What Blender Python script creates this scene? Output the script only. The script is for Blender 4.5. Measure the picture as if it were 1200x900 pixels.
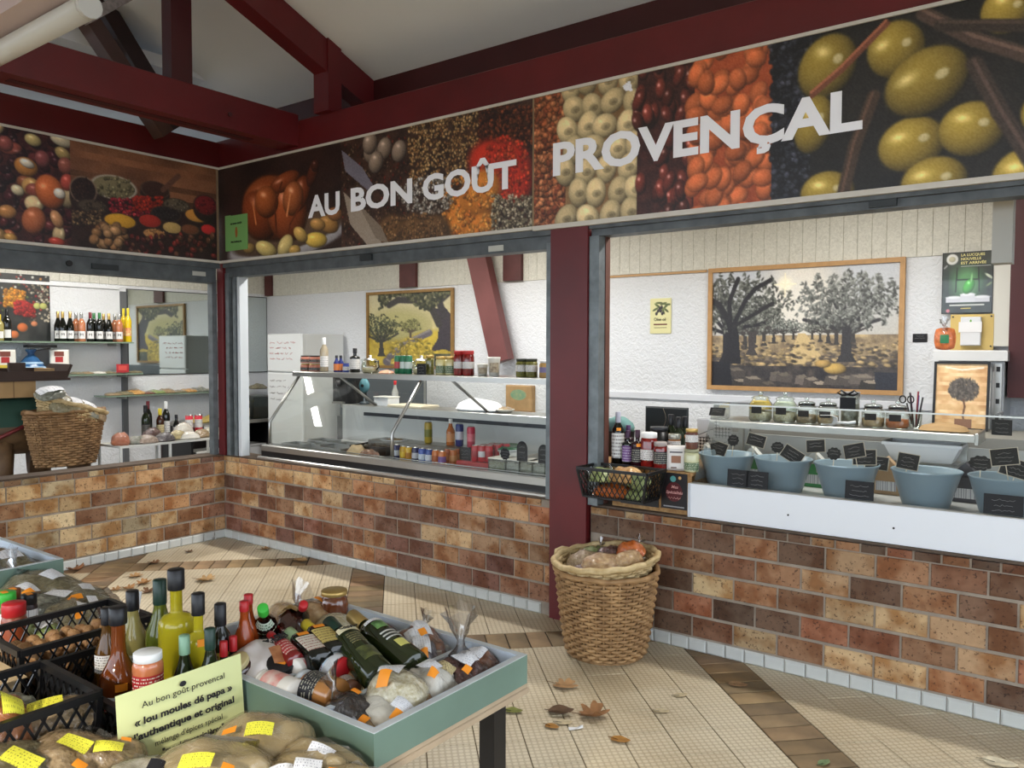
import bpy, math, random
import numpy as np
from mathutils import Vector, Matrix, Euler

for _o in list(bpy.data.objects):
    bpy.data.objects.remove(_o)
scene = bpy.context.scene
COL = scene.collection
R = math.radians
PI = math.pi

# ------------------------------------------------------------------ camera
F_PX = 939.9
YAW, PITCH, ROLL = R(126.8545), R(-2.4609), R(.1342)
CAM = np.array([6.1208, -4.026, 1.63])
_fw = np.array([math.cos(YAW)*math.cos(PITCH), math.sin(YAW)*math.cos(PITCH), math.sin(PITCH)])
_r0 = np.array([math.sin(YAW), -math.cos(YAW), 0.])
_u0 = np.cross(_r0, _fw)
_rt = _r0*math.cos(ROLL)+_u0*math.sin(ROLL)
_up = -_r0*math.sin(ROLL)+_u0*math.cos(ROLL)
cd = bpy.data.cameras.new('camera')
cd.sensor_width = 36
cd.lens = F_PX/1200*36
cd.clip_end = 200
cam = bpy.data.objects.new('camera', cd)
COL.objects.link(cam)
cam.matrix_world = Matrix(((_rt[0], _up[0], -_fw[0], CAM[0]), (_rt[1], _up[1], -_fw[1], CAM[1]), (_rt[2], _up[2], -_fw[2], CAM[2]), (0, 0, 0, 1)))
scene.camera = cam

# ------------------------------------------------------------------ world, sun, exposure
w = bpy.data.worlds.new('sky'); scene.world = w; w.use_nodes = True
_bg = w.node_tree.nodes['Background']
_bg.inputs[0].default_value = (.80, .89, 1.0, 1)
_bg.inputs[1].default_value = 4.1
sl = bpy.data.lights.new('sun', 'SUN'); sl.energy = 3.2; sl.angle = R(2.5); sl.color = (1, .90, .74)
sun = bpy.data.objects.new('sun', sl); COL.objects.link(sun)
SUN_TO = Vector((.75, -1.95, 1.0)).normalized()       # towards the sun: low, behind the camera
sun.rotation_euler = SUN_TO.to_track_quat('Z', 'Y').to_euler()
vs = scene.view_settings
vs.view_transform = 'Standard'; vs.look = 'None'; vs.exposure = 0.06; vs.gamma = 1.0; vs.use_curve_mapping = False
scene.cycles.use_denoising = True
scene.cycles.max_bounces = 10
scene.cycles.transparent_max_bounces = 24
scene.cycles.caustics_reflective = False
scene.cycles.caustics_refractive = False
scene.cycles.sample_clamp_indirect = 6

# ------------------------------------------------------------------ pixel -> place on a known plane
def on(px, py, ax, val):
    d = _fw+(px-600)/F_PX*_rt-(py-450)/F_PX*_up
    t = (val-CAM[ax])/d[ax]
    return CAM+t*d
def PX(x, px, py): return Vector(on(px, py, 0, x))
def PY(y, px, py): return Vector(on(px, py, 1, y))
def PZ(z, px, py): return Vector(on(px, py, 2, z))
def project(p):
    d = np.asarray(p, float)-CAM; z = d@_fw
    return 600+F_PX*(d@_rt)/z, 450-F_PX*(d@_up)/z, z

# ------------------------------------------------------------------ mesh helpers
class G:
    def __init__(s): s.v = []; s.f = []; s.sm = []
    def add(s, vs, fs, smooth=False, M=None):
        k = len(s.v)
        if M is not None: vs = [tuple(M @ Vector(q)) for q in vs]
        s.v += [tuple(q) for q in vs]
        s.f += [tuple(i+k for i in q) for q in fs]
        s.sm += [smooth]*len(fs)
        return s
    def box(s, x0, x1, y0, y1, z0, z1, M=None):
        v = [(x0,y0,z0),(x1,y0,z0),(x1,y1,z0),(x0,y1,z0),(x0,y0,z1),(x1,y0,z1),(x1,y1,z1),(x0,y1,z1)]
        return s.add(v, [(3,2,1,0),(4,5,6,7),(0,1,5,4),(1,2,6,5),(2,3,7,6),(3,0,4,7)], False, M)
    def cbox(s, x0, x1, y0, y1, z0, z1, c, M=None):
        """box with its upper edges and uprights chamfered by c"""
        def ring(a, z): return [(x0+a,y0+a,z),(x1-a,y0+a,z),(x1-a,y1-a,z),(x0+a,y1-a,z)]
        v = ring(0, z0)+ring(0, z1-c)+ring(c, z1)
        f = [(3,2,1,0),(8,9,10,11)]
        for k in (0, 4):
            for i in range(4):
                j = (i+1) % 4; f.append((k+i, k+j, k+4+j, k+4+i))
        return s.add(v, f, False, M)
    def lathe(s, prof, n=20, M=None, smooth=True, a0=0., a1=2*PI, sq=None):
        """profile [(r,z)...] turned about z; sq = superellipse power for squarish bodies"""
        full = abs(a1-a0-2*PI) < 1e-6
        m = n if full else n+1
        v = []; f = []
        for r, z in prof:
            for i in range(m):
                a = a0+(a1-a0)*i/n
                c, d = math.cos(a), math.sin(a)
                k = 1.
                if sq: k = 1/((abs(c)**sq+abs(d)**sq)**(1/sq))
                v.append((r*k*c, r*k*d, z))
        for j in range(len(prof)-1):
            for i in range(n):
                i2 = (i+1) % m
                f.append((j*m+i, j*m+i2, (j+1)*m+i2, (j+1)*m+i))
        return s.add(v, f, smooth, M)
    def cyl(s, r, z0, z1, n=16, M=None, r2=None):
        r2 = r if r2 is None else r2
        v = [(r*math.cos(2*PI*i/n), r*math.sin(2*PI*i/n), z0) for i in range(n)]+[(r2*math.cos(2*PI*i/n), r2*math.sin(2*PI*i/n), z1) for i in range(n)]
        k = len(s.v)
        s.add(v, [(i, (i+1) % n, n+(i+1) % n, n+i) for i in range(n)], True, M)
        s.f += [tuple(k+i for i in reversed(range(n))), tuple(k+n+i for i in range(n))]; s.sm += [False, False]
        return s
    def tube(s, pts, r, n=8, M=None):
        pts = [Vector(p) for p in pts]; rings = []
        for i, p in enumerate(pts):
            a = pts[max(i-1, 0)]; b = pts[min(i+1, len(pts)-1)]
            q = (b-a).to_track_quat('Z', 'Y').to_matrix()
            rr = r[i] if isinstance(r, (list, tuple)) else r
            rings.append([p+q @ Vector((rr*math.cos(2*PI*k/n), rr*math.sin(2*PI*k/n), 0)) for k in range(n)])
        v = [tuple(x) for g in rings for x in g]; f = []
        for j in range(len(pts)-1):
            for k in range(n): f.append((j*n+k, j*n+(k+1) % n, (j+1)*n+(k+1) % n, (j+1)*n+k))
        f.append(tuple(reversed(range(n)))); f.append(tuple((len(pts)-1)*n+k for k in range(n)))
        return s.add(v, f, True, M)
    def bar(s, a, b, w, h, M=None, up=(0, 0, 1)):
        """rectangular bar from a to b, w across, h along 'up'"""
        a, b = Vector(a), Vector(b); d = (b-a).normalized()
        x = d.cross(Vector(up)); x = x.normalized() if x.length > 1e-6 else Vector((1, 0, 0)); u = x.cross(d)
        v = [p+x*(i*w/2)+u*(j*h/2) for p in (a, b) for i, j in ((-1,-1),(1,-1),(1,1),(-1,1))]
        return s.add([tuple(q) for q in v], [(3,2,1,0),(4,5,6,7),(0,1,5,4),(1,2,6,5),(2,3,7,6),(3,0,4,7)], False, M)
    def prism(s, poly, z0, z1, M=None):
        n = len(poly)
        v = [(x, y, z0) for x, y in poly]+[(x, y, z1) for x, y in poly]
        f = [tuple(reversed(range(n))), tuple(range(n, 2*n))]+[(i, (i+1) % n, n+(i+1) % n, n+i) for i in range(n)]
        return s.add(v, f, False, M)
    def ball(s, c, rx, ry, rz, n=12, m=8, M=None, lump=0., seed=0):
        rnd = random.Random(seed); v = [(c[0], c[1], c[2]-rz)]; f = []
        for j in range(1, m):
            t = PI*j/m
            for i in range(n):
                a = 2*PI*i/n; k = 1+lump*rnd.uniform(-1, 1)
                v.append((c[0]+rx*k*math.sin(t)*math.cos(a), c[1]+ry*k*math.sin(t)*math.sin(a), c[2]-rz*k*math.cos(t)))
        v.append((c[0], c[1], c[2]+rz)); L = len(v)-1
        for i in range(n):
            f.append((0, 1+(i+1) % n, 1+i)); f.append((L, L-n+i, L-n+(i+1) % n))
        for j in range(m-2):
            for i in range(n): f.append((1+j*n+i, 1+j*n+(i+1) % n, 1+(j+1)*n+(i+1) % n, 1+(j+1)*n+i))
        return s.add(v, f, True, M)
    def mesh(s, name='m'):
        me = bpy.data.meshes.new(name)
        me.from_pydata(s.v, [], s.f)
        me.polygons.foreach_set('use_smooth', s.sm)
        me.materials.append(None)
        me.update()
        return me

def part(name, g, m, parent=None, M=None, kind=None):
    """one mesh object; g is a G or ready mesh data; material sits on the object so that meshes can be shared"""
    me = g.mesh(name) if isinstance(g, G) else g
    o = bpy.data.objects.new(name, me); COL.objects.link(o)
    if parent is not None: o.parent = parent
    if M is not None: o.matrix_basis = M
    if m is not None:
        o.material_slots[0].link = 'OBJECT'; o.material_slots[0].material = m
    if kind: o['kind'] = kind
    return o
def tag(o, label, cat, group=None):
    o['label'] = label; o['category'] = cat
    if group: o['group'] = group
    return o
def thing(name, label, cat, M=None, group=None):
    o = bpy.data.objects.new(name, None); COL.objects.link(o)
    o.empty_display_size = .05
    if M is not None: o.matrix_basis = M if isinstance(M, Matrix) else Matrix.Translation(M)
    return tag(o, label, cat, group)
def struct(name, g, m, label=None, parent=None):
    o = part(name, g, m, parent)
    if parent is None:
        o['kind'] = 'structure'
    if label: o['label'] = label
    return o
def T(x=0, y=0, z=0): return Matrix.Translation((x, y, z))
def RZ(a): return Matrix.Rotation(a, 4, 'Z')
def RX(a): return Matrix.Rotation(a, 4, 'X')
def RY(a): return Matrix.Rotation(a, 4, 'Y')
ORD = ['first', 'second', 'third', 'fourth', 'fifth', 'sixth', 'seventh', 'eighth', 'ninth', 'tenth', 'eleventh', 'twelfth', 'thirteenth', 'fourteenth', 'fifteenth', 'sixteenth']

# ------------------------------------------------------------------ materials
def lin(c):
    """sRGB 0..255 -> linear"""
    return tuple((q/255/12.92 if q/255 <= .04045 else ((q/255+.055)/1.055)**2.4) for q in c)
_mats = {}
def mat(name, rgb, rough=.5, metal=0., var=0., scale=8., bump=0., bscale=None, trans=0., coat=0., spec=.5, ior=1.45, alpha=1., emit=0., rgb2=None, detail=4., objcol=False, sheen=0.):
    if name in _mats: return _mats[name]
    m = bpy.data.materials.new(name); m.use_nodes = True; _mats[name] = m
    nt = m.node_tree; N = nt.nodes; L = nt.links; b = N['Principled BSDF']
    c = lin(rgb)
    b.inputs['Base Color'].default_value = (*c, 1)
    b.inputs['Roughness'].default_value = rough; b.inputs['Metallic'].default_value = metal
    b.inputs['IOR'].default_value = ior; b.inputs['Transmission Weight'].default_value = trans
    b.inputs['Coat Weight'].default_value = coat; b.inputs['Coat Roughness'].default_value = .08
    b.inputs['Specular IOR Level'].default_value = spec; b.inputs['Alpha'].default_value = alpha
    if emit:
        b.inputs['Emission Color'].default_value = (*c, 1); b.inputs['Emission Strength'].default_value = emit
    if var or bump or rgb2:
        tc = N.new('ShaderNodeTexCoord')
        nz = N.new('ShaderNodeTexNoise'); nz.inputs['Scale'].default_value = scale; nz.inputs['Detail'].default_value = detail
        L.new(tc.outputs['Object'], nz.inputs['Vector'])
        if var or rgb2:
            cr = N.new('ShaderNodeValToRGB')
            cr.color_ramp.elements[0].position = .32; cr.color_ramp.elements[1].position = .68
            c2 = lin(rgb2) if rgb2 else tuple(q*(1-var) for q in c)
            cr.color_ramp.elements[0].color = (*c2, 1); cr.color_ramp.elements[1].color = (*(c if rgb2 else tuple(min(1, q*(1+var*.5)) for q in c)), 1)
            L.new(nz.outputs['Fac'], cr.inputs['Fac']); L.new(cr.outputs['Color'], b.inputs['Base Color'])
        if bump:
            n2 = nz
            if bscale:
                n2 = N.new('ShaderNodeTexNoise'); n2.inputs['Scale'].default_value = bscale; n2.inputs['Detail'].default_value = 3
                L.new(tc.outputs['Object'], n2.inputs['Vector'])
            bp = N.new('ShaderNodeBump'); bp.inputs['Strength'].default_value = min(1, bump); bp.inputs['Distance'].default_value = .01
            L.new(n2.outputs['Fac'], bp.inputs['Height']); L.new(bp.outputs['Normal'], b.inputs['Normal'])
            if coat: L.new(bp.outputs['Normal'], b.inputs['Coat Normal'])
    return m
def glass(name, rgb=(235, 245, 240), fac=.10, rough=.02, tint=.97):
    """thin pane: lets light straight through, mirrors a little, more at grazing angles"""
    if name in _mats: return _mats[name]
    m = bpy.data.materials.new(name); m.use_nodes = True; _mats[name] = m
    nt = m.node_tree; N = nt.nodes; L = nt.links; N.remove(N['Principled BSDF'])
    t = N.new('ShaderNodeBsdfTransparent'); c = lin(rgb); t.inputs[0].default_value = (*[q*tint for q in c], 1)
    g = N.new('ShaderNodeBsdfGlossy'); g.inputs['Roughness'].default_value = rough
    lw = N.new('ShaderNodeLayerWeight'); lw.inputs[0].default_value = .25
    ma = N.new('ShaderNodeMath'); ma.operation = 'MULTIPLY_ADD'; ma.inputs[1].default_value = .6; ma.inputs[2].default_value = fac*.4
    L.new(lw.outputs['Fresnel'], ma.inputs[0])
    mx = N.new('ShaderNodeMixShader'); L.new(ma.outputs[0], mx.inputs[0]); L.new(t.outputs[0], mx.inputs[1]); L.new(g.outputs[0], mx.inputs[2])
    L.new(mx.outputs[0], N['Material Output'].inputs[0])
    return m
GLASS = glass('clear_glass', (252, 254, 252), .10, .02, 1.0)
JARGLASS = glass('jar_glass', (244, 249, 246), .2, .02, 1.0)
def film_mat():
    m = glass('creased_film', (250, 250, 250), .3, .10, 1.0); N = m.node_tree.nodes; L = m.node_tree.links
    tc = N.new('ShaderNodeTexCoord'); nz = N.new('ShaderNodeTexNoise'); nz.inputs['Scale'].default_value = 24; nz.inputs['Detail'].default_value = 3; nz.inputs['Distortion'].default_value = 1.6
    L.new(tc.outputs['Object'], nz.inputs['Vector'])
    bp = N.new('ShaderNodeBump'); bp.inputs['Strength'].default_value = 1.; bp.inputs['Distance'].default_value = .022; L.new(nz.outputs['Fac'], bp.inputs['Height'])
    [n for n in N if n.type == 'MATH'][0].inputs[1].default_value = .22; [n for n in N if n.type == 'MATH'][0].inputs[2].default_value = .012
    g = [n for n in N if n.type == 'BSDF_GLOSSY'][0]; lw = [n for n in N if n.type == 'LAYER_WEIGHT'][0]
    L.new(bp.outputs['Normal'], g.inputs['Normal']); L.new(bp.outputs['Normal'], lw.inputs['Normal'])
    return m
FILMC = film_mat()
FILM = glass('clear_film', (245, 246, 248), .35, .12)
def simple(rgb, rough=.45, **k):
    return mat('plain_%d_%d_%d_%d_%s' % (*rgb, int(rough*100), '_'.join('%s%s' % q for q in sorted(k.items()))), rgb, rough, **k)

RED = mat('red_paint', (96, 24, 27), .42, var=.22, scale=2.2, bump=.06, bscale=30)
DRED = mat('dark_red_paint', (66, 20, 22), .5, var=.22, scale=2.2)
GALV = mat('galvanised_metal', (112, 119, 122), .45, metal=.35, var=.28, scale=14)
STEEL = mat('stainless_steel', (170, 170, 166), .28, metal=.85, var=.06, scale=5)
WHITE = mat('white_paint', (228, 230, 232), .4)
CREAM = mat('cream_strip', (206, 200, 190), .5, var=.06)
BLACK = mat('black_plastic', (14, 14, 16), .35)
BLACKM = mat('black_metal', (20, 20, 22), .4)

# bricks: each brick brings its own colour, the material adds flashing, speckle and grain
def brick_mat():
    m = bpy.data.materials.new('brick'); m.use_nodes = True
    nt = m.node_tree; N = nt.nodes; L = nt.links; b = N['Principled BSDF']; b.inputs['Roughness'].default_value = .85
    oi = N.new('ShaderNodeObjectInfo'); geo = N.new('ShaderNodeNewGeometry')
    n1 = N.new('ShaderNodeTexNoise'); n1.inputs['Scale'].default_value = 6.5; n1.inputs['Detail'].default_value = 3
    n2 = N.new('ShaderNodeTexNoise'); n2.inputs['Scale'].default_value = 75; n2.inputs['Detail'].default_value = 2
    n3 = N.new('ShaderNodeTexNoise'); n3.inputs['Scale'].default_value = 30; n3.inputs['Detail'].default_value = 4
    for n in (n1, n2, n3): L.new(geo.outputs['Position'], n.inputs['Vector'])
    r1 = N.new('ShaderNodeValToRGB'); r1.color_ramp.elements[0].position = .44; r1.color_ramp.elements[1].position = .60
    L.new(n1.outputs['Fac'], r1.inputs['Fac'])
    mul = N.new('ShaderNodeMix'); mul.data_type = 'RGBA'; mul.blend_type = 'MULTIPLY'; mul.inputs[0].default_value = 1
    L.new(oi.outputs['Color'], mul.inputs[6]); mul.inputs[7].default_value = (*lin((204, 176, 146)), 1)
    mx = N.new('ShaderNodeMix'); mx.data_type = 'RGBA'; L.new(r1.outputs['Color'], mx.inputs[0]); L.new(oi.outputs['Color'], mx.inputs[6]); L.new(mul.outputs[2], mx.inputs[7])
    r2 = N.new('ShaderNodeValToRGB'); r2.color_ramp.elements[0].position = .30; r2.color_ramp.elements[1].position = .40
    r2.color_ramp.elements[0].color = (.16, .12, .10, 1); r2.color_ramp.elements[1].color = (1, 1, 1, 1)
    L.new(n2.outputs['Fac'], r2.inputs['Fac'])
    m2 = N.new('ShaderNodeMix'); m2.data_type = 'RGBA'; m2.blend_type = 'MULTIPLY'; m2.inputs[0].default_value = .75
    L.new(mx.outputs[2], m2.inputs[6]); L.new(r2.outputs['Color'], m2.inputs[7])
    r3 = N.new('ShaderNodeValToRGB'); r3.color_ramp.elements[0].color = (.72, .72, .72, 1); r3.color_ramp.elements[1].color = (1.2, 1.2, 1.2, 1)
    L.new(n3.outputs['Fac'], r3.inputs['Fac'])
    m3 = N.new('ShaderNodeMix'); m3.data_type = 'RGBA'; m3.blend_type = 'MULTIPLY'; m3.inputs[0].default_value = 1
    L.new(m2.outputs[2], m3.inputs[6]); L.new(r3.outputs['Color'], m3.inputs[7]); L.new(m3.outputs[2], b.inputs['Base Color'])
    bp = N.new('ShaderNodeBump'); bp.inputs['Strength'].default_value = .35; bp.inputs['Distance'].default_value = .004
    L.new(n3.outputs['Fac'], bp.inputs['Height']); L.new(bp.outputs['Normal'], b.inputs['Normal'])
    return m
BRICK = brick_mat()
MORTAR = mat('mortar', (150, 138, 124), .95, var=.22, scale=12, bump=.4, bscale=60)

def tile_mat():
    m = bpy.data.materials.new('floor_tile_beige'); m.use_nodes = True
    nt = m.node_tree; N = nt.nodes; L = nt.links; b = N['Principled BSDF']; b.inputs['Roughness'].default_value = .45
    geo = N.new('ShaderNodeNewGeometry'); mp = N.new('ShaderNodeMapping'); mp.inputs['Rotation'].default_value = (0, 0, R(-45))
    L.new(geo.outputs['Position'], mp.inputs['Vector'])
    sx = N.new('ShaderNodeSeparateXYZ'); L.new(mp.outputs[0], sx.inputs[0])
    outs = []
    for k in (0, 1):
        a = N.new('ShaderNodeMath'); a.operation = 'MULTIPLY'; a.inputs[1].default_value = 2*PI/.0513
        L.new(sx.outputs[k], a.inputs[0])
        s_ = N.new('ShaderNodeMath'); s_.operation = 'SINE'; L.new(a.outputs[0], s_.inputs[0]); outs.append(s_)
    pr = N.new('ShaderNodeMath'); pr.operation = 'MULTIPLY'; L.new(outs[0].outputs[0], pr.inputs[0]); L.new(outs[1].outputs[0], pr.inputs[1])
    ab = N.new('ShaderNodeMath'); ab.operation = 'ABSOLUTE'; L.new(pr.outputs[0], ab.inputs[0])
    st = N.new('ShaderNodeMapRange'); st.inputs[1].default_value = .25; st.inputs[2].default_value = .5; L.new(ab.outputs[0], st.inputs[0])
    nz = N.new('ShaderNodeTexNoise'); nz.inputs['Scale'].default_value = 1.8; nz.inputs['Detail'].default_value = 5; L.new(geo.outputs['Position'], nz.inputs['Vector'])
    cr = N.new('ShaderNodeValToRGB'); cr.color_ramp.elements[0].position = .35; cr.color_ramp.elements[1].position = .7
    cr.color_ramp.elements[0].color = (*lin((190, 175, 146)), 1); cr.color_ramp.elements[1].color = (*lin((214, 203, 178)), 1)
    L.new(nz.outputs['Fac'], cr.inputs['Fac'])
    mx = N.new('ShaderNodeMix'); mx.data_type = 'RGBA'; mx.blend_type = 'MULTIPLY'
    mr = N.new('ShaderNodeMapRange'); mr.inputs[3].default_value = 1; mr.inputs[4].default_value = 0; L.new(st.outputs[0], mr.inputs[0])
    L.new(mr.outputs[0], mx.inputs[0]); L.new(cr.outputs['Color'], mx.inputs[6]); mx.inputs[7].default_value = (.76, .73, .69, 1)
    L.new(mx.outputs[2], b.inputs['Base Color'])
    bp = N.new('ShaderNodeBump'); bp.inputs['Strength'].default_value = .5; bp.inputs['Distance'].default_value = .002
    L.new(st.outputs[0], bp.inputs['Height']); L.new(bp.outputs['Normal'], b.inputs['Normal'])
    return m
TILE = tile_mat()
def paver_mat():
    m = mat('brown_paver', (136, 116, 86), .6, var=.42, scale=5, bump=.2, bscale=30)
    nt = m.node_tree; N = nt.nodes; L = nt.links; b = N['Principled BSDF']
    src = b.inputs['Base Color'].links[0].from_socket
    oi = N.new('ShaderNodeObjectInfo'); mx = N.new('ShaderNodeMix'); mx.data_type = 'RGBA'; mx.blend_type = 'MULTIPLY'; mx.inputs[0].default_value = 1
    L.new(src, mx.inputs[6]); L.new(oi.outputs['Color'], mx.inputs[7]); L.new(mx.outputs[2], b.inputs['Base Color'])
    return m
PAVER = paver_mat()
GROUT = mat('floor_grout', (70, 58, 44), .9, var=.2)
PLINTH = mat('plinth_glaze', (196, 198, 194), .22, var=.10, scale=6)

def stucco():
    m = bpy.data.materials.new('white_stucco'); m.use_nodes = True
    nt = m.node_tree; N = nt.nodes; L = nt.links; b = N['Principled BSDF']; b.inputs['Roughness'].default_value = .8
    b.inputs['Base Color'].default_value = (*lin((222, 224, 226)), 1)
    geo = N.new('ShaderNodeNewGeometry')
    nz = N.new('ShaderNodeTexNoise'); nz.inputs['Scale'].default_value = 26; nz.inputs['Detail'].default_value = 2.5; nz.inputs['Distortion'].default_value = 1.2
    L.new(geo.outputs['Position'], nz.inputs['Vector'])
    cr = N.new('ShaderNodeValToRGB'); cr.color_ramp.elements[0].position = .38; cr.color_ramp.elements[1].position = .62; L.new(nz.outputs['Fac'], cr.inputs['Fac'])
    bp = N.new('ShaderNodeBump'); bp.inputs['Strength'].default_value = .4; bp.inputs['Distance'].default_value = .010
    L.new(cr.outputs['Color'], bp.inputs['Height']); L.new(bp.outputs['Normal'], b.inputs['Normal'])
    return m
STUCCO = stucco()
def lambris():
    m = bpy.data.materials.new('panel_board'); m.use_nodes = True
    nt = m.node_tree; N = nt.nodes; L = nt.links; b = N['Principled BSDF']; b.inputs['Roughness'].default_value = .45
    tc = N.new('ShaderNodeTexCoord'); mp = N.new('ShaderNodeMapping'); mp.inputs['Scale'].default_value = (40, 40, 1.6)
    oi = N.new('ShaderNodeObjectInfo'); ad = N.new('ShaderNodeVectorMath'); ad.operation = 'ADD'
    L.new(tc.outputs['Object'], ad.inputs[0]); L.new(oi.outputs['Location'], ad.inputs[1]); L.new(ad.outputs[0], mp.inputs['Vector'])
    nz = N.new('ShaderNodeTexNoise'); nz.inputs['Scale'].default_value = 1; nz.inputs['Detail'].default_value = 5; nz.inputs['Distortion'].default_value = 1.5; L.new(mp.outputs[0], nz.inputs['Vector'])
    cr = N.new('ShaderNodeValToRGB'); cr.color_ramp.elements[0].position = .3; cr.color_ramp.elements[1].position = .7
    cr.color_ramp.elements[0].color = (*lin((196, 194, 182)), 1); cr.color_ramp.elements[1].color = (*lin((222, 220, 208)), 1)
    L.new(nz.outputs['Fac'], cr.inputs['Fac']); L.new(cr.outputs['Color'], b.inputs['Base Color'])
    return m
LAMBRIS = lambris()
# ------------------------------------------------------------------ floor
U0, V0, PER, BAND, TL = 1.147, -2.91, 1.88, .24, .205
PV = PER/16
def uv2xy(u, v): return ((u-v)*.70711, (u+v)*.70711)
def in_frame(p, mar=25):
    x, y, z = project(p)
    return z > .3 and -mar < x < 1200+mar and -mar < y < 900+mar
floor = struct('floor', G().box(-.12, 16, -16, .14, -.12, -.004), GROUT, 'floor of diagonal beige tiles with bands of brown pavers')
def tile_mesh(a, b, nm, c=.003, gap=.003):
    M = RZ(R(45))
    return G().cbox(-a/2+gap/2, a/2-gap/2, -b/2+gap/2, b/2-gap/2, -.03, 0, c*.6, M).mesh(nm)
me_tile = tile_mesh(TL, TL, 'tile'); me_pu = tile_mesh(PV, BAND, 'paver_u', .004, .008); me_pv = tile_mesh(BAND, PV, 'paver_v', .004, .008)
beige = []; brown = []
rng = random.Random(4)
for i in range(-8, 9):
    for j in range(-8, 9):
        ub, vb = U0+i*PER, V0+j*PER
        for a in range(8):
            for b_ in range(8):
                beige.append((ub+BAND+(a+.5)*TL, vb+BAND+(b_+.5)*TL, me_tile))
        for k in range(16):
            if not (k*PV < BAND-.01): brown.append((ub+(k+.5)*PV, vb+BAND/2, me_pu))
            brown.append((ub+BAND/2, vb+(k+.5)*PV, me_pv))
def lay(lst, nm, m, cap):
    near = []; rest = []
    for u, v, me in lst:
        x, y = uv2xy(u, v)
        if x < -.10 or y > .11 or x > 9 or y < -9: continue
        # shown size: the nearer the larger, and not hidden behind the tables in front
        px, py, z = project((x, y, 0))
        hid = px < 520 and py > 730-.0*px and not (px > 440 and py < 780) or (px < 130 and py > 690)
        if in_frame((x, y, 0), 30) and not hid: near.append((z, x, y, me))
        else: rest.append((x, y, me))
    near.sort()
    for z, x, y, me in near[:cap]:
        o = part(nm, me, m, floor, T(x, y, rng.uniform(-.0008, .0008)))
        k = rng.uniform(.7, 1.25); o.color = (k*rng.uniform(.95, 1.08), k*rng.uniform(.92, 1.0), k*rng.uniform(.85, 1.0), 1)
    rest += [(x, y, me) for z, x, y, me in near[cap:]]
    if rest:
        g = G()
        cache = {}
        for x, y, me in rest:
            if me.name not in cache: cache[me.name] = ([tuple(v.co) for v in me.vertices], [tuple(p.vertices) for p in me.polygons])
            vv, ff = cache[me.name]
            g.add([(q[0]+x, q[1]+y, q[2]) for q in vv], ff)
        part(nm+'_field', g, m, floor, kind='stuff')
lay(beige, 'tile', TILE, 300)
lay(brown, 'paver', PAVER, 290)
struct('floor_outside', G().box(-40, 60, -60, 30, -.2, -.125), mat('asphalt', (120, 116, 108), .9, var=.2, scale=3), 'pavement outside the market hall')

# ------------------------------------------------------------------ brick parapets
PALA = [(206,174,124),(196,160,108),(184,140,92),(150,108,72),(172,124,78),(208,182,136),(170,150,112),(142,98,66),(190,150,104)]
PALB = [(152,108,74),(130,88,62),(170,120,80),(106,78,58),(192,158,112),(118,86,64),(158,100,70),(178,140,100),(100,76,58),(204,174,126),(146,104,72)]
me_b = G().cbox(-.110, .110, -.052, .052, -.04, .006, .0035).mesh('brick')       # lies in local xy, face towards +z
me_h = G().cbox(-.052, .052, -.052, .052, -.04, .006, .0035).mesh('half_brick')
me_c = G().cbox(-.0525, .0525, -.019, .019, -.10, .008, .003).mesh('cap_brick')
me_p = G().cbox(-.0505, .0505, -.034, .034, -.03, .012, .008).mesh('plinth_tile')
def parapet(name, label, length, place, pal_fn, seed, s0=0.):
    """place maps local (along, outwards, up) to the world; the wall stands behind its face"""
    rnd = random.Random(seed)
    w_ = struct(name, G().box(-.2 if name == 'wall_left' else 0, length, -.20, 0, -.05, .709, place), MORTAR, label)
    face = place @ Matrix(((1,0,0,0),(0,0,1,0),(0,1,0,0),(0,0,0,1)))
    def put(nm, me, s, z, colour, m=BRICK, out=0.):
        o = part(nm, me, m, w_, face @ T(s, z, out))
        o.color = (*lin(colour), 1)
    z = .07
    for row in range(5):
        off = s0+(.115 if row % 2 else 0)
        zc = z+row*.12+.062
        s = off-.23
        while s < length+.12:
            c = s+.115
            col = pal_fn(c, row, rnd); k = rnd.uniform(.88, 1.10); col = tuple(min(255, q*k) for q in col)
            lo, hi = s+.005, s+.225
            if hi <= .02 or lo >= length-.02: s += .23; continue
            if lo < -.004 or hi > length+.004:
                a, b_ = max(lo, .004), min(hi, length-.004)
                me2 = G().cbox(-(b_-a)/2, (b_-a)/2, -.052, .052, -.04, .006, .0035).mesh('brick')
                put('brick', me2, (a+b_)/2, zc, col, out=rnd.uniform(-.001, .002))
            else: put('brick', me_b, c, zc, col, out=rnd.uniform(-.001, .002))
            s += .23
    n = int(length/.115)
    for i in range(n):
        col = pal_fn(i*.115+.06, 9, rnd); put('cap_brick', me_c, i*.115+.058, .69, tuple(q*.92 for q in col), out=rnd.uniform(-.001, .002))
    n = int(length/.1042)
    for i in range(n):
        put('plinth_tile', me_p, i*.1042+.052, .035, (200, 200, 200), PLINTH)
    # dark sill on top
    part('sill', G().box(0, length, -.19, -.012, .7095, .722, place), mat('sill_board', (92, 76, 62), .7, var=.3, scale=10), w_)
    return w_
def _mute(L, k=.88):
    return [tuple(k*q+(1-k)*(sum(c)/3+6) for q in c) for c in L]
PALA = _mute(PALA, .84); PALB = _mute(PALB, .87)
def palA(s, row, rnd):
    return rnd.choice(PALA) if s > .28 else rnd.choice([(150,108,84),(176,140,100),(120,92,80)])  # darker near the corner: the shadow there is put into the brick colours
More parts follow.
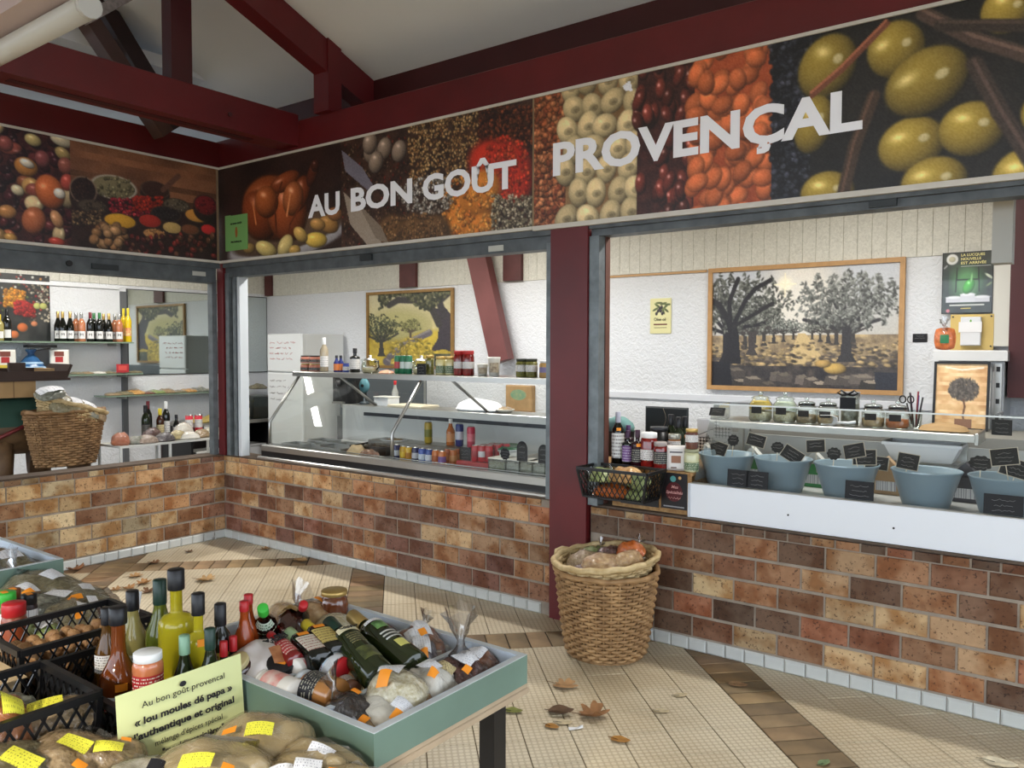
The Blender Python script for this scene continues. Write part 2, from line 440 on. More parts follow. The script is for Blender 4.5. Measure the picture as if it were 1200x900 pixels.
def palB(s, row, rnd):
    t = min(1, max(0, s/3.2))
    if s > 3.6: return rnd.choice(PALB)
    if row <= 1: return rnd.choice(_mute([(150,104,76),(128,84,64),(118,76,62),(176,126,84),(140,92,74)]))  # bottom courses darker: the weaker light low down is put into their colours
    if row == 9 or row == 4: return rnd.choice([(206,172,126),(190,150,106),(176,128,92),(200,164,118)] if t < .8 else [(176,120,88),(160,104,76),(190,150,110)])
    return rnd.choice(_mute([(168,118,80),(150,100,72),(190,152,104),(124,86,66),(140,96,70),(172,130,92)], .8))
# local (along, outwards, up):  A runs from the corner along -y with its face to +x;  B runs along +x with its face to -y
PLA = Matrix(((0,1,0,0),(-1,0,0,0),(0,0,1,0),(0,0,0,1)))
PLB = Matrix(((1,0,0,0),(0,-1,0,0),(0,0,1,0),(0,0,0,1)))
wall_left = parapet('wall_left', 'low brick parapet with yellowish bricks below the corner window', 2.9, PLA, palA, 11, s0=.10)
wall_front = parapet('wall_front', 'long low brick parapet under the two serving hatches', 3.40, PLB, palB, 12, s0=.02)
wall_front_b = parapet('wall_front_far', 'low brick parapet under the olive counter', 3.3, T(3.685, 0, 0) @ PLB, lambda s, r_, rnd: palB(s+3.7, r_, rnd), 13, s0=.185)

# ------------------------------------------------------------------ red timber frame
def beam(name, g, label, m=RED): return struct(name, g, m, label)
beam('column_red', G().cbox(3.415, 3.672, -.035, .16, -.03, 2.40, .004), 'red painted column between the two serving hatches')
_ce = PY(1.85, 1180, 466)
beam('column_end', G().box(_ce.x, _ce.x+.6, 1.85, 2.1, _ce.z, 2.94), 'dark red column closing the olive counter', DRED)
beam('column_corner', G().box(-.03, .055, -.03, .06, .72, 2.36), 'slim red corner post above the parapet')
beam('beam_front', G().cbox(-.15, 8.5, -.02, .16, 3.15, 3.385, .006), 'red fascia beam above the long signboard')
beam('beam_purlin', G().box(-.10, 8.5, .40, .58, 3.20, 3.72), 'dark red purlin behind the fascia beam', DRED)
beam('beam_side', G().cbox(-.16, .02, -6.5, .16, 3.15, 3.37, .006), 'red fascia beam above the nuts signboard')
beam('beam_tie', G().cbox(.83, 1.06, -8.0, -.02, 3.19, 3.43, .006), 'red tie beam crossing the hall')
part('groove', G().box(.90, .96, -2.0, -.35, 3.186, 3.191), DRED, bpy.data.objects['beam_tie'])
part('bolt', G().cyl(.016, 0, .012, 10, T(1.06, -.62, 3.29) @ RY(PI/2)), DRED, bpy.data.objects['beam_tie'])
SOF = lambda y: 3.725+.386*(.40-y)
beam('rafter_truss', G().bar((1.38, .56, SOF(.56)-.122), (1.38, -3.5, SOF(-3.5)-.122), .14, .22), 'red rafter running up under the white ceiling')
beam('post_truss', G().box(.94, 1.055, -1.05, -.90, 3.43, SOF(-.9)), 'red upright of the roof truss', DRED)
beam('post_head', G().cbox(1.30, 1.465, -.065, .06, 3.385, 3.93, .02), 'short red post on the fascia beam')
STRUT = mat('brown_timber', (84, 62, 58), .6, var=.2, scale=6)
beam('strut_brown', G().bar(PX(.1, 84, -4), PX(.1, 192, 158), .14, .11), 'slanting brown timber strut behind the tie beam', STRUT)
beam('strut_dark', G().bar(PX(-.1, 112, -4), PX(-.1, 205, 150), .14, .13), 'darker slanting strut', mat('dark_timber', (54, 36, 36), .6, var=.2, scale=6))
beam('brace_grey', G().bar(PX(.5, 100, 22), PX(.5, 152, -6), .10, .07), 'weathered pale cross piece between the struts', mat('weathered_wood', (150, 140, 138), .8, var=.35, scale=30))
SOFM = mat('white_ceiling_board', (236, 240, 246), .7, var=.04, scale=1.1)
g = G(); X0, X1 = -6, 12
RID = -3.6; EAVE = -7.3
g.add([(X0,.6,SOF(.6)),(X1,.6,SOF(.6)),(X1,RID,SOF(RID)),(X0,RID,SOF(RID)),(X0,EAVE,3.05),(X1,EAVE,3.05),
       (X0,.6,SOF(.6)+.1),(X1,.6,SOF(.6)+.1),(X1,RID,SOF(RID)+.1),(X0,RID,SOF(RID)+.1),(X0,EAVE,3.15),(X1,EAVE,3.15)],
      [(0,1,2,3),(3,2,5,4),(7,6,9,8),(8,9,10,11),(4,5,11,10)])
ceiling = struct('ceiling', g, SOFM, 'sloping white ceiling of the market hall')
struct('roof_shop', G().box(-4.5, 9, .5, 4.0, 4.0, 4.1).box(-6, -.1, -8, .5, 3.9, 4.0), SOFM, 'roof over the stall')

# ------------------------------------------------------------------ shop room
XL, YB = -2.53, 2.30
ZC = 2.95
wall_back = struct('wall_back', G().box(XL-.15, 8.2, YB, YB+.15, 0, 3.3), STUCCO, 'white stucco back wall of the stall')
wall_side = struct('wall_side', G().box(XL-.15, XL, -5, YB, 0, 3.3), STUCCO, 'white stucco side wall of the stall')
struct('wall_end', G().box(8.0, 8.15, .1, YB, 0, 3.3), STUCCO, 'end wall of the stall')
struct('floor_shop', G().box(XL, 8, .14, YB, -.05, .0).box(XL, -.12, -5, .14, -.05, 0), mat('shop_floor', (120, 110, 98), .6, var=.15), 'floor inside the stall')
struct('ceiling_shop', G().box(XL, 8, .16, YB, ZC, ZC+.05).box(XL, -.1, -5, .16, ZC, ZC+.05), mat('shop_ceiling', (214, 212, 204), .6), 'ceiling inside the stall')
me_l = G().cbox(-.0494, .0494, -.33, .33, -.01, .005, .0025).mesh('board')
for i in range(84):
    x = XL+.06+i*.1
    if x > 5.75: break
    part('board', me_l, LAMBRIS, wall_back, T(x, YB-.004, 2.295+.33) @ RX(PI/2))
for i in range(50):
    y = YB-.06-i*.1
    if y < -1.9: break
    part('board', me_l, LAMBRIS, wall_side, T(XL+.004, y, 2.32+.33) @ RZ(PI/2) @ RX(PI/2))
part('trim_strip', G().box(2.0, 3.40, YB-.012, YB, 2.275, 2.293), simple((190, 150, 100)), wall_back)
part('dado_rail', G().box(2.0, 5.6, YB-.022, YB, 1.205, 1.255), mat('rail_white', (214, 216, 220), .35), wall_back)
part('trim_strip', G().box(XL, XL+.02, -3, .40, 2.27, 2.30), WHITE, wall_side)
part('pilaster', G().box(XL, XL+.03, .41, .47, .2, 2.25), mat('joint_grey', (96, 98, 100), .6), wall_side)
for nm, x0, x1, zz in (('batten', -2.50, -2.38, 2.30), ('batten', -.12, .12, 2.30), ('batten', 1.30, 1.52, 2.30)):
    part(nm, G().box(x0, x1, YB-.05, YB-.012, zz, 2.95), mat('red_brown_wood', (88, 46, 44), .5, var=.2), wall_back)
beam('brace_shop', G().bar(PY(2.15, 560, 296), PY(2.15, 588.5, 424), .10, .225, up=(0, 0, 1)), 'slanting red brown timber brace inside the stall', mat('brace_paint', (112, 66, 64), .45, var=.15, scale=3))
part('trunking', G().box(5.46, 5.60, YB-.06, YB, 1.66, 2.40), mat('panel_white', (226, 224, 214), .5), wall_back)
struct('window_jamb', G().box(5.66, 5.74, .25, .36, 2.03, 2.36), mat('plaster_grey', (176, 176, 170), .6), 'grey duct beside the dark red column')

# ------------------------------------------------------------------ hatch frames (roller shutter rails and bottom bars)
def frame(name, g, m, label): return struct(name, g, m, label)
frame('trim_1', G().box(.065, .115, -.015, .10, .722, 2.27).box(.15, .19, .0, .09, .722, 2.27), GALV, 'galvanised shutter rail by the corner post')
frame('trim_2', G().box(3.375, 3.414, -.02, .10, .722, 2.27), GALV, 'galvanised shutter rail beside the red column')
frame('trim_3', G().box(3.675, 3.74, -.02, .05, .722, 2.285), GALV, 'galvanised shutter rail right of the red column')
frame('trim_4', G().box(3.705, 3.745, .051, .10, .722, 2.285), mat('brown_jamb', (98, 62, 52), .5, var=.2), 'brown jamb of the olive counter hatch')
frame('trim_5', G().box(.198, .235, .01, .09, .722, 2.26), mat('white_jamb', (196, 202, 206), .4), 'white edge of the corner hatch')
frame('trim_6', G().box(-.10, -.035, -.075, -.03, .722, 2.22), GALV, 'galvanised shutter rail of the corner window')
DGALV = mat('dark_galvanised', (92, 97, 100), .5, metal=.3, var=.3, scale=10)
g = G().box(.06, 3.42, -.005, .10, 2.235, 2.315).box(.06, 3.42, -.03, .0, 2.315, 2.36)
lin1 = frame('window_1', g, DGALV, 'lowered edge of the roller shutter over the glass case')
g = G().box(3.68, 6.6, -.005, .10, 2.285, 2.325).box(3.68, 6.6, -.03, .0, 2.325, 2.36)
lin2 = frame('window_2', g, DGALV, 'edge of the roller shutter over the olive counter')
g = G().box(-.10, .005, -4, -.06, 2.185, 2.31).box(0, .03, -4, -.04, 2.31, 2.36)
lin3 = frame('window_3', g, DGALV, 'edge of the roller shutter over the corner window')
for l_, c in ((lin1, PY(-.006, 430, 302)), (lin2, PY(-.006, 1035, 237))):
    part('latch', G().box(c.x-.06, c.x+.06, -.022, -.005, c.z-.022, c.z+.022), mat('latch_metal', (58, 62, 64), .5, metal=.5), l_)
part('latch', G().box(.005, .02, -1.10, -.90, 2.225, 2.265), mat('latch_metal', (58, 62, 64), .5, metal=.5), lin3)
part('knob', G().cyl(.022, 0, .015, 12, T(.004, -1.26, 2.25) @ RY(PI/2)), BLACKM, lin3)
me_s = G().box(-.06, .06, -.004, 0, -.018, .018).mesh('maker_plate')
part('maker_plate', me_s, mat('plate_grey', (184, 184, 176), .5), lin1, T(2.98, -.006, 2.268))
part('maker_plate', me_s, mat('plate_grey', (184, 184, 176), .5), lin3, T(.006, -.22, 2.255) @ RZ(PI/2))
# ------------------------------------------------------------------ printed pictures: colour per vertex on a fine flat grid
def attr_mat(name, rough=.35, coat=0.):
    m = bpy.data.materials.new(name); m.use_nodes = True; N = m.node_tree.nodes; b = N['Principled BSDF']
    a = N.new('ShaderNodeAttribute'); a.attribute_name = 'print'
    m.node_tree.links.new(a.outputs['Color'], b.inputs['Base Color']); b.inputs['Roughness'].default_value = rough
    b.inputs['Coat Weight'].default_value = coat; b.inputs['Coat Roughness'].default_value = .05
    return m
PRINT = attr_mat('printed_sheet', .42)
GLOSSP = attr_mat('glossy_print', .3, .5)
def vnoise(h, w, s, seed, octv=3):
    rs = np.random.RandomState(seed); out = np.zeros((h, w)); amp = 1.; tot = 0
    for o in range(octv):
        gh, gw = int(h/s)+3, int(w/s)+3
        gr = rs.rand(gh, gw)
        y = np.arange(h)/s; x = np.arange(w)/s
        yi = y.astype(int); xi = x.astype(int); fy = (y-yi)[:, None]; fx = (x-xi)[None]
        fy = fy*fy*(3-2*fy); fx = fx*fx*(3-2*fx)
        a = gr[yi][:, xi]; b = gr[yi][:, xi+1]; c = gr[yi+1][:, xi]; d = gr[yi+1][:, xi+1]
        out += amp*((a*(1-fx)+b*fx)*(1-fy)+(c*(1-fx)+d*fx)*fy); tot += amp; amp *= .5; s = max(1.5, s/2)
    return out/tot
class Canvas:
    """row 0 is the top; width and height in samples"""
    def __init__(s, w, h, rgb=(0, 0, 0)):
        s.w, s.h = w, h; s.a = np.zeros((h, w, 3)); s.a[:] = rgb
        s.rs = np.random.RandomState(w*7+h)
    def rect(s, x0, y0, x1, y1, rgb):
        x0, y0, x1, y1 = [int(round(q)) for q in (x0, y0, x1, y1)]
        s.a[max(0, y0):max(0, y1), max(0, x0):max(0, x1)] = rgb
    def noise(s, x0, y0, x1, y1, c1, c2, sc=6, seed=1, con=1.6):
        x0, y0, x1, y1 = [int(round(q)) for q in (x0, y0, x1, y1)]
        x0, y0 = max(0, x0), max(0, y0); x1, y1 = min(s.w, x1), min(s.h, y1)
        if x1 <= x0 or y1 <= y0: return
        n = np.clip((vnoise(y1-y0, x1-x0, sc, seed)-.5)*con+.5, 0, 1)[..., None]
        s.a[y0:y1, x0:x1] = np.array(c1)*(1-n)+np.array(c2)*n
    def ell(s, cx, cy, rx, ry, ang=0, rgb=(255, 255, 255), shade=.55, hi=.0, edge=.12, lx=-.5, ly=-.6, rim=None):
        R_ = max(rx, ry)+2
        x0, x1 = max(0, int(cx-R_)), min(s.w, int(cx+R_)+2); y0, y1 = max(0, int(cy-R_)), min(s.h, int(cy+R_)+2)
        if x1 <= x0 or y1 <= y0: return
        yy, xx = np.mgrid[y0:y1, x0:x1]; dx, dy = xx-cx, yy-cy
        c, d = math.cos(ang), math.sin(ang)
        p = (dx*c+dy*d)/rx; q = (-dx*d+dy*c)/ry
        r2 = p*p+q*q
        m = np.clip((1-np.sqrt(r2))/max(edge, 1.2/max(1, min(rx, ry)))+.5, 0, 1)[..., None]
        nz = np.sqrt(np.clip(1-r2, 0, 1)); l = (lx*dx/max(rx, 1)+ly*dy/max(ry, 1))*.55+nz*.75
        k = np.clip(1-shade+shade*l*1.25, .08, 1.4)[..., None]
        col = np.array(rgb)*k
        if hi:
            hx, hy = p+.35, q+.38
            col = col+255*hi*np.exp(-((hx*4)**2+(hy*6)**2))[..., None]
        if rim is not None:
            rr = np.clip((np.sqrt(r2)-.86)/.08, 0, 1)[..., None]; col = col*(1-rr)+np.array(rim)*rr
        s.a[y0:y1, x0:x1] = s.a[y0:y1, x0:x1]*(1-m)+col*m
    def poly(s, pts, rgb, soft=0):
        pts = np.array(pts, float); x0, y0 = np.floor(pts.min(0)).astype(int); x1, y1 = np.ceil(pts.max(0)).astype(int)+1
        x0, y0 = max(0, x0), max(0, y0); x1, y1 = min(s.w, x1), min(s.h, y1)
        if x1 <= x0 or y1 <= y0: return
        yy, xx = np.mgrid[y0:y1, x0:x1]; ins = np.zeros(yy.shape, bool)
        for i in range(len(pts)):
            (ax, ay), (bx, by) = pts[i], pts[(i+1) % len(pts)]
            if ay == by: continue
            ins ^= ((ay > yy) != (by > yy)) & (xx < (bx-ax)*(yy-ay)/(by-ay)+ax)
        s.a[y0:y1, x0:x1][ins] = rgb
    def line(s, pts, w_, rgb):
        for (ax, ay), (bx, by) in zip(pts[:-1], pts[1:]):
            n = max(2, int(math.hypot(bx-ax, by-ay)/max(.6, w_*.35)))
            for i in range(n+1):
                t = i/n; s.ell(ax+(bx-ax)*t, ay+(by-ay)*t, max(.8, w_/2), max(.8, w_/2), 0, rgb, 0, edge=.4)
    def scatter(s, n, x0, y0, x1, y1, rx, ry, cols, shade=.6, hi=0., seed=3, mask=None):
        rs = np.random.RandomState(seed)
        for i in range(n):
            x, y = rs.uniform(x0, x1), rs.uniform(y0, y1)
            if mask and not mask(x, y): continue
            k = rs.uniform(.75, 1.25); c = np.array(cols[rs.randint(len(cols))])*rs.uniform(.82, 1.15)
            s.ell(x, y, rx*k, ry*rs.uniform(.8, 1.2), rs.uniform(0, PI), c, shade, hi)
    def grain(s, amp=10, seed=5):
        s.a += (np.random.RandomState(seed).rand(s.h, s.w, 1)-.5)*2*amp
    def blit(s, src, x, y):
        s.a[y:y+src.h, x:x+src.w] = src.a
def picture(name, cv, w_m, h_m, parent, M, m=None, gain=1.):
    """flat sheet in local xz, x along the width from 0, z from 0 up; faces -y"""
    a = np.clip(cv.a*gain, 0, 255)/255
    a = np.where(a <= .04045, a/12.92, ((a+.055)/1.055)**2.4)
    H_, W_ = cv.h, cv.w
    xs = np.linspace(0, w_m, W_); zs = np.linspace(h_m, 0, H_)
    co = np.zeros((H_*W_, 3), np.float32); co[:, 0] = np.tile(xs, H_); co[:, 2] = np.repeat(zs, W_)
    i = np.arange((H_-1)*(W_-1)); r_, c_ = i//(W_-1), i % (W_-1); k = r_*W_+c_
    fc = np.stack([k, k+W_, k+W_+1, k+1], 1).astype(np.int32)
    me = bpy.data.meshes.new(name)
    me.vertices.add(len(co)); me.vertices.foreach_set('co', co.ravel())
    me.loops.add(fc.size); me.loops.foreach_set('vertex_index', fc.ravel())
    me.polygons.add(len(fc)); me.polygons.foreach_set('loop_start', np.arange(0, fc.size, 4, dtype=np.int32))
    me.update(calc_edges=True)
    at = me.color_attributes.new('print', 'FLOAT_COLOR', 'POINT')
    at.data.foreach_set('color', np.concatenate([a.reshape(-1, 3), np.ones((H_*W_, 1))], 1).astype(np.float32).ravel())
    me.materials.append(None)
    return part(name, me, m or PRINT, parent, M)
_txt = [None]
def text(name, s, x0, x1, z0, cap, m, parent, M, bold=0., thick=.0015, shear=0., name_mat=None, xfit=True):
    """lettering fitted to x0..x1 with its capitals cap high, baseline at z0, in the local xz plane facing -y"""
    def mk(t):
        c = bpy.data.curves.new(name, 'FONT'); c.body = t; c.size = 1; c.offset = bold; c.extrude = 0; c.shear = shear; c.resolution_u = 3
        o = bpy.data.objects.new(name, c); COL.objects.link(o); return o
    if _txt[0] is None or _txt[0][0] != bold:
        h = mk('H'); bpy.context.view_layer.update(); _txt[0] = (bold, h.dimensions.y); bpy.data.objects.remove(h)
    o = mk(s); bpy.context.view_layer.update()
    sy = cap/_txt[0][1]; bb = o.bound_box; wx = bb[6][0]-bb[0][0]; b0 = bb[0][0]
    sx = (x1-x0)/wx if xfit else sy
    o.data.extrude = thick/max(sy, 1e-6)*.5
    bpy.context.view_layer.update()
    me = bpy.data.meshes.new_from_object(o.evaluated_get(bpy.context.evaluated_depsgraph_get()))
    bpy.data.objects.remove(o)
    me.materials.clear(); me.materials.append(None)
    return part(name, me, m, parent, M @ T(x0-b0*sx, -thick, z0) @ RX(PI/2) @ Matrix.Diagonal((sx, sy, sy, 1)))
LETTER = mat('letter_white', (246, 246, 252), .5)
INK = mat('ink_black', (26, 26, 30), .7)

# ---- signboard over the front hatches: picture positions come from the photograph, laid on the wall plane
ZS0, ZS1 = 2.368, 3.145
SR = .0062
def sign_canvas(x0, x1): return Canvas(int((x1-x0)/SR), int((ZS1-ZS0)/SR))
class OnWall:
    """paint by photograph pixels onto the plane of a sign"""
    def __init__(s, cv, fn, org, sgn): s.cv, s.fn, s.org, s.sgn = cv, fn, org, sgn
    def p(s, px, py):
        q = s.fn(px, py); return ((q[0]-s.org)*s.sgn/SR, (ZS1-q[1])/SR)
    def sc(s, px, py):
        a, b = s.p(px, py), s.p(px+4, py); c = s.p(px, py+4); return abs(b[0]-a[0])/4, abs(c[1]-a[1])/4
    def ell(s, px, py, rx, ry, ang, rgb, *a, **k):
        x, y = s.p(px, py); kx, ky = s.sc(px, py)
        s.cv.ell(x, y, max(rx*kx, .8), max(ry*ky, .8), ang, rgb, *a, **k)
    def poly(s, pts, rgb): s.cv.poly([s.p(*q) for q in pts], rgb)
    def line(s, pts, w_, rgb):
        s.cv.line([s.p(*q) for q in pts], w_*s.sc(*pts[0])[1], rgb)
    def noise(s, x0, y0, x1, y1, c1, c2, sc, seed, con=1.6):
        a, b = s.p(x0, y0), s.p(x1, y1); s.cv.noise(a[0], a[1], b[0], b[1], c1, c2, sc, seed, con)
    def scatter(s, n, x0, y0, x1, y1, rx, ry, cols, shade=.6, hi=0., seed=3, mask=None):
        rs = np.random.RandomState(seed)
        for i in range(n):
            x, y = rs.uniform(x0, x1), rs.uniform(y0, y1)
            if mask and not mask(x, y): continue
            k = rs.uniform(.75, 1.25); c = np.array(cols[rs.randint(len(cols))])*rs.uniform(.8, 1.15)
            s.ell(x, y, rx*k, ry*rs.uniform(.8, 1.2), rs.uniform(0, PI), c, shade, hi)
fB = lambda px, py: (lambda q: (q.x, q.z))(PY(-.045, px, py))
fA = lambda px, py: (lambda q: (q.y, q.z))(PX(.045, px, py))

# board one: roast chicken and spices
BX0, BX1 = .03, PY(-.045, 624, 200).x
cv = sign_canvas(BX0, BX1); W = OnWall(cv, fB, BX0, 1)
cv.noise(0, 0, cv.w, cv.h, (26, 16, 14), (52, 32, 26), 40, 3)
W.ell(334, 280, 72, 24, -.10, (188, 182, 184), .3); W.ell(334, 274, 66, 19, -.10, (96, 74, 58), .3)
for px, py, rx, ry, a_, c in ((318, 243, 36, 38, .2, (156, 78, 36)), (304, 252, 22, 28, .5, (142, 66, 30)), (336, 248, 24, 34, .5, (168, 84, 40)), (333, 213, 18, 11, -.2, (150, 74, 36)), (352, 226, 10, 22, .6, (138, 66, 32)), (366, 203, 6, 16, .5, (92, 44, 26)), (369, 194, 5, 7, .3, (76, 38, 24)), (343, 232, 12, 20, .4, (186, 104, 54)), (312, 236, 14, 18, .3, (180, 96, 46))):
    W.ell(px, py, rx, ry, a_, tuple(q*k for q, k in zip(c, (.92, .90, .95))), .60, .34)
W.line([(330, 214), (322, 240), (324, 272)], 3, (84, 38, 20)); W.line([(352, 240), (340, 262), (336, 282)], 3, (92, 42, 22)); W.line([(296, 236), (300, 262)], 2, (200, 120, 70)); W.line([(340, 226), (336, 252)], 3, (206, 130, 80))
for px, py, rx, ry, a_, c in ((312, 291, 13, 9, .3, (206, 182, 112)), (334, 287, 10, 11, -.6, (214, 190, 122)), (370, 280, 13, 9, .1, (222, 184, 84)), (352, 274, 9, 8, .5, (198, 160, 88)), (385, 262, 12, 10, .3, (168, 122, 66)), (292, 290, 7, 6, 0, (150, 120, 70)), (392, 250, 9, 8, .2, (150, 100, 60)), (372, 262, 9, 7, .2, (186, 140, 80)), (345, 292, 7, 6, 0, (188, 150, 80))):
    W.ell(px, py, rx, ry, a_, c, .5, .12)
W.poly([(264, 253), (288, 250), (290, 291), (265, 294)], (112, 160, 92))
W.ell(277, 272, 10, 15, 0, (134, 178, 104), 0); W.ell(277, 272, 3, 8, .2, (150, 96, 50), .3)
x400 = W.p(400, 230)[0]
cv.noise(x400, 0, cv.w, cv.h, (36, 24, 20), (70, 46, 36), 10, 8)
W.scatter(500, 400, 160, 480, 300, 1.5, 1.3, [(90, 66, 48), (60, 44, 38), (120, 96, 72), (40, 26, 24), (104, 40, 30)], .6, 0, 3)
W.scatter(900, 478, 130, 566, 215, 1.6, 1.4, [(178, 140, 90), (150, 108, 66), (110, 76, 48), (200, 164, 112)], .6, 0, 4, lambda x, y: y < 226-.3*(x-478) or x < 545)
W.scatter(500, 560, 125, 624, 170, 2.2, 1.8, [(106, 52, 32), (72, 36, 26), (136, 72, 42), (44, 22, 18)], .6, 0, 5)
for px, py, rx, ry in ((592, 200, 30, 34), (575, 190, 28, 26), (600, 216, 22, 24)): W.ell(px, py, rx, ry, .3, (186, 48, 28), .35, edge=.35)
W.scatter(260, 565, 155, 620, 235, 2.5, 2, [(204, 58, 34), (160, 40, 26), (190, 70, 40)], .5, 0, 6, lambda x, y: (x-592)**2/30**2+(y-200)**2/40**2 < 1)
for px, py, rx, ry in ((548, 250, 30, 32), (562, 225, 24, 26), (535, 268, 22, 16), (560, 268, 20, 18)): W.ell(px, py, rx, ry, -.4, (206, 124, 46), .4, edge=.3)
W.scatter(260, 512, 195, 585, 285, 2.5, 2, [(216, 138, 56), (186, 104, 40), (222, 150, 70)], .5, 0, 7, lambda x, y: (x-550)**2/34**2+(y-243)**2/42**2 < 1)
W.scatter(420, 575, 228, 624, 278, 1.8, 1.5, [(166, 152, 124), (130, 116, 92), (190, 176, 150), (96, 84, 66)], .6, 0, 9)
W.scatter(420, 462, 205, 530, 250, 1.7, 1.5, [(206, 200, 190), (170, 160, 146), (120, 108, 96)], .6, 0, 10, lambda x, y: (x-500)**2/34**2+(y-228)**2/22**2 < 1)
for px in (460, 486, 508): W.ell(px, 274, 20, 24, .2, (104, 74, 46), .5, edge=.3)
W.scatter(260, 444, 245, 530, 295, 2, 1.6, [(128, 94, 60), (92, 64, 42), (150, 112, 74)], .6, 0, 12, lambda x, y: (x-486)**2/40**2+(y-274)**2/26**2 < 1)
for px, py, a_ in ((434, 178, .2), (450, 174, .3), (467, 177, .5), (433, 168, 0), (440, 190, .4)): W.ell(px, py, 8.5, 13, a_, (148, 128, 112), .6, .25)
for pts, c in (([(400, 176), (424, 196), (440, 222), (430, 222), (404, 200)], (108, 104, 116)), ([(402, 224), (430, 252), (450, 290), (432, 288), (410, 262)], (146, 132, 118)), ([(418, 236), (446, 264), (456, 286), (440, 278)], (120, 106, 92))): W.poly(pts, c)
cv.grain(9)
M1 = T(BX0, -.046, ZS0)
s1 = thing('shop_sign', 'signboard with roast chicken and heaped spices lettered AU BON GOÛT', 'sign', T(0, 0, 0))
BACKB = mat('sign_backing', (150, 130, 100), .6, var=.2)
part('backing_board', G().box(.0, BX1+.006, -.044, -.004, 2.355, 3.15), BACKB, s1)
picture('print', cv, BX1-BX0, ZS1-ZS0, s1, M1, gain=1.1)
text('lettering', 'AU', PY(-.05, 361, 240).x, PY(-.05, 398, 240).x, 2.628, .165, LETTER, s1, T(0, -.048, 0), .036)
text('lettering', 'BON', PY(-.05, 411, 235).x, PY(-.05, 483, 235).x, 2.628, .168, LETTER, s1, T(0, -.048, 0), .036)
text('lettering', 'GOÛT', PY(-.05, 495, 225).x, PY(-.05, 605, 215).x, 2.628, .172, LETTER, s1, T(0, -.048, 0), .036)
part('logo_card', G().box(PY(-.05, 264, 270).x, PY(-.05, 290, 270).x, -.05, -.047, PY(-.05, 277, 293).z, PY(-.05, 277, 252).z), mat('logo_green', (118, 168, 98), .5), s1)
lx = PY(-.05, 277, 272)
text('logo_text', 'AU BON GOÛT', lx.x-.08, lx.x+.08, lx.z+.065, .014, INK, s1, T(0, -.0505, 0), .02)
text('logo_text', 'PROVENÇAL', lx.x-.075, lx.x+.075, lx.z-.085, .014, INK, s1, T(0, -.0505, 0), .02)
part('logo_olive_branch', G().ball((lx.x, -.0512, lx.z), .018, .001, .045), simple((150, 96, 46)), s1)
part('top_strip', G().box(.06, BX1+.006, -.056, -.02, 3.135, 3.152), CREAM, s1)
part('bottom_strip', G().box(.06, BX1+.006, -.056, -.02, 2.352, 2.372), CREAM, s1)

# board two: dried fruit and olives
CX0, CX1 = BX1+.012, 7.0
cv = sign_canvas(CX0, CX1); W = OnWall(cv, fB, CX0, 1)
cv.rect(0, 0, cv.w, cv.h, (24, 20, 20))
W.noise(624, 100, 668, 300, (120, 62, 36), (160, 90, 54), 5, 3)
W.scatter(900, 624, 85, 672, 285, 3.4, 3.0, [(160, 88, 52), (176, 104, 64), (132, 66, 40), (190, 122, 80)], .6, .1, 21)
W.noise(664, 60, 748, 290, (110, 82, 52), (140, 106, 70), 8, 4)
rs = np.random.RandomState(8)
for row in range(8):
    for k in range(4):
        px = 672+k*23+rs.uniform(-4, 4)+(row % 2)*9-6; py = 96+row*25.5+rs.uniform(-3, 3)-(px-700)*.12
        if py > 285 or px > 752: continue
        c = np.array((214, 190, 142))*rs.uniform(.88, 1.08)
        W.ell(px, py, 15, 14, rs.uniform(0, 3), c, .5, .08); W.ell(px+1, py+1, 5, 4, 0, c*.78, .3); W.ell(px+1, py+1, 2, 1.6, 0, c*.6, .2)
W.noise(748, 40, 812, 290, (44, 20, 18), (70, 34, 28), 6, 5)
for i in range(75):
    px, py = rs.uniform(747, 820), rs.uniform(75, 285)
    c = np.array((104, 44, 34))*rs.uniform(.7, 1.3); W.ell(px, py, 6.5, 13, rs.uniform(-.6, .6), c, .7, .45)
W.noise(815, 40, 905, 290, (140, 62, 34), (170, 80, 44), 8, 6)
for i in range(95):
    px, py = rs.uniform(812, 908), rs.uniform(55, 270)
    c = np.array((214, 112, 64))*rs.uniform(.82, 1.1); W.ell(px, py, 13, 10.5, rs.uniform(0, 3), c, .5, .06)
W.noise(906, 20, 952, 290, (20, 20, 26), (50, 50, 60), 4, 7)
W.scatter(420, 903, 45, 952, 250, 4, 3.5, [(30, 30, 38), (44, 44, 54), (20, 20, 26), (66, 66, 78)], .8, .12, 23)
x950 = W.p(950, 150)[0]
cv.noise(x950, 0, cv.w, cv.h, (16, 15, 15), (36, 32, 28), 30, 9)
OL = (164, 138, 56)
for px, py, rx, ry, a_ in ((968, 78, 36, 38, .4), (952, 145, 24, 34, .2), (968, 225, 34, 26, .1), (1048, 58, 36, 34, -.4), (1178, 12, 34, 28, .3), (1236, 60, 40, 30, .2), (1066, 168, 42, 32, -.15), (1136, 150, 42, 32, .2), (1092, 212, 42, 30, -.1), (1200, 205, 44, 34, 0), (1083, 95, 54, 38, -.45), (1230, 130, 40, 30, .4)):
    W.ell(px, py, rx*.95, ry, a_, np.array(OL)*rs.uniform(.9, 1.1), .62, .32)
    W.ell(px+rx*.35, py-ry*.25, rx*.16, ry*.15, a_, (196, 180, 130), .1, edge=.5)
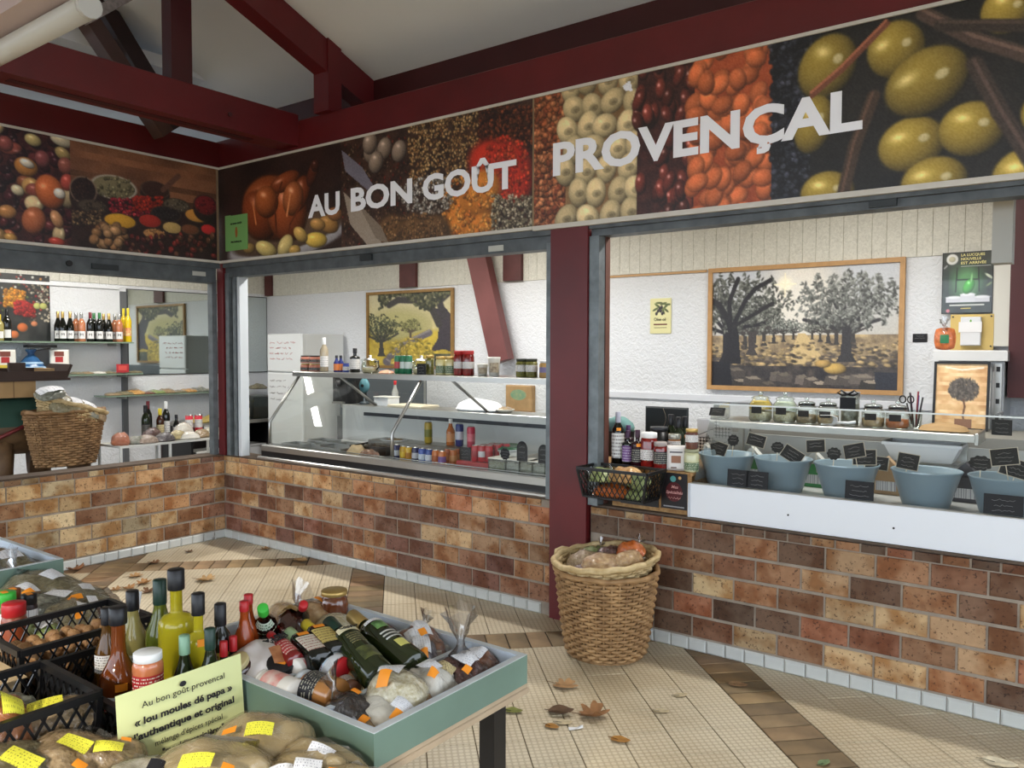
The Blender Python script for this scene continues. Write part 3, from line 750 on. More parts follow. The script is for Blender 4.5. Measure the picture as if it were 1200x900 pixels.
for pts, w_, c in (([(950, 112), (985, 82), (1038, 28)], 6, (112, 66, 48)), ([(1080, 16), (1140, 46), (1200, 64), (1260, 70)], 16, (72, 56, 48)), ([(1140, 74), (1170, 130), (1215, 200)], 18, (58, 46, 40)), ([(1022, 112), (1000, 170), (985, 232)], 15, (62, 46, 36)), ([(1100, 30), (1200, 30)], 14, (50, 40, 34))):
    W.line(pts, w_, c); W.line([(x-1, y-4) for x, y in pts], max(1, w_*.2), tuple(q*1.5 for q in c))
W.poly([(729, 101), (738, 94), (741, 106), (733, 107)], (220, 220, 228))
cv.grain(8)
s2 = thing('shop_sign', 'signboard with dried fruit bands and big green olives lettered PROVENÇAL', 'sign', T(0, 0, 0))
part('backing_board', G().box(CX0-.004, CX1, -.044, -.004, 2.355, 3.15), BACKB, s2)
picture('print', cv, CX1-CX0, ZS1-ZS0, s2, T(CX0, -.046, ZS0), gain=1.1)
text('lettering', 'PROVENÇAL', PY(-.05, 648, 190).x, PY(-.05, 1011, 130).x, 2.662, .192, LETTER, s2, T(0, -.048, 0), .036)
part('top_strip', G().box(CX0-.004, CX1, -.056, -.02, 3.135, 3.152), CREAM, s2)
part('bottom_strip', G().box(CX0-.004, CX1, -.056, -.02, 2.345, 2.372), CREAM, s2)

# board three, round the corner: mixed nuts and bowls of spices
AY0, AY1 = -2.6, -.075
cv = sign_canvas(AY0, AY1); W = OnWall(cv, fA, AY0, 1)
cv.noise(0, 0, cv.w, cv.h, (40, 18, 20), (78, 36, 32), 7, 31)
W.scatter(200, -90, 120, 84, 290, 7, 6, [(70, 26, 32), (94, 40, 40), (52, 20, 24)], .8, .3, 32)
W.scatter(26, -90, 130, 80, 285, 11, 9, [(196, 150, 90), (170, 96, 60), (214, 186, 140), (150, 76, 62)], .6, .25, 35)
for px, py, rx, ry, a_, c in ((6, 168, 9, 9, 0, (150, 78, 70)), (38, 164, 10, 7, .2, (206, 184, 124)), (72, 165, 14, 7, .2, (214, 200, 170)), (30, 195, 14, 11, .2, (200, 132, 64)), (31, 191, 9, 5, .3, (238, 226, 206)), (49, 186, 9, 10, 0, (140, 74, 72)), (73, 180, 10, 7, .5, (176, 150, 96)), (76, 194, 9, 10, 0, (152, 86, 72)), (58, 224, 17, 20, -.3, (206, 106, 56)), (78, 213, 8, 10, .2, (190, 80, 66)), (69, 226, 7, 6, .4, (236, 226, 212)), (20, 222, 8, 6, .4, (222, 206, 168)), (8, 247, 11, 8, -.1, (194, 134, 78)), (39, 257, 14, 16, .3, (186, 104, 66)), (66, 256, 7, 11, -.4, (196, 140, 96)), (12, 277, 8, 5, .2, (200, 150, 80)), (66, 282, 10, 5, .1, (190, 70, 56)), (-30, 200, 16, 14, 0, (190, 120, 60)), (-60, 250, 16, 14, 0, (180, 90, 60))):
    W.ell(px, py, rx, ry, a_, c, .55, .25)
xa = W.p(83, 230)[0]
cv.noise(xa, 0, cv.w, cv.h*.48, (92, 58, 40), (140, 92, 62), 40, 36); 
cv.noise(xa, cv.h*.46, cv.w, cv.h, (28, 16, 14), (48, 28, 24), 12, 37)
for y_, k in ((.1, 1.1), (.28, .8), (.42, .6)): cv.noise(xa, cv.h*y_, cv.w, cv.h*(y_+.06), (96*k, 60*k, 40*k), (132*k, 86*k, 58*k), 30, 38)
def bowl(px, py, rx, ry, c, rim=(70, 52, 42), cols=None, n=60):
    W.ell(px, py+ry*.5, rx*1.02, ry*1.1, 0, (44, 28, 24), .3); W.ell(px, py, rx, ry, 0, c, .2, rim=rim)
    if cols: W.scatter(n, px-rx, py-ry, px+rx, py+ry, max(1, rx*.07), max(.9, ry*.13), cols, .6, .1, int(px), lambda x, y: ((x-px)/rx/.86)**2+((y-py)/ry/.86)**2 < 1)
bowl(133, 219, 27, 14, (122, 112, 82), (176, 166, 150), [(140, 130, 96), (104, 96, 66)], 90)
bowl(97, 222, 16, 16, (40, 24, 20), (120, 100, 84), [(60, 36, 28), (36, 20, 18)], 60)
bowl(181, 222, 17, 10, (56, 34, 26)); W.line([(190, 222), (208, 206)], 6, (96, 64, 50))
bowl(108, 241, 18, 8, (70, 58, 46), (50, 36, 30), [(90, 76, 58), (50, 40, 34)], 50)
W.scatter(120, 128, 232, 176, 252, 2.2, 2, [(150, 30, 44), (120, 22, 36), (176, 46, 54)], .6, .3, 41)
W.scatter(120, 155, 230, 190, 246, 2.2, 1.6, [(180, 50, 30), (150, 38, 26)], .5, 0, 42)
bowl(206, 240, 16, 8, (90, 80, 64), (50, 40, 34), [(120, 110, 90), (60, 52, 44)], 50)
bowl(194, 250, 18, 9, (34, 30, 30), (56, 44, 36), [(50, 44, 42), (24, 20, 20)], 60)
bowl(140, 258, 20, 9, (206, 152, 48), (60, 44, 36)); bowl(230, 252, 15, 8, (196, 136, 62), (60, 44, 36)); bowl(240, 240, 14, 12, (110, 30, 30), (50, 34, 30), [(140, 36, 36), (90, 22, 26)], 40)
bowl(175, 258, 14, 8, (160, 44, 34), (54, 36, 30)); bowl(201, 266, 12, 7, (188, 156, 96), (50, 36, 30)); bowl(180, 273, 14, 6, (182, 130, 80), (50, 36, 30), [(200, 150, 96), (150, 104, 62)], 40)
bowl(222, 268, 11, 6, (110, 66, 44)); bowl(243, 268, 9, 6, (190, 44, 46), (60, 30, 30))
W.scatter(160, 84, 246, 118, 262, 1.8, 1.5, [(140, 112, 78), (96, 72, 52), (60, 42, 34)], .6, 0, 44)
W.scatter(46, 104, 262, 146, 292, 6, 5, [(150, 108, 70), (120, 82, 54), (170, 128, 88)], .7, .15, 45, lambda x, y: ((x-126)/20)**2+((y-277)/15)**2 < 1)
W.scatter(60, 146, 276, 250, 302, 4, 3, [(120, 40, 34), (70, 26, 24), (96, 60, 44)], .7, .2, 46)
cv.a *= .94
cv.grain(8)
s3 = thing('shop_sign', 'signboard with mixed nuts and bowls of spices above the corner window', 'sign', T(0, 0, 0))
part('backing_board', G().box(.004, .044, -4, -.06, 2.355, 3.15), BACKB, s3)
part('end_trim', G().box(.004, .05, -.074, -.056, 2.36, 3.15), mat('sign_end_wood', (132, 110, 84), .6, var=.2), s3)
picture('print', cv, AY1-AY0, ZS1-ZS0, s3, Matrix(((0, 1, 0, 0), (1, 0, 0, 0), (0, 0, 1, 0), (0, 0, 0, 1))) @ T(AY0, .046, ZS0), gain=1.12)
part('top_strip', G().box(.02, .056, -4, -.03, 3.135, 3.152), CREAM, s3)
part('bottom_strip', G().box(.02, .056, -4, -.03, 2.352, 2.372), CREAM, s3)
# ------------------------------------------------------------------ lamps of the stall: tubes under its ceiling
TUBE = mat('lit_tube', (255, 252, 244), .5, emit=6)
def tube_lamp(x, y, ln, ang, watt, label):
    t = thing('fluorescent_lamp', label, 'lamp', T(x, y, ZC) @ RZ(ang), 'tube lamps under the stall ceiling')
    part('housing', G().box(-ln/2, ln/2, -.05, .05, -.055, 0), WHITE, t)
    part('tube', G().cyl(.015, -ln/2+.03, ln/2-.03, 10, T(0, 0, -.072) @ RY(PI/2)), TUBE, t)
    a = bpy.data.lights.new('tube_light', 'AREA'); a.shape = 'RECTANGLE'; a.size = ln; a.size_y = .12; a.energy = watt; a.color = (1, .97, .92)
    o = bpy.data.objects.new('tube_light', a); COL.objects.link(o); o.parent = t; o.location = (0, 0, -.10)
tube_lamp(4.7, .75, 1.8, 0, 50, 'lit tube lamp above the olive counter')
tube_lamp(1.6, .75, 1.8, 0, 66, 'lit tube lamp above the glass case')
tube_lamp(-1.3, -.3, 1.6, PI/2, 48, 'lit tube lamp in the corner room')
# ------------------------------------------------------------------ goods: builders
def labmat(name, rgb, ink=(40, 40, 46), rows=5, dens=.5, vertical=False):
    """paper label with lines of small print"""
    if name in _mats: return _mats[name]
    m = mat(name, rgb, .5); nt = m.node_tree; N = nt.nodes; L = nt.links; b = N['Principled BSDF']
    tc = N.new('ShaderNodeTexCoord'); mp = N.new('ShaderNodeMapping'); L.new(tc.outputs['Generated'], mp.inputs['Vector'])
    sx = N.new('ShaderNodeSeparateXYZ'); L.new(mp.outputs[0], sx.inputs[0])
    row = 2 if vertical else 1; colm = 1 if vertical else 0
    a = N.new('ShaderNodeMath'); a.operation = 'MULTIPLY'; a.inputs[1].default_value = rows; L.new(sx.outputs[row], a.inputs[0])
    fr = N.new('ShaderNodeMath'); fr.operation = 'FRACT'; L.new(a.outputs[0], fr.inputs[0])
    fl_ = N.new('ShaderNodeMath'); fl_.operation = 'FLOOR'; L.new(a.outputs[0], fl_.inputs[0])
    lt = N.new('ShaderNodeMath'); lt.operation = 'LESS_THAN'; lt.inputs[1].default_value = .42; L.new(fr.outputs[0], lt.inputs[0])
    xx = N.new('ShaderNodeMath'); xx.operation = 'MULTIPLY'; xx.inputs[1].default_value = 24; L.new(sx.outputs[colm], xx.inputs[0])
    cb = N.new('ShaderNodeCombineXYZ'); L.new(xx.outputs[0], cb.inputs[0]); L.new(fl_.outputs[0], cb.inputs[1])
    nz = N.new('ShaderNodeTexNoise'); nz.inputs['Scale'].default_value = 1.; nz.inputs['Detail'].default_value = 1; L.new(cb.outputs[0], nz.inputs['Vector'])
    gt = N.new('ShaderNodeMath'); gt.operation = 'GREATER_THAN'; gt.inputs[1].default_value = 1-dens; L.new(nz.outputs['Fac'], gt.inputs[0])
    mu = N.new('ShaderNodeMath'); mu.operation = 'MULTIPLY'; L.new(lt.outputs[0], mu.inputs[0]); L.new(gt.outputs[0], mu.inputs[1])
    mx = N.new('ShaderNodeMix'); mx.data_type = 'RGBA'; L.new(mu.outputs[0], mx.inputs[0]); mx.inputs[6].default_value = (*lin(rgb), 1); mx.inputs[7].default_value = (*lin(ink), 1)
    L.new(mx.outputs[2], b.inputs['Base Color'])
    return m
LAB_W = labmat('label_white', (226, 226, 228), (120, 120, 136), 7, .44)
LAB_WV = labmat('label_white_upright', (224, 222, 218), (80, 70, 70), 7, .5, True)
LAB_Y = labmat('label_yellow', (226, 220, 70), (120, 114, 40), 6, .44)
LAB_CR = labmat('label_cream', (214, 198, 150), (90, 70, 50), 6, .5, True)
LAB_RED = labmat('label_red', (168, 36, 40), (226, 214, 200), 5, .5, True)
LAB_DK = labmat('label_dark', (34, 34, 40), (170, 166, 150), 6, .5, True)
LAB_GR = labmat('label_green', (70, 100, 64), (210, 210, 190), 5, .5, True)
ORANGE = mat('orange_sticker', (244, 150, 40), .5)
CHALK = labmat('chalk_board', (26, 28, 32), (120, 122, 126), 4, .46, True)
def face_to(p):
    """rotation about z that turns local +x towards the visitors' side"""
    return RZ(math.atan2(CAM[1]-p[1], CAM[0]-p[0]))
def tilt_to(p, ang):
    """leans a thing's top towards the visitors' side"""
    d = Vector((CAM[0]-p[0], CAM[1]-p[1], 0)).normalized(); return Matrix.Rotation(ang, 4, Vector((-d.y, d.x, 0)))
PROF = {
 'wine': ([(0,0),(.92,0),(1,.012),(1,.60),(.93,.66),(.62,.74),(.38,.80),(.34,.84),(.34,.97),(.38,.975),(.38,1),(0,1)], .80),
 'burg': ([(0,0),(.92,0),(1,.012),(1,.46),(.9,.56),(.62,.68),(.40,.78),(.34,.84),(.34,.97),(.37,.975),(.37,1),(0,1)], .78),
 'oil': ([(0,0),(.94,0),(1,.015),(1,.56),(.96,.63),(.72,.71),(.42,.77),(.38,.80),(.38,.98),(.42,.985),(.42,1),(0,1)], .79),
 'sauce': ([(0,0),(.94,0),(1,.02),(1,.5),(.92,.58),(.55,.70),(.42,.78),(.40,.86),(.40,1),(0,1)], .84),
 'flask': ([(0,0),(.94,0),(1,.02),(1,.34),(.95,.42),(.62,.52),(.40,.60),(.36,.70),(.36,.9),(.40,.92),(.40,1),(0,1)], .86),
 'stout': ([(0,0),(.94,0),(1,.015),(1,.60),(.97,.64),(.70,.675),(.36,.69),(.33,.71),(.33,.98),(.36,.985),(.36,1),(0,1)], .80),
}
_mc = {}
def cached(key, fn):
    if key not in _mc: _mc[key] = fn().mesh(str(key[0]))
    return _mc[key]
def bottle(label, M, h, r, kind, body, cap, lab=None, lz=(.14, .46), la=1.25, sq=None, sticker=None, group=None, turn=0., capr=1.14, name='bottle', cat='bottle', neck=None, capz=None):
    """M places the foot; local +x carries the label"""
    pr, cz = PROF[kind]
    if capz: cz = capz
    t = thing(name, label, cat, M @ RZ(turn), group)
    part('body', cached(('body', kind, h, r, sq), lambda: G().lathe([(a*r, b*h) for a, b in pr], 18, sq=sq)), body, t)
    nr = [a for a, b in pr][-2]*r
    part('cap', cached(('cap', kind, h, r, capr, cz), lambda: G().lathe([(nr*capr*.98, cz*h), (nr*capr, cz*h+.001), (nr*capr, h*1.003), (nr*capr*.9, h*1.008), (0, h*1.008)], 16)), cap, t)
    if lab is not None:
        part('label', cached(('label', h, r, lz, la, sq), lambda: G().lathe([(r*1.012, lz[0]*h), (r*1.012, lz[1]*h)], 14, a0=-la, a1=la, sq=sq)), lab, t)
    if neck is not None:
        zz = .70 if kind != 'stout' else .72
        part('neck_label', cached(('neck', kind, h, r), lambda: G().lathe([(nr*1.12, zz*h+.02*h), (nr*1.06, zz*h+.09*h)], 14)), neck, t)
    if sticker:
        z, a = sticker
        part('price_sticker', cached(('stk', h, r, z, a), lambda: G().lathe([(r*1.03, z*h-.009), (r*1.03, z*h+.009)], 5, a0=a-.013/r, a1=a+.013/r, sq=sq)), ORANGE, t)
    return t
def jar(label, M, h, r, content, lid, lab=None, lz=(.2, .62), la=1.3, group=None, lidh=.14, name='jar', cat='jar', shape=0, sticker=None, glassy=False, turn=0.):
    t = thing(name, label, cat, M @ RZ(turn), group)
    hb = h*(1-lidh)
    pr = [(0,0),(.94,0),(1,.05),(1,.86),(.9,.96),(.84,1),(0,1)] if shape == 0 else [(0,0),(.8,0),(.95,.15),(1,.4),(.98,.7),(.86,.9),(.74,.97),(.74,1),(0,1)]
    part('body', cached(('jarbody', h, r, lidh, shape), lambda: G().lathe([(a*r, b*hb) for a, b in pr], 18)), content, t)
    part('lid', cached(('lid', h, r, lidh, shape), lambda: G().lathe([(r*.86, hb*.985), (r*.93, hb), (r*.93, h*.985), (r*.88, h), (0, h)], 18)), lid, t)
    if lab is not None:
        part('label', cached(('jlab', h, r, lz, la), lambda: G().lathe([(r*1.012, lz[0]*h), (r*1.012, lz[1]*h)], 14, a0=-la, a1=la)), lab, t)
    if sticker is not None:
        part('price_sticker', cached(('lidstk', h, r), lambda: G().box(-.013, .013, -.008, .008, h, h+.001)), ORANGE, t, RZ(sticker))
    return t
def can(label, M, h, r, body, band, group=None, top=None):
    t = thing('drink_can', label, 'can', M, group)
    part('body', cached(('can', h, r), lambda: G().lathe([(0,0),(r*.8,0),(r,.008),(r,h-.014),(r*.84,h-.002)], 14)), body, t)
    part('lid', cached(('canlid', h, r), lambda: G().lathe([(r*.84,h-.002),(r*.84,h),(r*.78,h),(r*.75,h-.004),(0,h-.004)], 14)), top or STEEL, t)
    part('band', cached(('canband', h, r), lambda: G().lathe([(r*1.008, h*.30), (r*1.008, h*.66)], 14)), band, t)
    return t
def bag_surface(w_, l_, h_, seed, sag=.0):
    rnd = random.Random(seed); ph = [(rnd.uniform(1, 3.2), rnd.uniform(1, 3.2), rnd.uniform(0, 6), rnd.uniform(-1, 1)) for _ in range(5)]
    def f(u, v, flat=False):
        x = u*(1-.16*v*v)*w_/2; y = v*(1-.16*u*u)*l_/2
        k = max(0, (1-u*u)*(1-v*v))**.42
        n = sum(d*math.sin(a*u*2+b*v*2+c) for a, b, c, d in ph)/5
        ang = math.atan2(v, u); rad = max(abs(u), abs(v))
        cre = (1-abs(math.sin(ang*4.5+ph[0][2]+2*rad)))*rad*.5+(1-abs(math.sin(ph[1][2]+u*4.1+v*2.7)))*.35+(1-abs(math.sin(ph[2][2]+u*2.3-v*5.2)))*.3
        if flat: cre = .95
        z = h_*(.14+.80*k)*(1+.26*n+.16*(cre-.45))+sag*u*h_
        return Vector((x, y, max(z, .004)))
    return f
def bag(label, M, w_, l_, h_, content, seed=1, stickers=(), knot=None, group=None, name='bag', cat='bag', n=12, knotm=None):
    n = max(n, 10)+6
    """filled plastic bag lying on its back; stickers (u0,u1,v0,v1,material)"""
    t = thing(name, label, cat, M, group)
    f = bag_surface(w_, l_, h_, seed)
    def build():
        g = G(); v = []; fc = []
        us = [-1+2*i/n for i in range(n+1)]
        for a in us:
            for b in us: v.append(tuple(f(a, b)))
        N0 = len(v)
        for a in us:
            for b in us:
                q = f(a, b); e = max(abs(a), abs(b)) > .999
                v.append((q.x*.97, q.y*.97, q.z*.9 if e else .0))
        k = n+1
        for i in range(n):
            for j in range(n):
                fc.append((i*k+j, (i+1)*k+j, (i+1)*k+j+1, i*k+j+1)); fc.append((N0+i*k+j+1, N0+(i+1)*k+j+1, N0+(i+1)*k+j, N0+i*k+j))
        def seam(a, b): fc.append((a, b, N0+b, N0+a))
        for i in range(n):
            seam(i, i+1) if False else fc.append((i+1, i, N0+i, N0+i+1))
            a, b = n*k+i, n*k+i+1; fc.append((a, b, N0+b, N0+a))
            a, b = i*k, (i+1)*k; fc.append((a, b, N0+b, N0+a))
            a, b = i*k+n, (i+1)*k+n; fc.append((b, a, N0+a, N0+b))
        return g.add(v, fc, True)
    part('body', build(), content, t)
    if h_ > .05 and content.name.startswith('bagged') and (seed >= 300 or seed >= 120 and seed < 135):
        g = build(); g.v = [(x*1.025, y*1.025, z*1.03+.0015) for x, y, z in g.v]
        part('film', g, FILMC, t)
    for s_ in stickers:
        u0, u1, v0, v1, m_ = s_[:5]
        if seed >= 400: uc, vc = (u0+u1)/2, (v0+v1)/2; u0, u1, v0, v1 = uc+(u0-uc)*.82, uc+(u1-uc)*.82, vc+(v0-vc)*.82, vc+(v1-vc)*.82
        nm = 'price_sticker' if m_ is ORANGE else 'label'
        g = G(); v = []; fc = []; nn = 4; lift = .006 if m_ is ORANGE else .004
        for i in range(nn+1):
            for j in range(nn+1):
                q = f(u0+(u1-u0)*i/nn, v0+(v1-v0)*j/nn, True); v.append((q.x, q.y, q.z+lift*.6+(.035*q.z+.002 if h_ > .05 else 0)))
        for i in range(nn):
            for j in range(nn): fc.append((i*5+j, (i+1)*5+j, (i+1)*5+j+1, i*5+j+1))
        part(nm, g.add(v, fc, True), m_, t)
    if knot is None and h_ > .05 and cat == 'bag':
        g = G(); v = []; fc = []; r3 = random.Random(seed+9)
        for i in range(9):
            u = -.75+1.5*i/8; q = f(u, .97); z0 = q.z
            v.append((q.x, q.y-.004, z0)); v.append((q.x*1.02, q.y+l_*.10+r3.uniform(-.004, .004), z0*.7+r3.uniform(0, .012)))
        for i in range(8): fc.append((2*i, 2*i+1, 2*i+3, 2*i+2))
        part('crimped_end', g.add(v, fc, True), FILM, t)
    if knot is not None:
        a, sz = knot
        g = G(); rnd = random.Random(seed+5); pr = []
        m_ = 14
        v = []; fc = []
        for j, (rr, zz) in enumerate(((.5, -.12), (.16, .15), (.12, .28), (.34, .55), (.62, .9))):
            for i in range(m_):
                k = 1+(.32 if j != 1 and j != 2 else .1)*math.sin(i*3.1+j)+rnd.uniform(-.12, .12)
                an = 2*PI*i/m_; v.append((rr*k*sz*math.cos(an), rr*k*sz*math.sin(an)*.6, zz*sz*(1+.15*rnd.uniform(-1, 1))))
        for j in range(4):
            for i in range(m_): fc.append((j*m_+i, j*m_+(i+1) % m_, (j+1)*m_+(i+1) % m_, (j+1)*m_+i))
        q = f(.92*math.cos(a), .92*math.sin(a))
        part('tied_end', g.add(v, fc, True), knotm or FILM, t, T(*q) @ RZ(a) @ RY(R(55)))
    return t
def content(name, c1, c2, scale=60, bump=.5, coat=.7, rough=.5):
    """what is in a clear bag, seen through creased glossy film"""
    key = 'bagged_'+name
    if key in _mats: return _mats[key]
    m = mat(key, c1, .55, rgb2=c2, scale=scale, coat=1.)
    N = m.node_tree.nodes; L = m.node_tree.links; b = N['Principled BSDF']; b.inputs['Coat Roughness'].default_value = .05; b.inputs['Coat IOR'].default_value = 1.6
    tc = N.new('ShaderNodeTexCoord'); nz = N.new('ShaderNodeTexNoise'); nz.inputs['Scale'].default_value = 26; nz.inputs['Detail'].default_value = 2.5; nz.inputs['Distortion'].default_value = .9
    L.new(tc.outputs['Object'], nz.inputs['Vector'])
    sb = N.new('ShaderNodeMath'); sb.operation = 'SUBTRACT'; sb.inputs[1].default_value = .5; L.new(nz.outputs['Fac'], sb.inputs[0])
    ab = N.new('ShaderNodeMath'); ab.operation = 'ABSOLUTE'; L.new(sb.outputs[0], ab.inputs[0])
    mr = N.new('ShaderNodeMapRange'); mr.inputs[1].default_value = 0; mr.inputs[2].default_value = .16; mr.inputs[3].default_value = 1; mr.inputs[4].default_value = 0; L.new(ab.outputs[0], mr.inputs[0])
    bp = N.new('ShaderNodeBump'); bp.inputs['Strength'].default_value = .9; bp.inputs['Distance'].default_value = .006; L.new(mr.outputs[0], bp.inputs['Height']); L.new(bp.outputs['Normal'], b.inputs['Coat Normal'])
    n2 = N.new('ShaderNodeTexNoise'); n2.inputs['Scale'].default_value = scale*1.2; L.new(tc.outputs['Object'], n2.inputs['Vector'])
    b2 = N.new('ShaderNodeBump'); b2.inputs['Strength'].default_value = min(1, bump*1.3); b2.inputs['Distance'].default_value = .006; L.new(n2.outputs['Fac'], b2.inputs['Height']); L.new(b2.outputs['Normal'], b.inputs['Normal'])
    return m
C_POWDER = content('brown_powder', (184, 163, 122), (168, 148, 108), 14, .4)
C_HERB = content('herbs', (146, 136, 104), (110, 102, 74), 60)
C_SPICE = content('orange_spice', (196, 130, 82), (170, 104, 64), 16, .6)
C_NUTS = content('nuts', (150, 100, 72), (96, 60, 46), 45)
C_DARKN = content('dark_berries', (110, 70, 62), (60, 36, 36), 50)
C_SEED = content('pale_seeds', (222, 214, 188), (186, 172, 132), 90)
C_WHITE = content('white_flour', (232, 228, 218), (212, 206, 190), 10, .4)
C_BLACK = content('black_seeds', (70, 66, 66), (24, 22, 24), 110)
C_PEA = content('peanuts', (206, 174, 126), (160, 120, 80), 40)
C_PASTA = content('pasta', (216, 176, 110), (178, 124, 64), 40)
C_GREENP = content('green_pasta', (158, 168, 106), (110, 130, 70), 40)
C_ORANGE = content('orange_lentils', (206, 110, 40), (176, 84, 26), 50)
C_GREY = content('grey_herbs', (150, 150, 136), (96, 98, 84), 40)
C_WINE = content('red_beans', (92, 44, 44), (60, 26, 30), 50)
C_LAV = content('grey_lavender', (120, 112, 112), (72, 66, 74), 60)
C_TAN = content('tan_herb', (170, 146, 110), (134, 110, 78), 70)
DKGLASS = mat('dark_wine_glass', (18, 20, 16), .08, spec=.6)
GRGLASS = mat('dark_green_glass', (28, 38, 20), .07, spec=.6)
BRGLASS = mat('brown_glass', (60, 30, 14), .08, spec=.6)
ROSE = mat('rose_wine', (206, 132, 92), .08, trans=.25, spec=.6)
YELLOWB = mat('yellow_liqueur', (224, 190, 34), .12)
OILG = mat('olive_oil_yellow', (192, 176, 36), .06, trans=.25, spec=.6)
OILD = mat('olive_oil_green', (104, 112, 34), .06, trans=.25, spec=.6)
OILP = mat('pale_vinegar', (196, 182, 110), .06, trans=.4, spec=.6)
AMBER = mat('amber_vinegar', (120, 60, 24), .06, trans=.2, spec=.6)
REDJAR = mat('red_sauce_jar', (136, 28, 24), .12, rgb2=(100, 20, 18), scale=40, coat=.6)
GRNJAR = mat('green_olive_jar', (126, 122, 60), .15, rgb2=(86, 86, 36), scale=60, coat=.6)
HONEY = mat('honey_jar', (104, 54, 26), .08, coat=.8)
def P_(name, rgb, rough=.4): return mat('plastic_'+name, rgb, rough)
CAPB = P_('black', (20, 20, 24)); CAPR = P_('red', (178, 30, 36)); CAPG = P_('green', (60, 176, 60)); CAPDG = P_('dark_green', (26, 54, 44)); CAPW = P_('white', (232, 232, 230)); CAPY = P_('yellow', (226, 206, 52)); CAPGOLD = mat('gold_foil', (190, 160, 96), .35, metal=.6); CAPLG = P_('light_green', (176, 206, 160)); CAPBUR = P_('burgundy', (110, 26, 34)); CAPSTEEL = STEEL
CAPORG = P_('orange', (222, 120, 40))

# ------------------------------------------------------------------ corner room: mirror, shelves, wine
mirror = thing('wall_mirror', 'large wall mirror in the corner reflecting the olive tree painting', 'mirror', T(XL, 0, 0))
part('glass', G().box(.012, .02, .49, YB-.02, 1.345, 2.275), mat('mirror_silver', (206, 214, 212), .03, metal=1.), mirror)
part('backing', G().box(.002, .0115, .48, YB-.01, 1.335, 2.285), simple((60, 62, 62)), mirror)
SHELFG = mat('shelf_glass', (150, 172, 150), .15, trans=.35)
SX = XL+.26
def shelf(px0, py0, px1, py1, label, x=SX, back=XL+.004, m=None, th=.014):
    a, b = PX(x, px0, py0), PX(x, px1, py1); z = (a.z+b.z)/2
    t = thing('wall_shelf', label, 'shelf', T(0, 0, z))
    part('shelf_board', G().box(back, x, min(a.y, b.y), max(a.y, b.y), -th, 0), m or SHELFG, t)
    for yy in (min(a.y, b.y)+.25, max(a.y, b.y)-.15):
        part('bracket', G().box(back, x-.06, yy-.008, yy+.008, -th-.03, -th-.0005), STEEL, t)
    return z
zs1 = shelf(-40, 399, 157, 401, 'upper glass shelf carrying the wine bottles')
zs2 = shelf(-40, 438, 168, 440.5, 'middle glass shelf carrying the blue tagine')
zs3 = shelf(124, 462, 290, 459, 'lower glass shelf heaped with flat herb packets')
def on_shelf(px, z, x):
    """point at height z on the wall-parallel line x seen in column px"""
    q = PX(x, px, 450); return Vector((x, q.y, z))
WL = [LAB_WV]
wine = [(69.5, 'burg', DKGLASS, CAPGOLD, .30, -2.42, 'dark wine bottle with gold neck closest to the spice poster'),
 (75, 'burg', DKGLASS, CAPGOLD, .30, -2.36, 'second dark gold necked wine bottle from the spice poster'),
 (83.7, 'burg', DKGLASS, CAPGOLD, .30, -2.36, 'third dark gold necked wine bottle, left of the rosé bottles'),
 (90.5, 'wine', ROSE, CAPSTEEL, .295, -2.44, 'rosé bottle half hidden behind the third dark wine bottle'),
 (97, 'wine', ROSE, CAPSTEEL, .295, -2.36, 'rosé bottle in the front row before the burgundy capped bottle'),
 (107.3, 'wine', DKGLASS, CAPBUR, .30, -2.34, 'dark wine bottle with burgundy cap'),
 (111.5, 'wine', DKGLASS, P_('bottle_green', (50, 120, 66)), .30, -2.46, 'green capped wine bottle in the back row'),
 (118, 'wine', DKGLASS, P_('bottle_green', (50, 120, 66)), .30, -2.34, 'green capped wine bottle in the front row'),
 (122.8, 'burg', DKGLASS, CAPGOLD, .295, -2.45, 'dark gold necked bottle behind the green capped one'),
 (129, 'burg', DKGLASS, CAPGOLD, .295, -2.35, 'dark gold necked bottle left of the last rosé'),
 (136, 'wine', ROSE, CAPSTEEL, .295, -2.44, 'rosé bottle in the back row near the yellow bottles'),
 (141, 'wine', ROSE, CAPSTEEL, .295, -2.34, 'rosé bottle in the front row beside the yellow bottles'),
 (10, 'wine', DKGLASS, CAPB, .30, -2.36, 'dark bottle standing in front of the spice poster'),
 (1, 'wine', OILP, CAPY, .25, -2.36, 'pale yellow bottle at the left end of the wine shelf')]
for px, kd, bm, cm, h, x, lb in wine:
    q = on_shelf(px, zs1+.001, x)
    t = bottle(lb, T(*q) @ face_to(q), h, .037, kd, bm, cm, mat('wine_label', (222, 220, 216), .6), (.10, .36), 1.0, group='bottles on the wine shelf', capr=1.06)
    if 60 < px < 145: text('letter', 'M', -.014, .014, .06, .024, INK, t, RZ(PI/2) @ T(0, -.0385, 0))
for px, x, lb in ((146.3, -2.44, 'tall yellow liqueur bottle in the back row'), (151.5, -2.36, 'tall yellow liqueur bottle at the right end of the wine shelf')):
    q = on_shelf(px, zs1+.001, x)
    bottle(lb, T(*q) @ face_to(q), .36, .034, 'wine', YELLOWB, CAPY, mat('liqueur_label', (236, 214, 150), .6, rgb2=(206, 90, 60), scale=30), (.18, .42), 1.0, group='bottles on the wine shelf', capr=1.06)
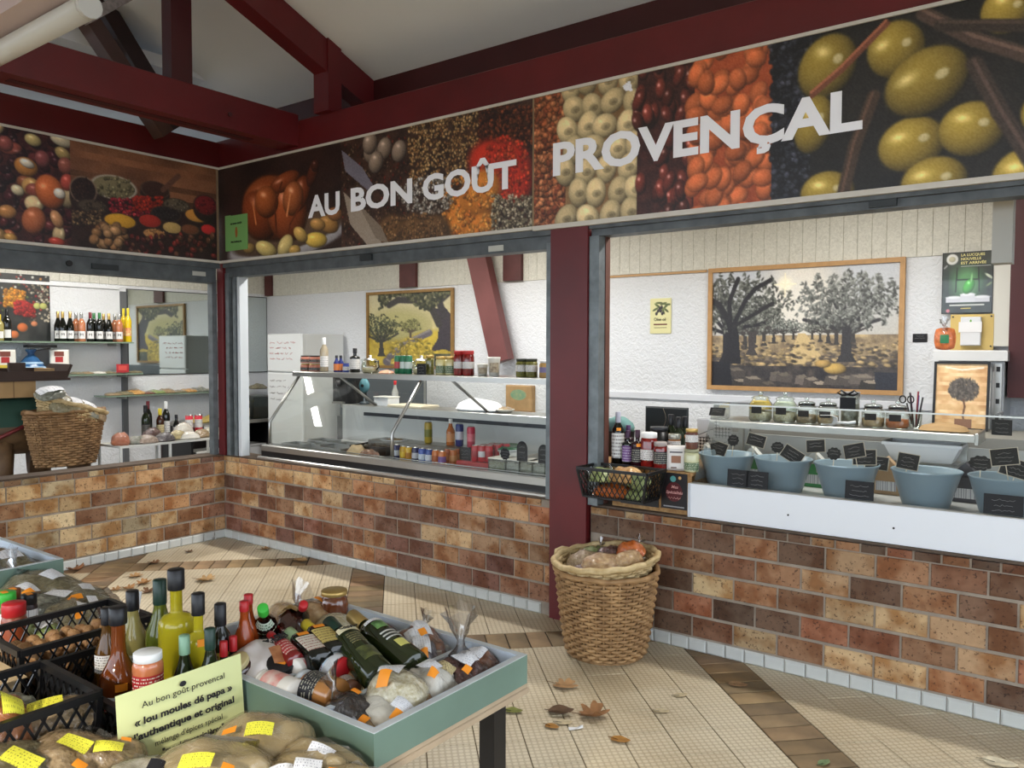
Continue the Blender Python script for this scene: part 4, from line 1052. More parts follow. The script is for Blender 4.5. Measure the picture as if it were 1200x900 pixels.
# spice poster standing on the shelf
pw, ph = .95, .66
a = PX(XL+.02, 60, 398); cv = Canvas(150, 104, (44, 44, 44))
cv.noise(0, 0, 150, 104, (34, 36, 36), (62, 62, 60), 14, 61)
cv.scatter(160, 0, 0, 150, 60, 2, 2, [(150, 60, 50), (190, 190, 180), (96, 110, 60), (170, 120, 60), (120, 30, 40)], .5, 0, 62)
cv.scatter(90, 118, 15, 150, 75, 2.2, 1.8, [(150, 140, 120), (90, 70, 60), (190, 180, 160)], .5, 0, 64)
cv.ell(98, 38, 15, 15, 0, (222, 150, 40), .45); cv.scatter(60, 84, 24, 112, 52, 3, 2.6, [(232, 164, 54), (206, 130, 34)], .5, 0, 63)
cv.ell(112, 53, 17, 12, .5, (176, 40, 38), .4); cv.scatter(50, 98, 42, 128, 66, 3, 2.4, [(190, 50, 46), (150, 30, 34)], .5, 0, 66)
for x, y, r_, c in ((108, 82, 8, (206, 110, 60)), (96, 93, 7, (214, 120, 70)), (125, 76, 5, (206, 130, 90)), (130, 48, 6, (190, 190, 110)), (139, 48, 6, (190, 190, 110)), (60, 40, 9, (216, 200, 120)), (30, 70, 14, (190, 120, 60)), (40, 20, 10, (170, 60, 50))): cv.ell(x, y, r_, r_*.9, 0, c, .4, rim=(90, 80, 60))
sp = thing('spice_poster', 'dark poster of coloured spices standing on the wine shelf', 'poster', T(XL+.012, a.y-pw, zs1+.003))
part('board', G().box(-.008, -.0005, 0, pw, 0, ph), BLACK, sp)
picture('print', cv, pw, ph, sp, Matrix(((0, 1, 0, 0), (1, 0, 0, 0), (0, 0, 1, 0), (0, 0, 0, 1))), GLOSSP)
part('poster_strip', G().box(.15, .25, pw-.32, pw-.05, -.065, -.04), BLACK, sp)
# middle shelf
q = on_shelf(37, zs2+.001, -2.38)
tg = thing('tagine', 'blue glazed tagine with a pointed lid', 'tagine', T(*q))
BLUEG = mat('blue_glaze', (58, 104, 148), .2, rgb2=(44, 80, 124), scale=20)
part('dish', G().lathe([(0, 0), (.10, 0), (.135, .03), (.14, .05), (.12, .05), (0, .04)], 28), BLUEG, tg)
part('lid', G().lathe([(.132, .05), (.125, .075), (.10, .12), (.06, .17), (.03, .20), (.028, .215), (.05, .245), (.045, .255), (0, .25)], 28), BLUEG, tg)
for k, (r0, z0) in enumerate(((.128, .068), (.106, .112))): part('painted_band', G().lathe([(r0+.003, z0), (r0-.009, z0+.018)], 28), simple((150, 180, 206)), tg)
def packet(name, label, M, w_, h_, d, cols, parent=None):
    """upright printed packet: pillow body with bands of colour in front; local +x is its front"""
    t = thing(name, label, 'packet', M)
    part('body', G().cbox(-h_/2, h_/2, -w_/2, w_/2, -d/2, d/2, .012, T(0, 0, h_/2) @ RY(PI/2)), simple(cols[0]), t)
    for c, y0, y1, z0, z1 in cols[1:]:
        part('printed_patch', G().box(d/2, d/2+.002, y0*w_, y1*w_, z0*h_, z1*h_), simple(c), t)
    return t
PKC = [(226, 222, 210), ((170, 40, 36), -.2, .2, .5, .72), ((206, 180, 60), -.42, .42, .22, .42), ((170, 40, 36), -.28, .28, .02, .18), ((120, 60, 44), -.25, .25, .74, .93)]
for px, lb in ((7, 'white packet with red and yellow print left of the tagine'), (70, 'white packet with red and yellow print right of the tagine')):
    q = on_shelf(px, zs2+.001, -2.34); packet('food_packet', lb, T(*q) @ face_to(q), .17, .25, .06, PKC)
q = on_shelf(56, zs2+.001, -2.46); packet('food_packet', 'grey packet leaning behind the printed packet', T(*q) @ face_to(q) @ RX(.2), .16, .26, .04, [(110, 104, 98)])
q = on_shelf(144, zs2+.012, -2.36); t = thing('spice_box', 'small red box at the end of the middle shelf', 'box', T(*q) @ face_to(q))
part('body', G().cbox(-.04, .04, -.06, .06, 0, .085, .003), simple((164, 30, 36)), t); part('lid_card', G().box(.041, .043, -.04, .04, .02, .07), simple((200, 70, 60)), t)
rnd = random.Random(5)
for i, (px, cm, lb) in enumerate(((90, C_HERB, 'flat dark herb packet lying next to the printed packet'), (101, C_TAN, 'flat brown packet in the middle of the middle shelf'), (115, C_WHITE, 'flat silvery packet on the middle shelf'), (127, C_HERB, 'flat green brown packet before the red box'), (140, C_DARKN, 'flat dark packet under the red box'), (158, C_HERB, 'flat herb packet at the end of the middle shelf'))):
    q = on_shelf(px, zs2+.001, -2.38 if px != 140 else -2.36); bag(lb, T(*q) @ RZ(rnd.uniform(-.3, .3)), .2, .10, .028 if px != 140 else .014, cm, 70+i, n=8)
# lower shelf: flat herb packets in a row
hc = [C_TAN, C_HERB, C_PASTA, C_NUTS, C_GREENP, C_TAN, C_HERB, C_PASTA, C_GREY, C_TAN]
for i in range(10):
    px = 132+i*12.6
    q = on_shelf(px, zs3+.001, -2.39)
    bag('%s flat herb packet from the left on the lower glass shelf' % ORD[i], T(*q) @ RZ(rnd.uniform(-.35, .35)), .24, .17, .032+.012*(i % 3), hc[i], 90+i, stickers=((-.2, .35, -.3, .3, LAB_CR),) if i % 3 == 2 else (), n=8, group='herb packets on the lower shelf')
q = on_shelf(302, zs3+.001, -2.39); bag('flat herb packet lying right of the corner post', T(*q), .2, .2, .07, C_HERB, 103, n=8)
# ------------------------------------------------------------------ side rack behind the corner post
SHD = mat('rack_grey', (126, 124, 118), .5, var=.1)
za = PX(-1.9, 240, 497).z
rk = thing('side_rack', 'low grey rack with dark sides behind the corner post', 'rack', T(0, 0, 0))
yl, yr = PX(-1.9, 224, 497).y, PX(-1.9, 318, 495).y
part('shelf_board', G().box(XL+.03, -1.9, yl, yr, za-.03, za), SHD, rk)
part('shelf_board', G().box(XL+.03, -1.9, yl, yr, za-.52, za-.49), SHD, rk)
for y_ in (yl+.02, yr-.3, yr-.02): part('upright', G().box(XL+.03, -1.92, y_-.015, y_+.015, 0, za-.0305), BLACKM, rk)
part('back_panel', G().box(XL+.006, XL+.028, yl, yr, .0, za-.031), simple((60, 50, 48)), rk)
for i, (px, lb) in enumerate(((233, 'yellow bag of pulses on the grey rack'), (246, 'second yellow bag of pulses beside the corner post'))):
    q = PX(-2.05, px, 470); bag(lb, T(-2.05, q.y, za+.001) @ RZ(.3*i), .17, .14, .09, content('yellow_peas', (198, 176, 104), (170, 148, 80), 50), 110+i, n=8)
q = PX(-2.05, 286, 470); jar('glass jar with yellow lid on the rack behind the mop', T(-2.05, q.y, za+.001) @ face_to((-2.05, q.y)), .22, .065, GRNJAR, CAPY, LAB_CR)
q = PX(-2.1, 302, 470); t = thing('storage_box', 'clear plastic storage box on the rack', 'box', T(-2.1, q.y, za+.001))
part('body', G().box(-.12, .12, -.14, .14, 0, .006).box(-.12, -.116, -.14, .14, .006, .26).box(.116, .12, -.14, .14, .006, .26).box(-.116, .116, -.14, -.136, .006, .26).box(-.116, .116, .136, .14, .006, .26), glass('cloudy_plastic', (206, 212, 210), .3, .3), t)
part('lid', G().cbox(-.13, .13, -.15, .15, .261, .275, .005), glass('cloudy_plastic', (206, 212, 210), .3, .3), t)
part('contents', G().cbox(-.10, .10, -.12, .12, .008, .14, .02), C_TAN, t)
t = thing('storage_box', 'white box on the lower board of the rack', 'box', T(-2.1, PX(-2.1, 240, 530).y, za-.489)); part('body', G().cbox(-.13, .13, -.18, .18, 0, .16, .01), WHITE, t); part('lid', G().cbox(-.14, .14, -.19, .19, .161, .18, .006), simple((216, 216, 210)), t)
t = thing('storage_box', 'white box under the rack right of the corner post', 'box', T(-2.1, PX(-2.1, 296, 530).y, za-.489)); part('body', G().cbox(-.13, .13, -.2, .2, 0, .18, .01), WHITE, t); part('lid', G().cbox(-.14, .14, -.21, .21, .181, .20, .006), simple((206, 208, 206)), t)
# mop handle
mp = thing('mop', 'telescopic mop handle leaning by the corner hatch', 'mop', T(0, 0, 0))
p0, p1 = PX(-.25, 294, 560), PX(-.25, 282, 470); d = (p1-p0)
part('handle', G().tube([p0-d*2.2, p1], .012, 8), mat('chrome', (200, 202, 206), .15, metal=1.), mp)
part('grip', G().tube([p1, p1+d*.55], .018, 8), simple((80, 82, 86)), mp)
part('clip', G().cbox(p1.x-.03, p1.x+.03, p1.y-.0, p1.y+.07, p1.z+.14, p1.z+.24, .01), simple((150, 154, 158)), mp)
# ------------------------------------------------------------------ wire table with bags
zt = PX(-.36, 200, 517.5).z
c0 = PX(-.36, 141.5, 521); c1 = PX(-.36, 255, 513.5)
wt = thing('wire_table', 'low table of thin white metal rods with bags and bottles', 'table', T(0, 0, 0))
WROD = mat('white_rod', (206, 206, 200), .4)
x0, x1, y0, y1 = -.36, -.72, c0.y, .30
for p in ((x0, y0), (x1, y0), (x0, y1), (x1, y1), (x0, (y0+y1)/2-.08), (x1, (y0+y1)/2)):
    part('leg', G().box(p[0]-.009, p[0]+.009, p[1]-.009, p[1]+.009, 0, zt-.018), WROD, wt)
part('top_frame', G().box(x1-.009, x0+.009, y0-.009, y0+.009, zt-.018, zt).box(x1-.009, x0+.009, y1-.009, y1+.009, zt-.018, zt).box(x1-.009, x1+.009, y0+.009, y1-.009, zt-.018, zt).box(x0-.009, x0+.009, y0+.009, y1-.009, zt-.018, zt), WROD, wt)
part('top_sheet', G().box(x1+.009, x0-.009, y0+.009, y1-.009, zt-.012, zt-.001), mat('pale_sheet', (180, 178, 168), .5), wt)
def on_wt(px, x): return Vector((x, PX(x, px, 515).y, zt+.001))
for px, x, h, r_, kd, bm, cm, lm, lb in ((171, -.66, .30, .036, 'oil', GRGLASS, CAPB, LAB_DK, 'square dark olive oil bottle on the wire table'), (174, -.74, .33, .034, 'wine', DKGLASS, CAPBUR, None, 'burgundy capped bottle behind the dark olive oil bottle'),
     (188, -.70, .26, .034, 'oil', BRGLASS, CAPY, LAB_CR, 'brown bottle with yellow cap on the wire table'), (195, -.72, .32, .034, 'wine', DKGLASS, CAPW, LAB_WV, 'dark bottle with white cap on the wire table'), (207, -.66, .20, .03, 'sauce', DKGLASS, CAPB, LAB_WV, 'small dark bottle with white label on the wire table')):
    q = on_wt(px, x); bottle(lb, T(*q) @ face_to(q), h, r_, kd, bm, cm, lm, group='bottles on the wire table')
for k, (px, x, lb) in enumerate(((222, -.66, 'tin with red and white print on the wire table'), (233, -.62, 'second tin with red and white print on the wire table'))):
    q = on_wt(px, x); t = thing('food_tin', lb, 'tin', T(*q) @ face_to(q)); part('body', G().cyl(.034, 0, .19, 16), simple((196, 40, 56)), t)
    part('label', G().lathe([(.0345, .075), (.0345, .15)], 14, a0=-1.3, a1=1.3), LAB_WV, t); part('rim', G().lathe([(.036, .186), (.036, .194), (.03, .194), (.03, .19), (0, .19)], 16), STEEL, t)
q = on_wt(243, -.56); jar('small tin with grey print on the wire table', T(*q) @ face_to(q), .09, .03, simple((206, 206, 200)), STEEL, LAB_WV, name='food_tin', cat='tin', lidh=.06)
for i, (px, x, w_, l_, h_, cm, lb) in enumerate(((141, -.46, .16, .15, .13, content('salmon_lentils', (196, 120, 84), (170, 96, 64), 60), 'upright bag of salmon pink lentils on the wire table'), (160, -.44, .17, .14, .08, C_GREY, 'silvery bag next to the pink lentils'), (172, -.42, .2, .16, .085, content('speckled_beans', (186, 168, 150), (130, 106, 92), 60), 'bag of speckled pale beans'),
    (178, -.56, .2, .15, .14, C_DARKN, 'large bag of dark beans lying on others'), (193, -.44, .18, .15, .09, C_LAV, 'bag of purple black beans at the front'), (208, -.48, .16, .15, .10, content('chick_peas', (206, 190, 140), (176, 156, 104), 60), 'bag of yellow chick peas'), (215, -.60, .2, .15, .17, C_WHITE, 'tall bag of white beans standing behind'),
    (221, -.44, .21, .15, .075, C_WHITE, 'flat bag of white beans at the table front'), (236, -.46, .15, .14, .09, C_TAN, 'bag of brown lentils'), (250, -.46, .2, .16, .11, content('pale_beans', (206, 202, 180), (176, 170, 148), 60), 'bag of pale beans beside the corner post'))):
    q = on_wt(px, x); bag(lb, T(*q) @ RZ(1.57+rnd.uniform(-.4, .4)), w_*.92, l_*.9, h_*.85, cm, 120+i, n=9, group='bags on the wire table')
# ------------------------------------------------------------------ wicker work
def wicker(rfun, z0, z1, rows, stakes, amp, sx=1., sy=1., nph=4):
    """woven wall: every strand runs in front of and behind the stakes by turns, with the stakes showing between"""
    g = G(); per = stakes//2; n = per*8; dz = (z1-z0)/rows; r_ = dz*.54
    for j in range(rows):
        t = (j+.5)/rows; z = z0+(z1-z0)*t; R_ = rfun(t); v = []; f = []; m = 5
        for i in range(n):
            a = 2*PI*i/n; q = R_+amp*math.cos(per*a+PI*(j % 2)); ca, sa = math.cos(a), math.sin(a)
            for k in range(m):
                b = 2*PI*k/m; v.append(((q+r_*.8*math.cos(b))*ca*sx, (q+r_*.8*math.cos(b))*sa*sy, z+r_*math.sin(b)))
        for i in range(n):
            i2 = (i+1) % n
            for k in range(m): f.append((i*m+k, i2*m+k, i2*m+(k+1) % m, i*m+(k+1) % m))
        g.add(v, f, True)
    for i in range(stakes):
        a = 2*PI*(i+.0)/stakes; g.tube([(rfun(t)*math.cos(a)*sx, rfun(t)*math.sin(a)*sy, z0+(z1-z0)*t) for t in (0, .25, .5, .75, 1)], r_*.6, 5)
    return g
def rope_rim(R_, z, r, sx=1., sy=1., n=56, tw=9):
    pts = [(R_*math.cos(2*PI*i/n)*sx*(1+.012*math.sin(tw*2*PI*i/n)), R_*math.sin(2*PI*i/n)*sy*(1+.012*math.sin(tw*2*PI*i/n)), z+.25*r*math.sin(tw*2*PI*i/n+1)) for i in range(n)]
    pts.append(pts[0]); return G().tube(pts, r, 7)
WICK = mat('brown_wicker', (158, 122, 82), .6, rgb2=(112, 82, 52), scale=14, bump=.2, bscale=60)
WICKF = mat('floor_basket_wicker', (176, 140, 96), .6, rgb2=(128, 96, 62), scale=12, bump=.2, bscale=60)
WICKL = mat('pale_wicker', (206, 184, 140), .6, rgb2=(170, 144, 98), scale=18)
# ------------------------------------------------------------------ wooden donkey with pannier
DW = mat('donkey_wood', (112, 84, 54), .55, rgb2=(78, 56, 36), scale=9, bump=.25, bscale=24)
bx = -.95
cy = PX(bx, 40, 500).y
zb = PX(bx, 40, 499).z
dk = thing('wooden_donkey', 'carved wooden donkey figure carrying a wicker pannier', 'donkey figure', T(bx, cy, 0))
pts = [(0, -.62, zb+.10), (0, -.40, zb+.02), (0, -.1, zb), (0, .18, zb+.02), (0, .30, zb+.04), (0, .37, zb+.05)]
g = G().tube(pts, [.10, .23, .22, .21, .18, .03], 14)
for x_, y_, lean in ((.12, -.30, -.02), (-.12, -.26, .04), (.12, .27, .10), (-.11, .06, .06)):
    g.tube([(x_*.7, y_, zb-.06), (x_, y_+lean*.3, zb*.62), (x_, y_+lean, zb*.34), (x_, y_+lean*.8, .03), (x_, y_+lean*.8, 0)], [.12, .09, .062, .05, .06], 9)
g.tube([(0, -.50, zb+.12), (0, -.74, zb+.36), (0, -.84, zb+.50)], [.17, .12, .10], 10)
g.ball((0, -.98, zb+.46), .085, .20, .10, 12, 8)
for s_ in (-1, 1): g.tube([(.05*s_, -.84, zb+.55), (.08*s_, -.83, zb+.70), (.06*s_, -.82, zb+.80)], [.03, .04, .006], 7)
part('body', g, DW, dk)
part('saddle_cloth', G().lathe([(.232, -.26), (.236, 0), (.232, .26)], 16, T(0, -.10, zb+.01) @ RX(PI/2), a0=.05, a1=PI-.05), mat('green_cloth', (44, 74, 62), .8), dk)
part('strap', G().tube([(.20, -.52, zb-.14), (.25, -.30, zb-.03), (.25, -.05, zb+.08)], .016, 6), simple((110, 40, 40)), dk)
part('collar', G().ball((.06, -.50, zb+.16), .17, .05, .17, 12, 8), simple((150, 50, 34)), dk)
# pannier, big wicker
pcx = -.60; a = PX(pcx, 28, 478); b = PX(pcx, 121, 490); bot = PX(pcx, 65, 546)
pcy = (a.y+b.y)/2; RW = (b.y-a.y)/2; zt_ = (a.z+b.z)/2; zb_ = bot.z
pn = thing('pannier_basket', 'big brown wicker pannier on the donkey flank', 'basket', T(pcx, pcy, zb_))
hh = zt_-zb_+.02
part('woven_wall', wicker(lambda t: RW*(.70+.30*t**.8), 0, hh, 22, 32, .013, .50, 1.), WICK, pn)
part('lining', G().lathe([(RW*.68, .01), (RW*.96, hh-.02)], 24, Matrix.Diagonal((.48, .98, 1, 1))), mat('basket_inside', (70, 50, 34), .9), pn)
part('rim', rope_rim(RW*1.0, hh, .016, .50, 1.), WICK, pn)
part('bottom', G().prism([(RW*.70*.5*math.cos(k*PI/14), RW*.70*math.sin(k*PI/14)) for k in range(28)], 0, .012), WICK, pn)
# pale tilted basket on top
ic = thing('pale_basket', 'pale wicker basket tilted in the pannier, full of herb packs', 'basket', T(pcx+.02, pcy+.0, zt_-.10) @ RX(R(-17)))
part('woven_wall', wicker(lambda t: RW*(.66+.24*t), 0, .17, 9, 32, .009, .52, 1.), WICKL, ic)
part('rim', rope_rim(RW*.92, .172, .016, .52, 1.), WICKL, ic)
part('bottom', G().prism([(RW*.64*.52*math.cos(k*PI/14), RW*.64*math.sin(k*PI/14)) for k in range(28)], 0, .012), WICKL, ic)
for i, (y_, x_, z_, w_, l_, rx, ry, cm, st, lb) in enumerate(((-.20, .04, .20, .19, .22, .5, .35, C_GREY, ((-.8, .5, -.85, .85, LAB_W),), 'herb pack with big white label at the top of the tilted basket'), (-.12, .07, .13, .17, .18, .3, .6, C_HERB, (), 'dark herb pack low in the tilted basket'),
    (-.02, .06, .16, .18, .2, .1, .5, C_HERB, ((-.3, .5, -.4, .4, LAB_W),), 'herb pack with small label in the middle of the tilted basket'), (.10, .04, .15, .19, .2, -.2, .5, C_GREY, ((-.6, .3, -.7, .7, LAB_W),), 'herb pack with white label at the right of the tilted basket'), (.0, -.04, .18, .2, .2, 0, .2, C_HERB, (), 'herb pack at the back of the tilted basket'), (.19, .03, .13, .16, .16, -.3, .4, C_TAN, (), 'brown herb pack at the low end of the tilted basket'))):
    M_ = T(pcx+.02, pcy, zt_-.10) @ RX(R(-17)) @ T(x_, y_, z_) @ RX(rx) @ RY(ry)
    bag(lb, M_, w_, l_, .06, cm, 140+i, st, n=9, group='herb packs in the tilted basket', name='herb_pack', cat='pack')
# trays stacked on the donkey back
q0 = PX(-.95, 66, 447); q1 = PX(-.95, -25, 447)
yl_, yr_ = q1.y, q0.y
zk = PX(-.80, 20, 466).z; zk2 = PX(-.80, 20, 447).z; zk3 = PX(-.80, 40, 432).z
t = thing('cardboard_box', 'kraft cardboard box on the donkey back', 'box', T(0, 0, 0)); KR = mat('kraft_card', (176, 142, 98), .8, var=.12, scale=6)
part('body', G().box(-1.15, -.78, yl_, PX(-.78, 42, 455).y, zk, zk2), KR, t); part('flap_seam', G().box(-.779, -.777, PX(-.78, 16, 455).y-.004, PX(-.78, 16, 455).y+.004, zk, zk2), simple((130, 100, 66)), t)
t = thing('wooden_tray', 'dark brown wooden tray above the cardboard box', 'tray', T(0, 0, 0)); DKW = mat('dark_brown_wood', (62, 44, 36), .5, var=.2)
part('base', G().box(-1.2, -.74, yl_, yr_+.02, zk2+.001, zk2+.02), DKW, t)
part('side', G().box(-.76, -.74, yl_, yr_, zk2+.0205, zk3-.02), DKW, t); part('side', G().box(-1.2, -1.18, yl_, yr_, zk2+.0205, zk3), DKW, t)
part('end', G().bar((-.97, yr_-.0, zk2+.02), (-.97, yr_+.045, zk3+.03), .40, .02), DKW, t)
part('handle_block', G().box(-.78, -.74, PX(-.76, 10, 440).y, PX(-.76, 29, 440).y, zk3-.0195, zk3+.05), DKW, t)
part('filler_card', G().box(-1.0, -.80, PX(-.8, 53, 440).y, PX(-.8, 64, 440).y, zk2+.0205, zk3+.0), KR, t)

# ------------------------------------------------------------------ painting, fridge
def framed(name, label, x0, x1, z0, z1, y, cv, fr, fw=.035, dep=.03, m=None, M=None):
    t = thing(name, label, 'picture', M if M is not None else T(x0, y, z0))
    w_, h_ = x1-x0, z1-z0
    part('frame', G().box(0, w_, -dep, 0, h_-fw, h_).box(0, w_, -dep, 0, 0, fw).box(0, fw, -dep, 0, fw, h_-fw).box(w_-fw, w_, -dep, 0, fw, h_-fw), fr, t)
    part('backing', G().box(fw, w_-fw, -.008, 0, fw, h_-fw), KR, t)
    picture('print', cv, w_-2*fw, h_-2*fw, t, T(fw, -.012, fw), m)
    return t
def tree(cv, x, y, h, col, leaf, seed, spread=1., n=240, twig=True):
    """olive tree: y is the foot, h its height in samples"""
    rs = np.random.RandomState(seed); tw = h*.07
    cv.poly([(x-tw*1.6, y), (x-tw*.8, y-h*.1), (x-tw*.7, y-h*.38), (x+tw*.7, y-h*.4), (x+tw*.8, y-h*.1), (x+tw*1.7, y)], col)
    for k in range(7):
        a = -PI/2+(k-3)*.42+rs.uniform(-.1, .1); L_ = h*rs.uniform(.3, .5)
        p1 = (x+math.cos(a)*L_*.5, y-h*.36+math.sin(a)*L_*.45); p2 = (x+math.cos(a)*L_*spread, y-h*.36+math.sin(a)*L_)
        cv.line([(x, y-h*.33), p1, p2], max(1, tw*.55), col)
    for i in range(int(n*1.6)):
        a, q = rs.uniform(0, 2*PI), rs.uniform(0, 1)**.6
        px, py = x+math.cos(a)*q*h*.48*spread, y-h*.68+math.sin(a)*q*h*.30
        px += h*.05*math.sin(py*.7+seed); py += h*.06*math.sin(px*.35+seed)
        k = rs.uniform(.5, 1.4)
        cv.ell(px, py, max(1.1, h*.022), max(.7, h*.010), rs.uniform(0, PI), np.array(leaf)*k, .2, edge=.6)
GOLDF = mat('gold_frame', (150, 116, 66), .4, metal=.2, var=.15, scale=20)
cv = Canvas(108, 92); 
for j in range(92):
    t_ = j/92; cv.a[j] = np.array((206, 196, 160))*(1-t_)+np.array((206, 190, 110))*t_
cv.noise(0, 50, 108, 92, (150, 128, 50), (208, 180, 70), 8, 71); cv.ell(40, 40, 40, 20, 0, (186, 178, 120), .1, edge=.6)
cv.ell(70, 62, 34, 12, -.3, (214, 186, 72), .2, edge=.4)
tree(cv, 56, 58, 26, (92, 80, 66), (132, 130, 82), 72, 1.1, 120)
tree(cv, 17, 80, 56, (60, 58, 54), (74, 78, 56), 73, .9, 260)
for pts, w_ in (([(28, 80), (45, 66), (62, 58), (80, 50)], 8), ([(24, 86), (34, 92)], 10)): cv.line(pts, w_, (104, 98, 104)); cv.line([(x, y-3) for x, y in pts], 2, (140, 132, 130))
cv.poly([(80, 74), (90, 58), (92, 40), (84, 22), (98, 18), (108, 30), (108, 74), (98, 70)], (62, 56, 62)); cv.line([(92, 40), (84, 22), (66, 10), (40, 8), (28, 14)], 8, (62, 58, 56)); cv.line([(98, 30), (92, 12), (104, 2)], 8, (60, 56, 58))
cv.scatter(520, 14, 0, 108, 24, 2.4, 1.6, [(74, 78, 56), (96, 98, 66), (54, 58, 44), (120, 118, 84)], .3, 0, 74, lambda x, y: y < 12+10*math.sin(x*.09+1))
cv.scatter(420, 30, 46, 100, 92, 2.4, 1., [(226, 200, 92), (176, 150, 56), (206, 176, 70), (120, 110, 50)], .2, 0, 77, lambda x, y: y > 56+.2*abs(x-60) and x < 84)
cv.noise(86, 76, 108, 92, (56, 60, 50), (96, 96, 70), 5, 75); cv.grain(7)
q0, q1 = PY(YB-.02, 431, 450), PY(YB-.02, 532, 336)
framed('olive_painting', 'gold framed painting of a gnarled olive tree above a stone wall path', q0.x, q1.x, 1.42, 2.268, YB-.012, cv, GOLDF, .03)
FRW = mat('fridge_white', (222, 224, 222), .3)
fx0, fx1, fy0 = -1.66, -1.04, 1.66
fr = thing('fridge', 'tall white fridge freezer covered in handwriting, in the back corner', 'fridge', T(0, 0, 0))
part('body', G().cbox(fx0, fx1, fy0+.05, fy0+.60, 0, 1.80, .008), FRW, fr)
d1 = part('door', G().cbox(fx0, fx1, 1.372, 1.80, 0, .045, .012, Matrix(((1, 0, 0, 0), (0, 0, -1, fy0+.048), (0, 1, 0, 0), (0, 0, 0, 1)))), FRW, fr)
d2 = part('door', G().cbox(fx0, fx1, .10, 1.362, 0, .045, .012, Matrix(((1, 0, 0, 0), (0, 0, -1, fy0+.048), (0, 1, 0, 0), (0, 0, 0, 1)))), FRW, fr)
def scribble(parent, x0, x1, zs, m, M, amp=.012, seed=1, r=.0022):
    rnd2 = random.Random(seed)
    for z in zs:
        n = int((x1-x0)/.012); pts = []
        xe = x0+(x1-x0)*rnd2.uniform(.55, 1.)
        k = 0; x = x0
        while x < xe:
            wl = rnd2.uniform(.05, .11); pts = []
            xx = x
            while xx < min(x+wl, xe): pts.append((xx, 0, z+amp*rnd2.uniform(-1, 1))); xx += .009
            if len(pts) > 2: part('handwriting', G().tube(pts, r, 4), m, parent, M)
            x += wl+.03
scribble(d1, fx0+.05, fx1-.08, (1.70, 1.64, 1.58, 1.52), simple((196, 110, 110)), T(0, fy0+.001, 0), seed=2)
scribble(d2, fx0+.05, fx1-.08, (1.27, 1.20, 1.13, 1.06), simple((150, 140, 140)), T(0, fy0+.001, 0), seed=3)
# ------------------------------------------------------------------ glass refrigerated case
CX_0, CX_1 = .44, 3.36
gc = thing('display_case', 'long stainless steel and glass refrigerated display case', 'display case', T(0, 0, 0))
part('front_panel', G().cbox(CX_0, CX_1, .21, .95, .05, .7845, .004), STEEL, gc)
part('front_rail', G().cbox(CX_0+.02, CX_1+.0, .045, .098, .785, .835, .006), STEEL, gc)
part('dark_gap', G().box(CX_0, CX_1, .06, .0995, .742, .784), BLACK, gc)
part('lower_rail', G().cbox(CX_0, CX_1, .02, .098, .722, .742, .006), mat('bright_rail', (206, 206, 202), .22, metal=.7), gc)
part('deck', G().box(CX_0+.01, CX_1-.01, .12, .93, .785, .80), mat('deck_steel', (176, 176, 172), .4, metal=.4), gc)
part('back_counter', G().cbox(CX_0-.05, 2.98, .97, 1.30, 1.09, 1.12, .004).box(CX_0, 3.1, .951, .969, .60, 1.118), STEEL, gc)
part('back_panel', G().box(CX_0, 3.1, .945, .9505, .60, 1.118), mat('case_back', (196, 198, 196), .4), gc)
part('light_strip', G().box(CX_0+.3, CX_1-.1, .93, .9495, 1.035, 1.065), mat('dark_strip', (50, 54, 60), .3), gc)
zsf = 1.395
part('top_shelf', G().cbox(.42, 3.12, .40, .82, zsf, zsf+.04, .004), STEEL, gc)
def rod(a, b, r=.014): return G().tube([a, b], r, 8)
for x_ in (CX_0+.03, 1.915, 3.335):
    part('strut', G().tube([(x_, .125, .836), (x_, .125, 1.02), (x_+.02, .415, zsf)], .013, 8), STEEL, gc)
for x_ in (.68, 1.98):
    part('rear_strut', G().tube([(x_, .70, zsf), (x_+.1, 1.05, 1.12)], .012, 8), STEEL, gc)
for xa_, xb_ in ((CX_0+.045, 1.90), (1.93, 3.32)):
    part('front_pane', G().add([(xa_, .118, .836), (xb_, .118, .836), (xb_, .118, 1.02), (xa_, .118, 1.02), (xa_, .40, zsf-.004), (xb_, .40, zsf-.004)], [(0, 1, 2, 3), (3, 2, 5, 4)]), GLASS, gc)
part('side_pane', G().add([(CX_0+.03, .13, .84), (CX_0+.03, .13, 1.02), (CX_0+.05, .42, zsf), (CX_0+.05, .80, zsf), (CX_0+.04, .94, 1.1), (CX_0+.03, .94, .84)], [(0, 1, 2, 3, 4, 5)]), GLASS, gc)
part('pane_edge', G().tube([(CX_0+.06, .117, .838), (CX_1-.05, .117, .838)], .004, 6), STEEL, gc)
ZD = .801
def deck(px, py): return PZ(ZD, px, py)
def dk_at(px, y):
    q = PY(y, px, 520); return Vector((q.x, y, ZD))
cans = [(465+0, .25, (30, 40, 96), (190, 196, 206)), (473, .21, (206, 160, 40), (226, 190, 60)), (479, .20, (214, 170, 46), (180, 120, 40)), (487, .22, (40, 46, 90), (200, 200, 206)), (495, .20, (60, 90, 170), (206, 214, 226)), (503, .20, (40, 76, 150), (210, 216, 226)), (511, .19, (206, 120, 60), (170, 90, 50)), (518, .18, (206, 120, 66), (120, 90, 150)), (525, .30, (190, 110, 70), (206, 140, 90)), (531, .28, (196, 116, 66), (206, 150, 100)), (537, .36, (186, 106, 64), (206, 150, 100))]
for i, (px, y_, c1, c2) in enumerate(cans):
    q = dk_at(px, y_); cn = ['navy', 'golden', 'golden', 'dark blue', 'pale blue', 'blue', 'orange', 'orange', 'orange', 'orange', 'orange'][i]
    can('%s drink can, %s from the left in the case front row' % (cn, ORD[i]), T(*q), .115, .029, simple(c1, .3), simple(c2, .35), 'small cans in the glass case')
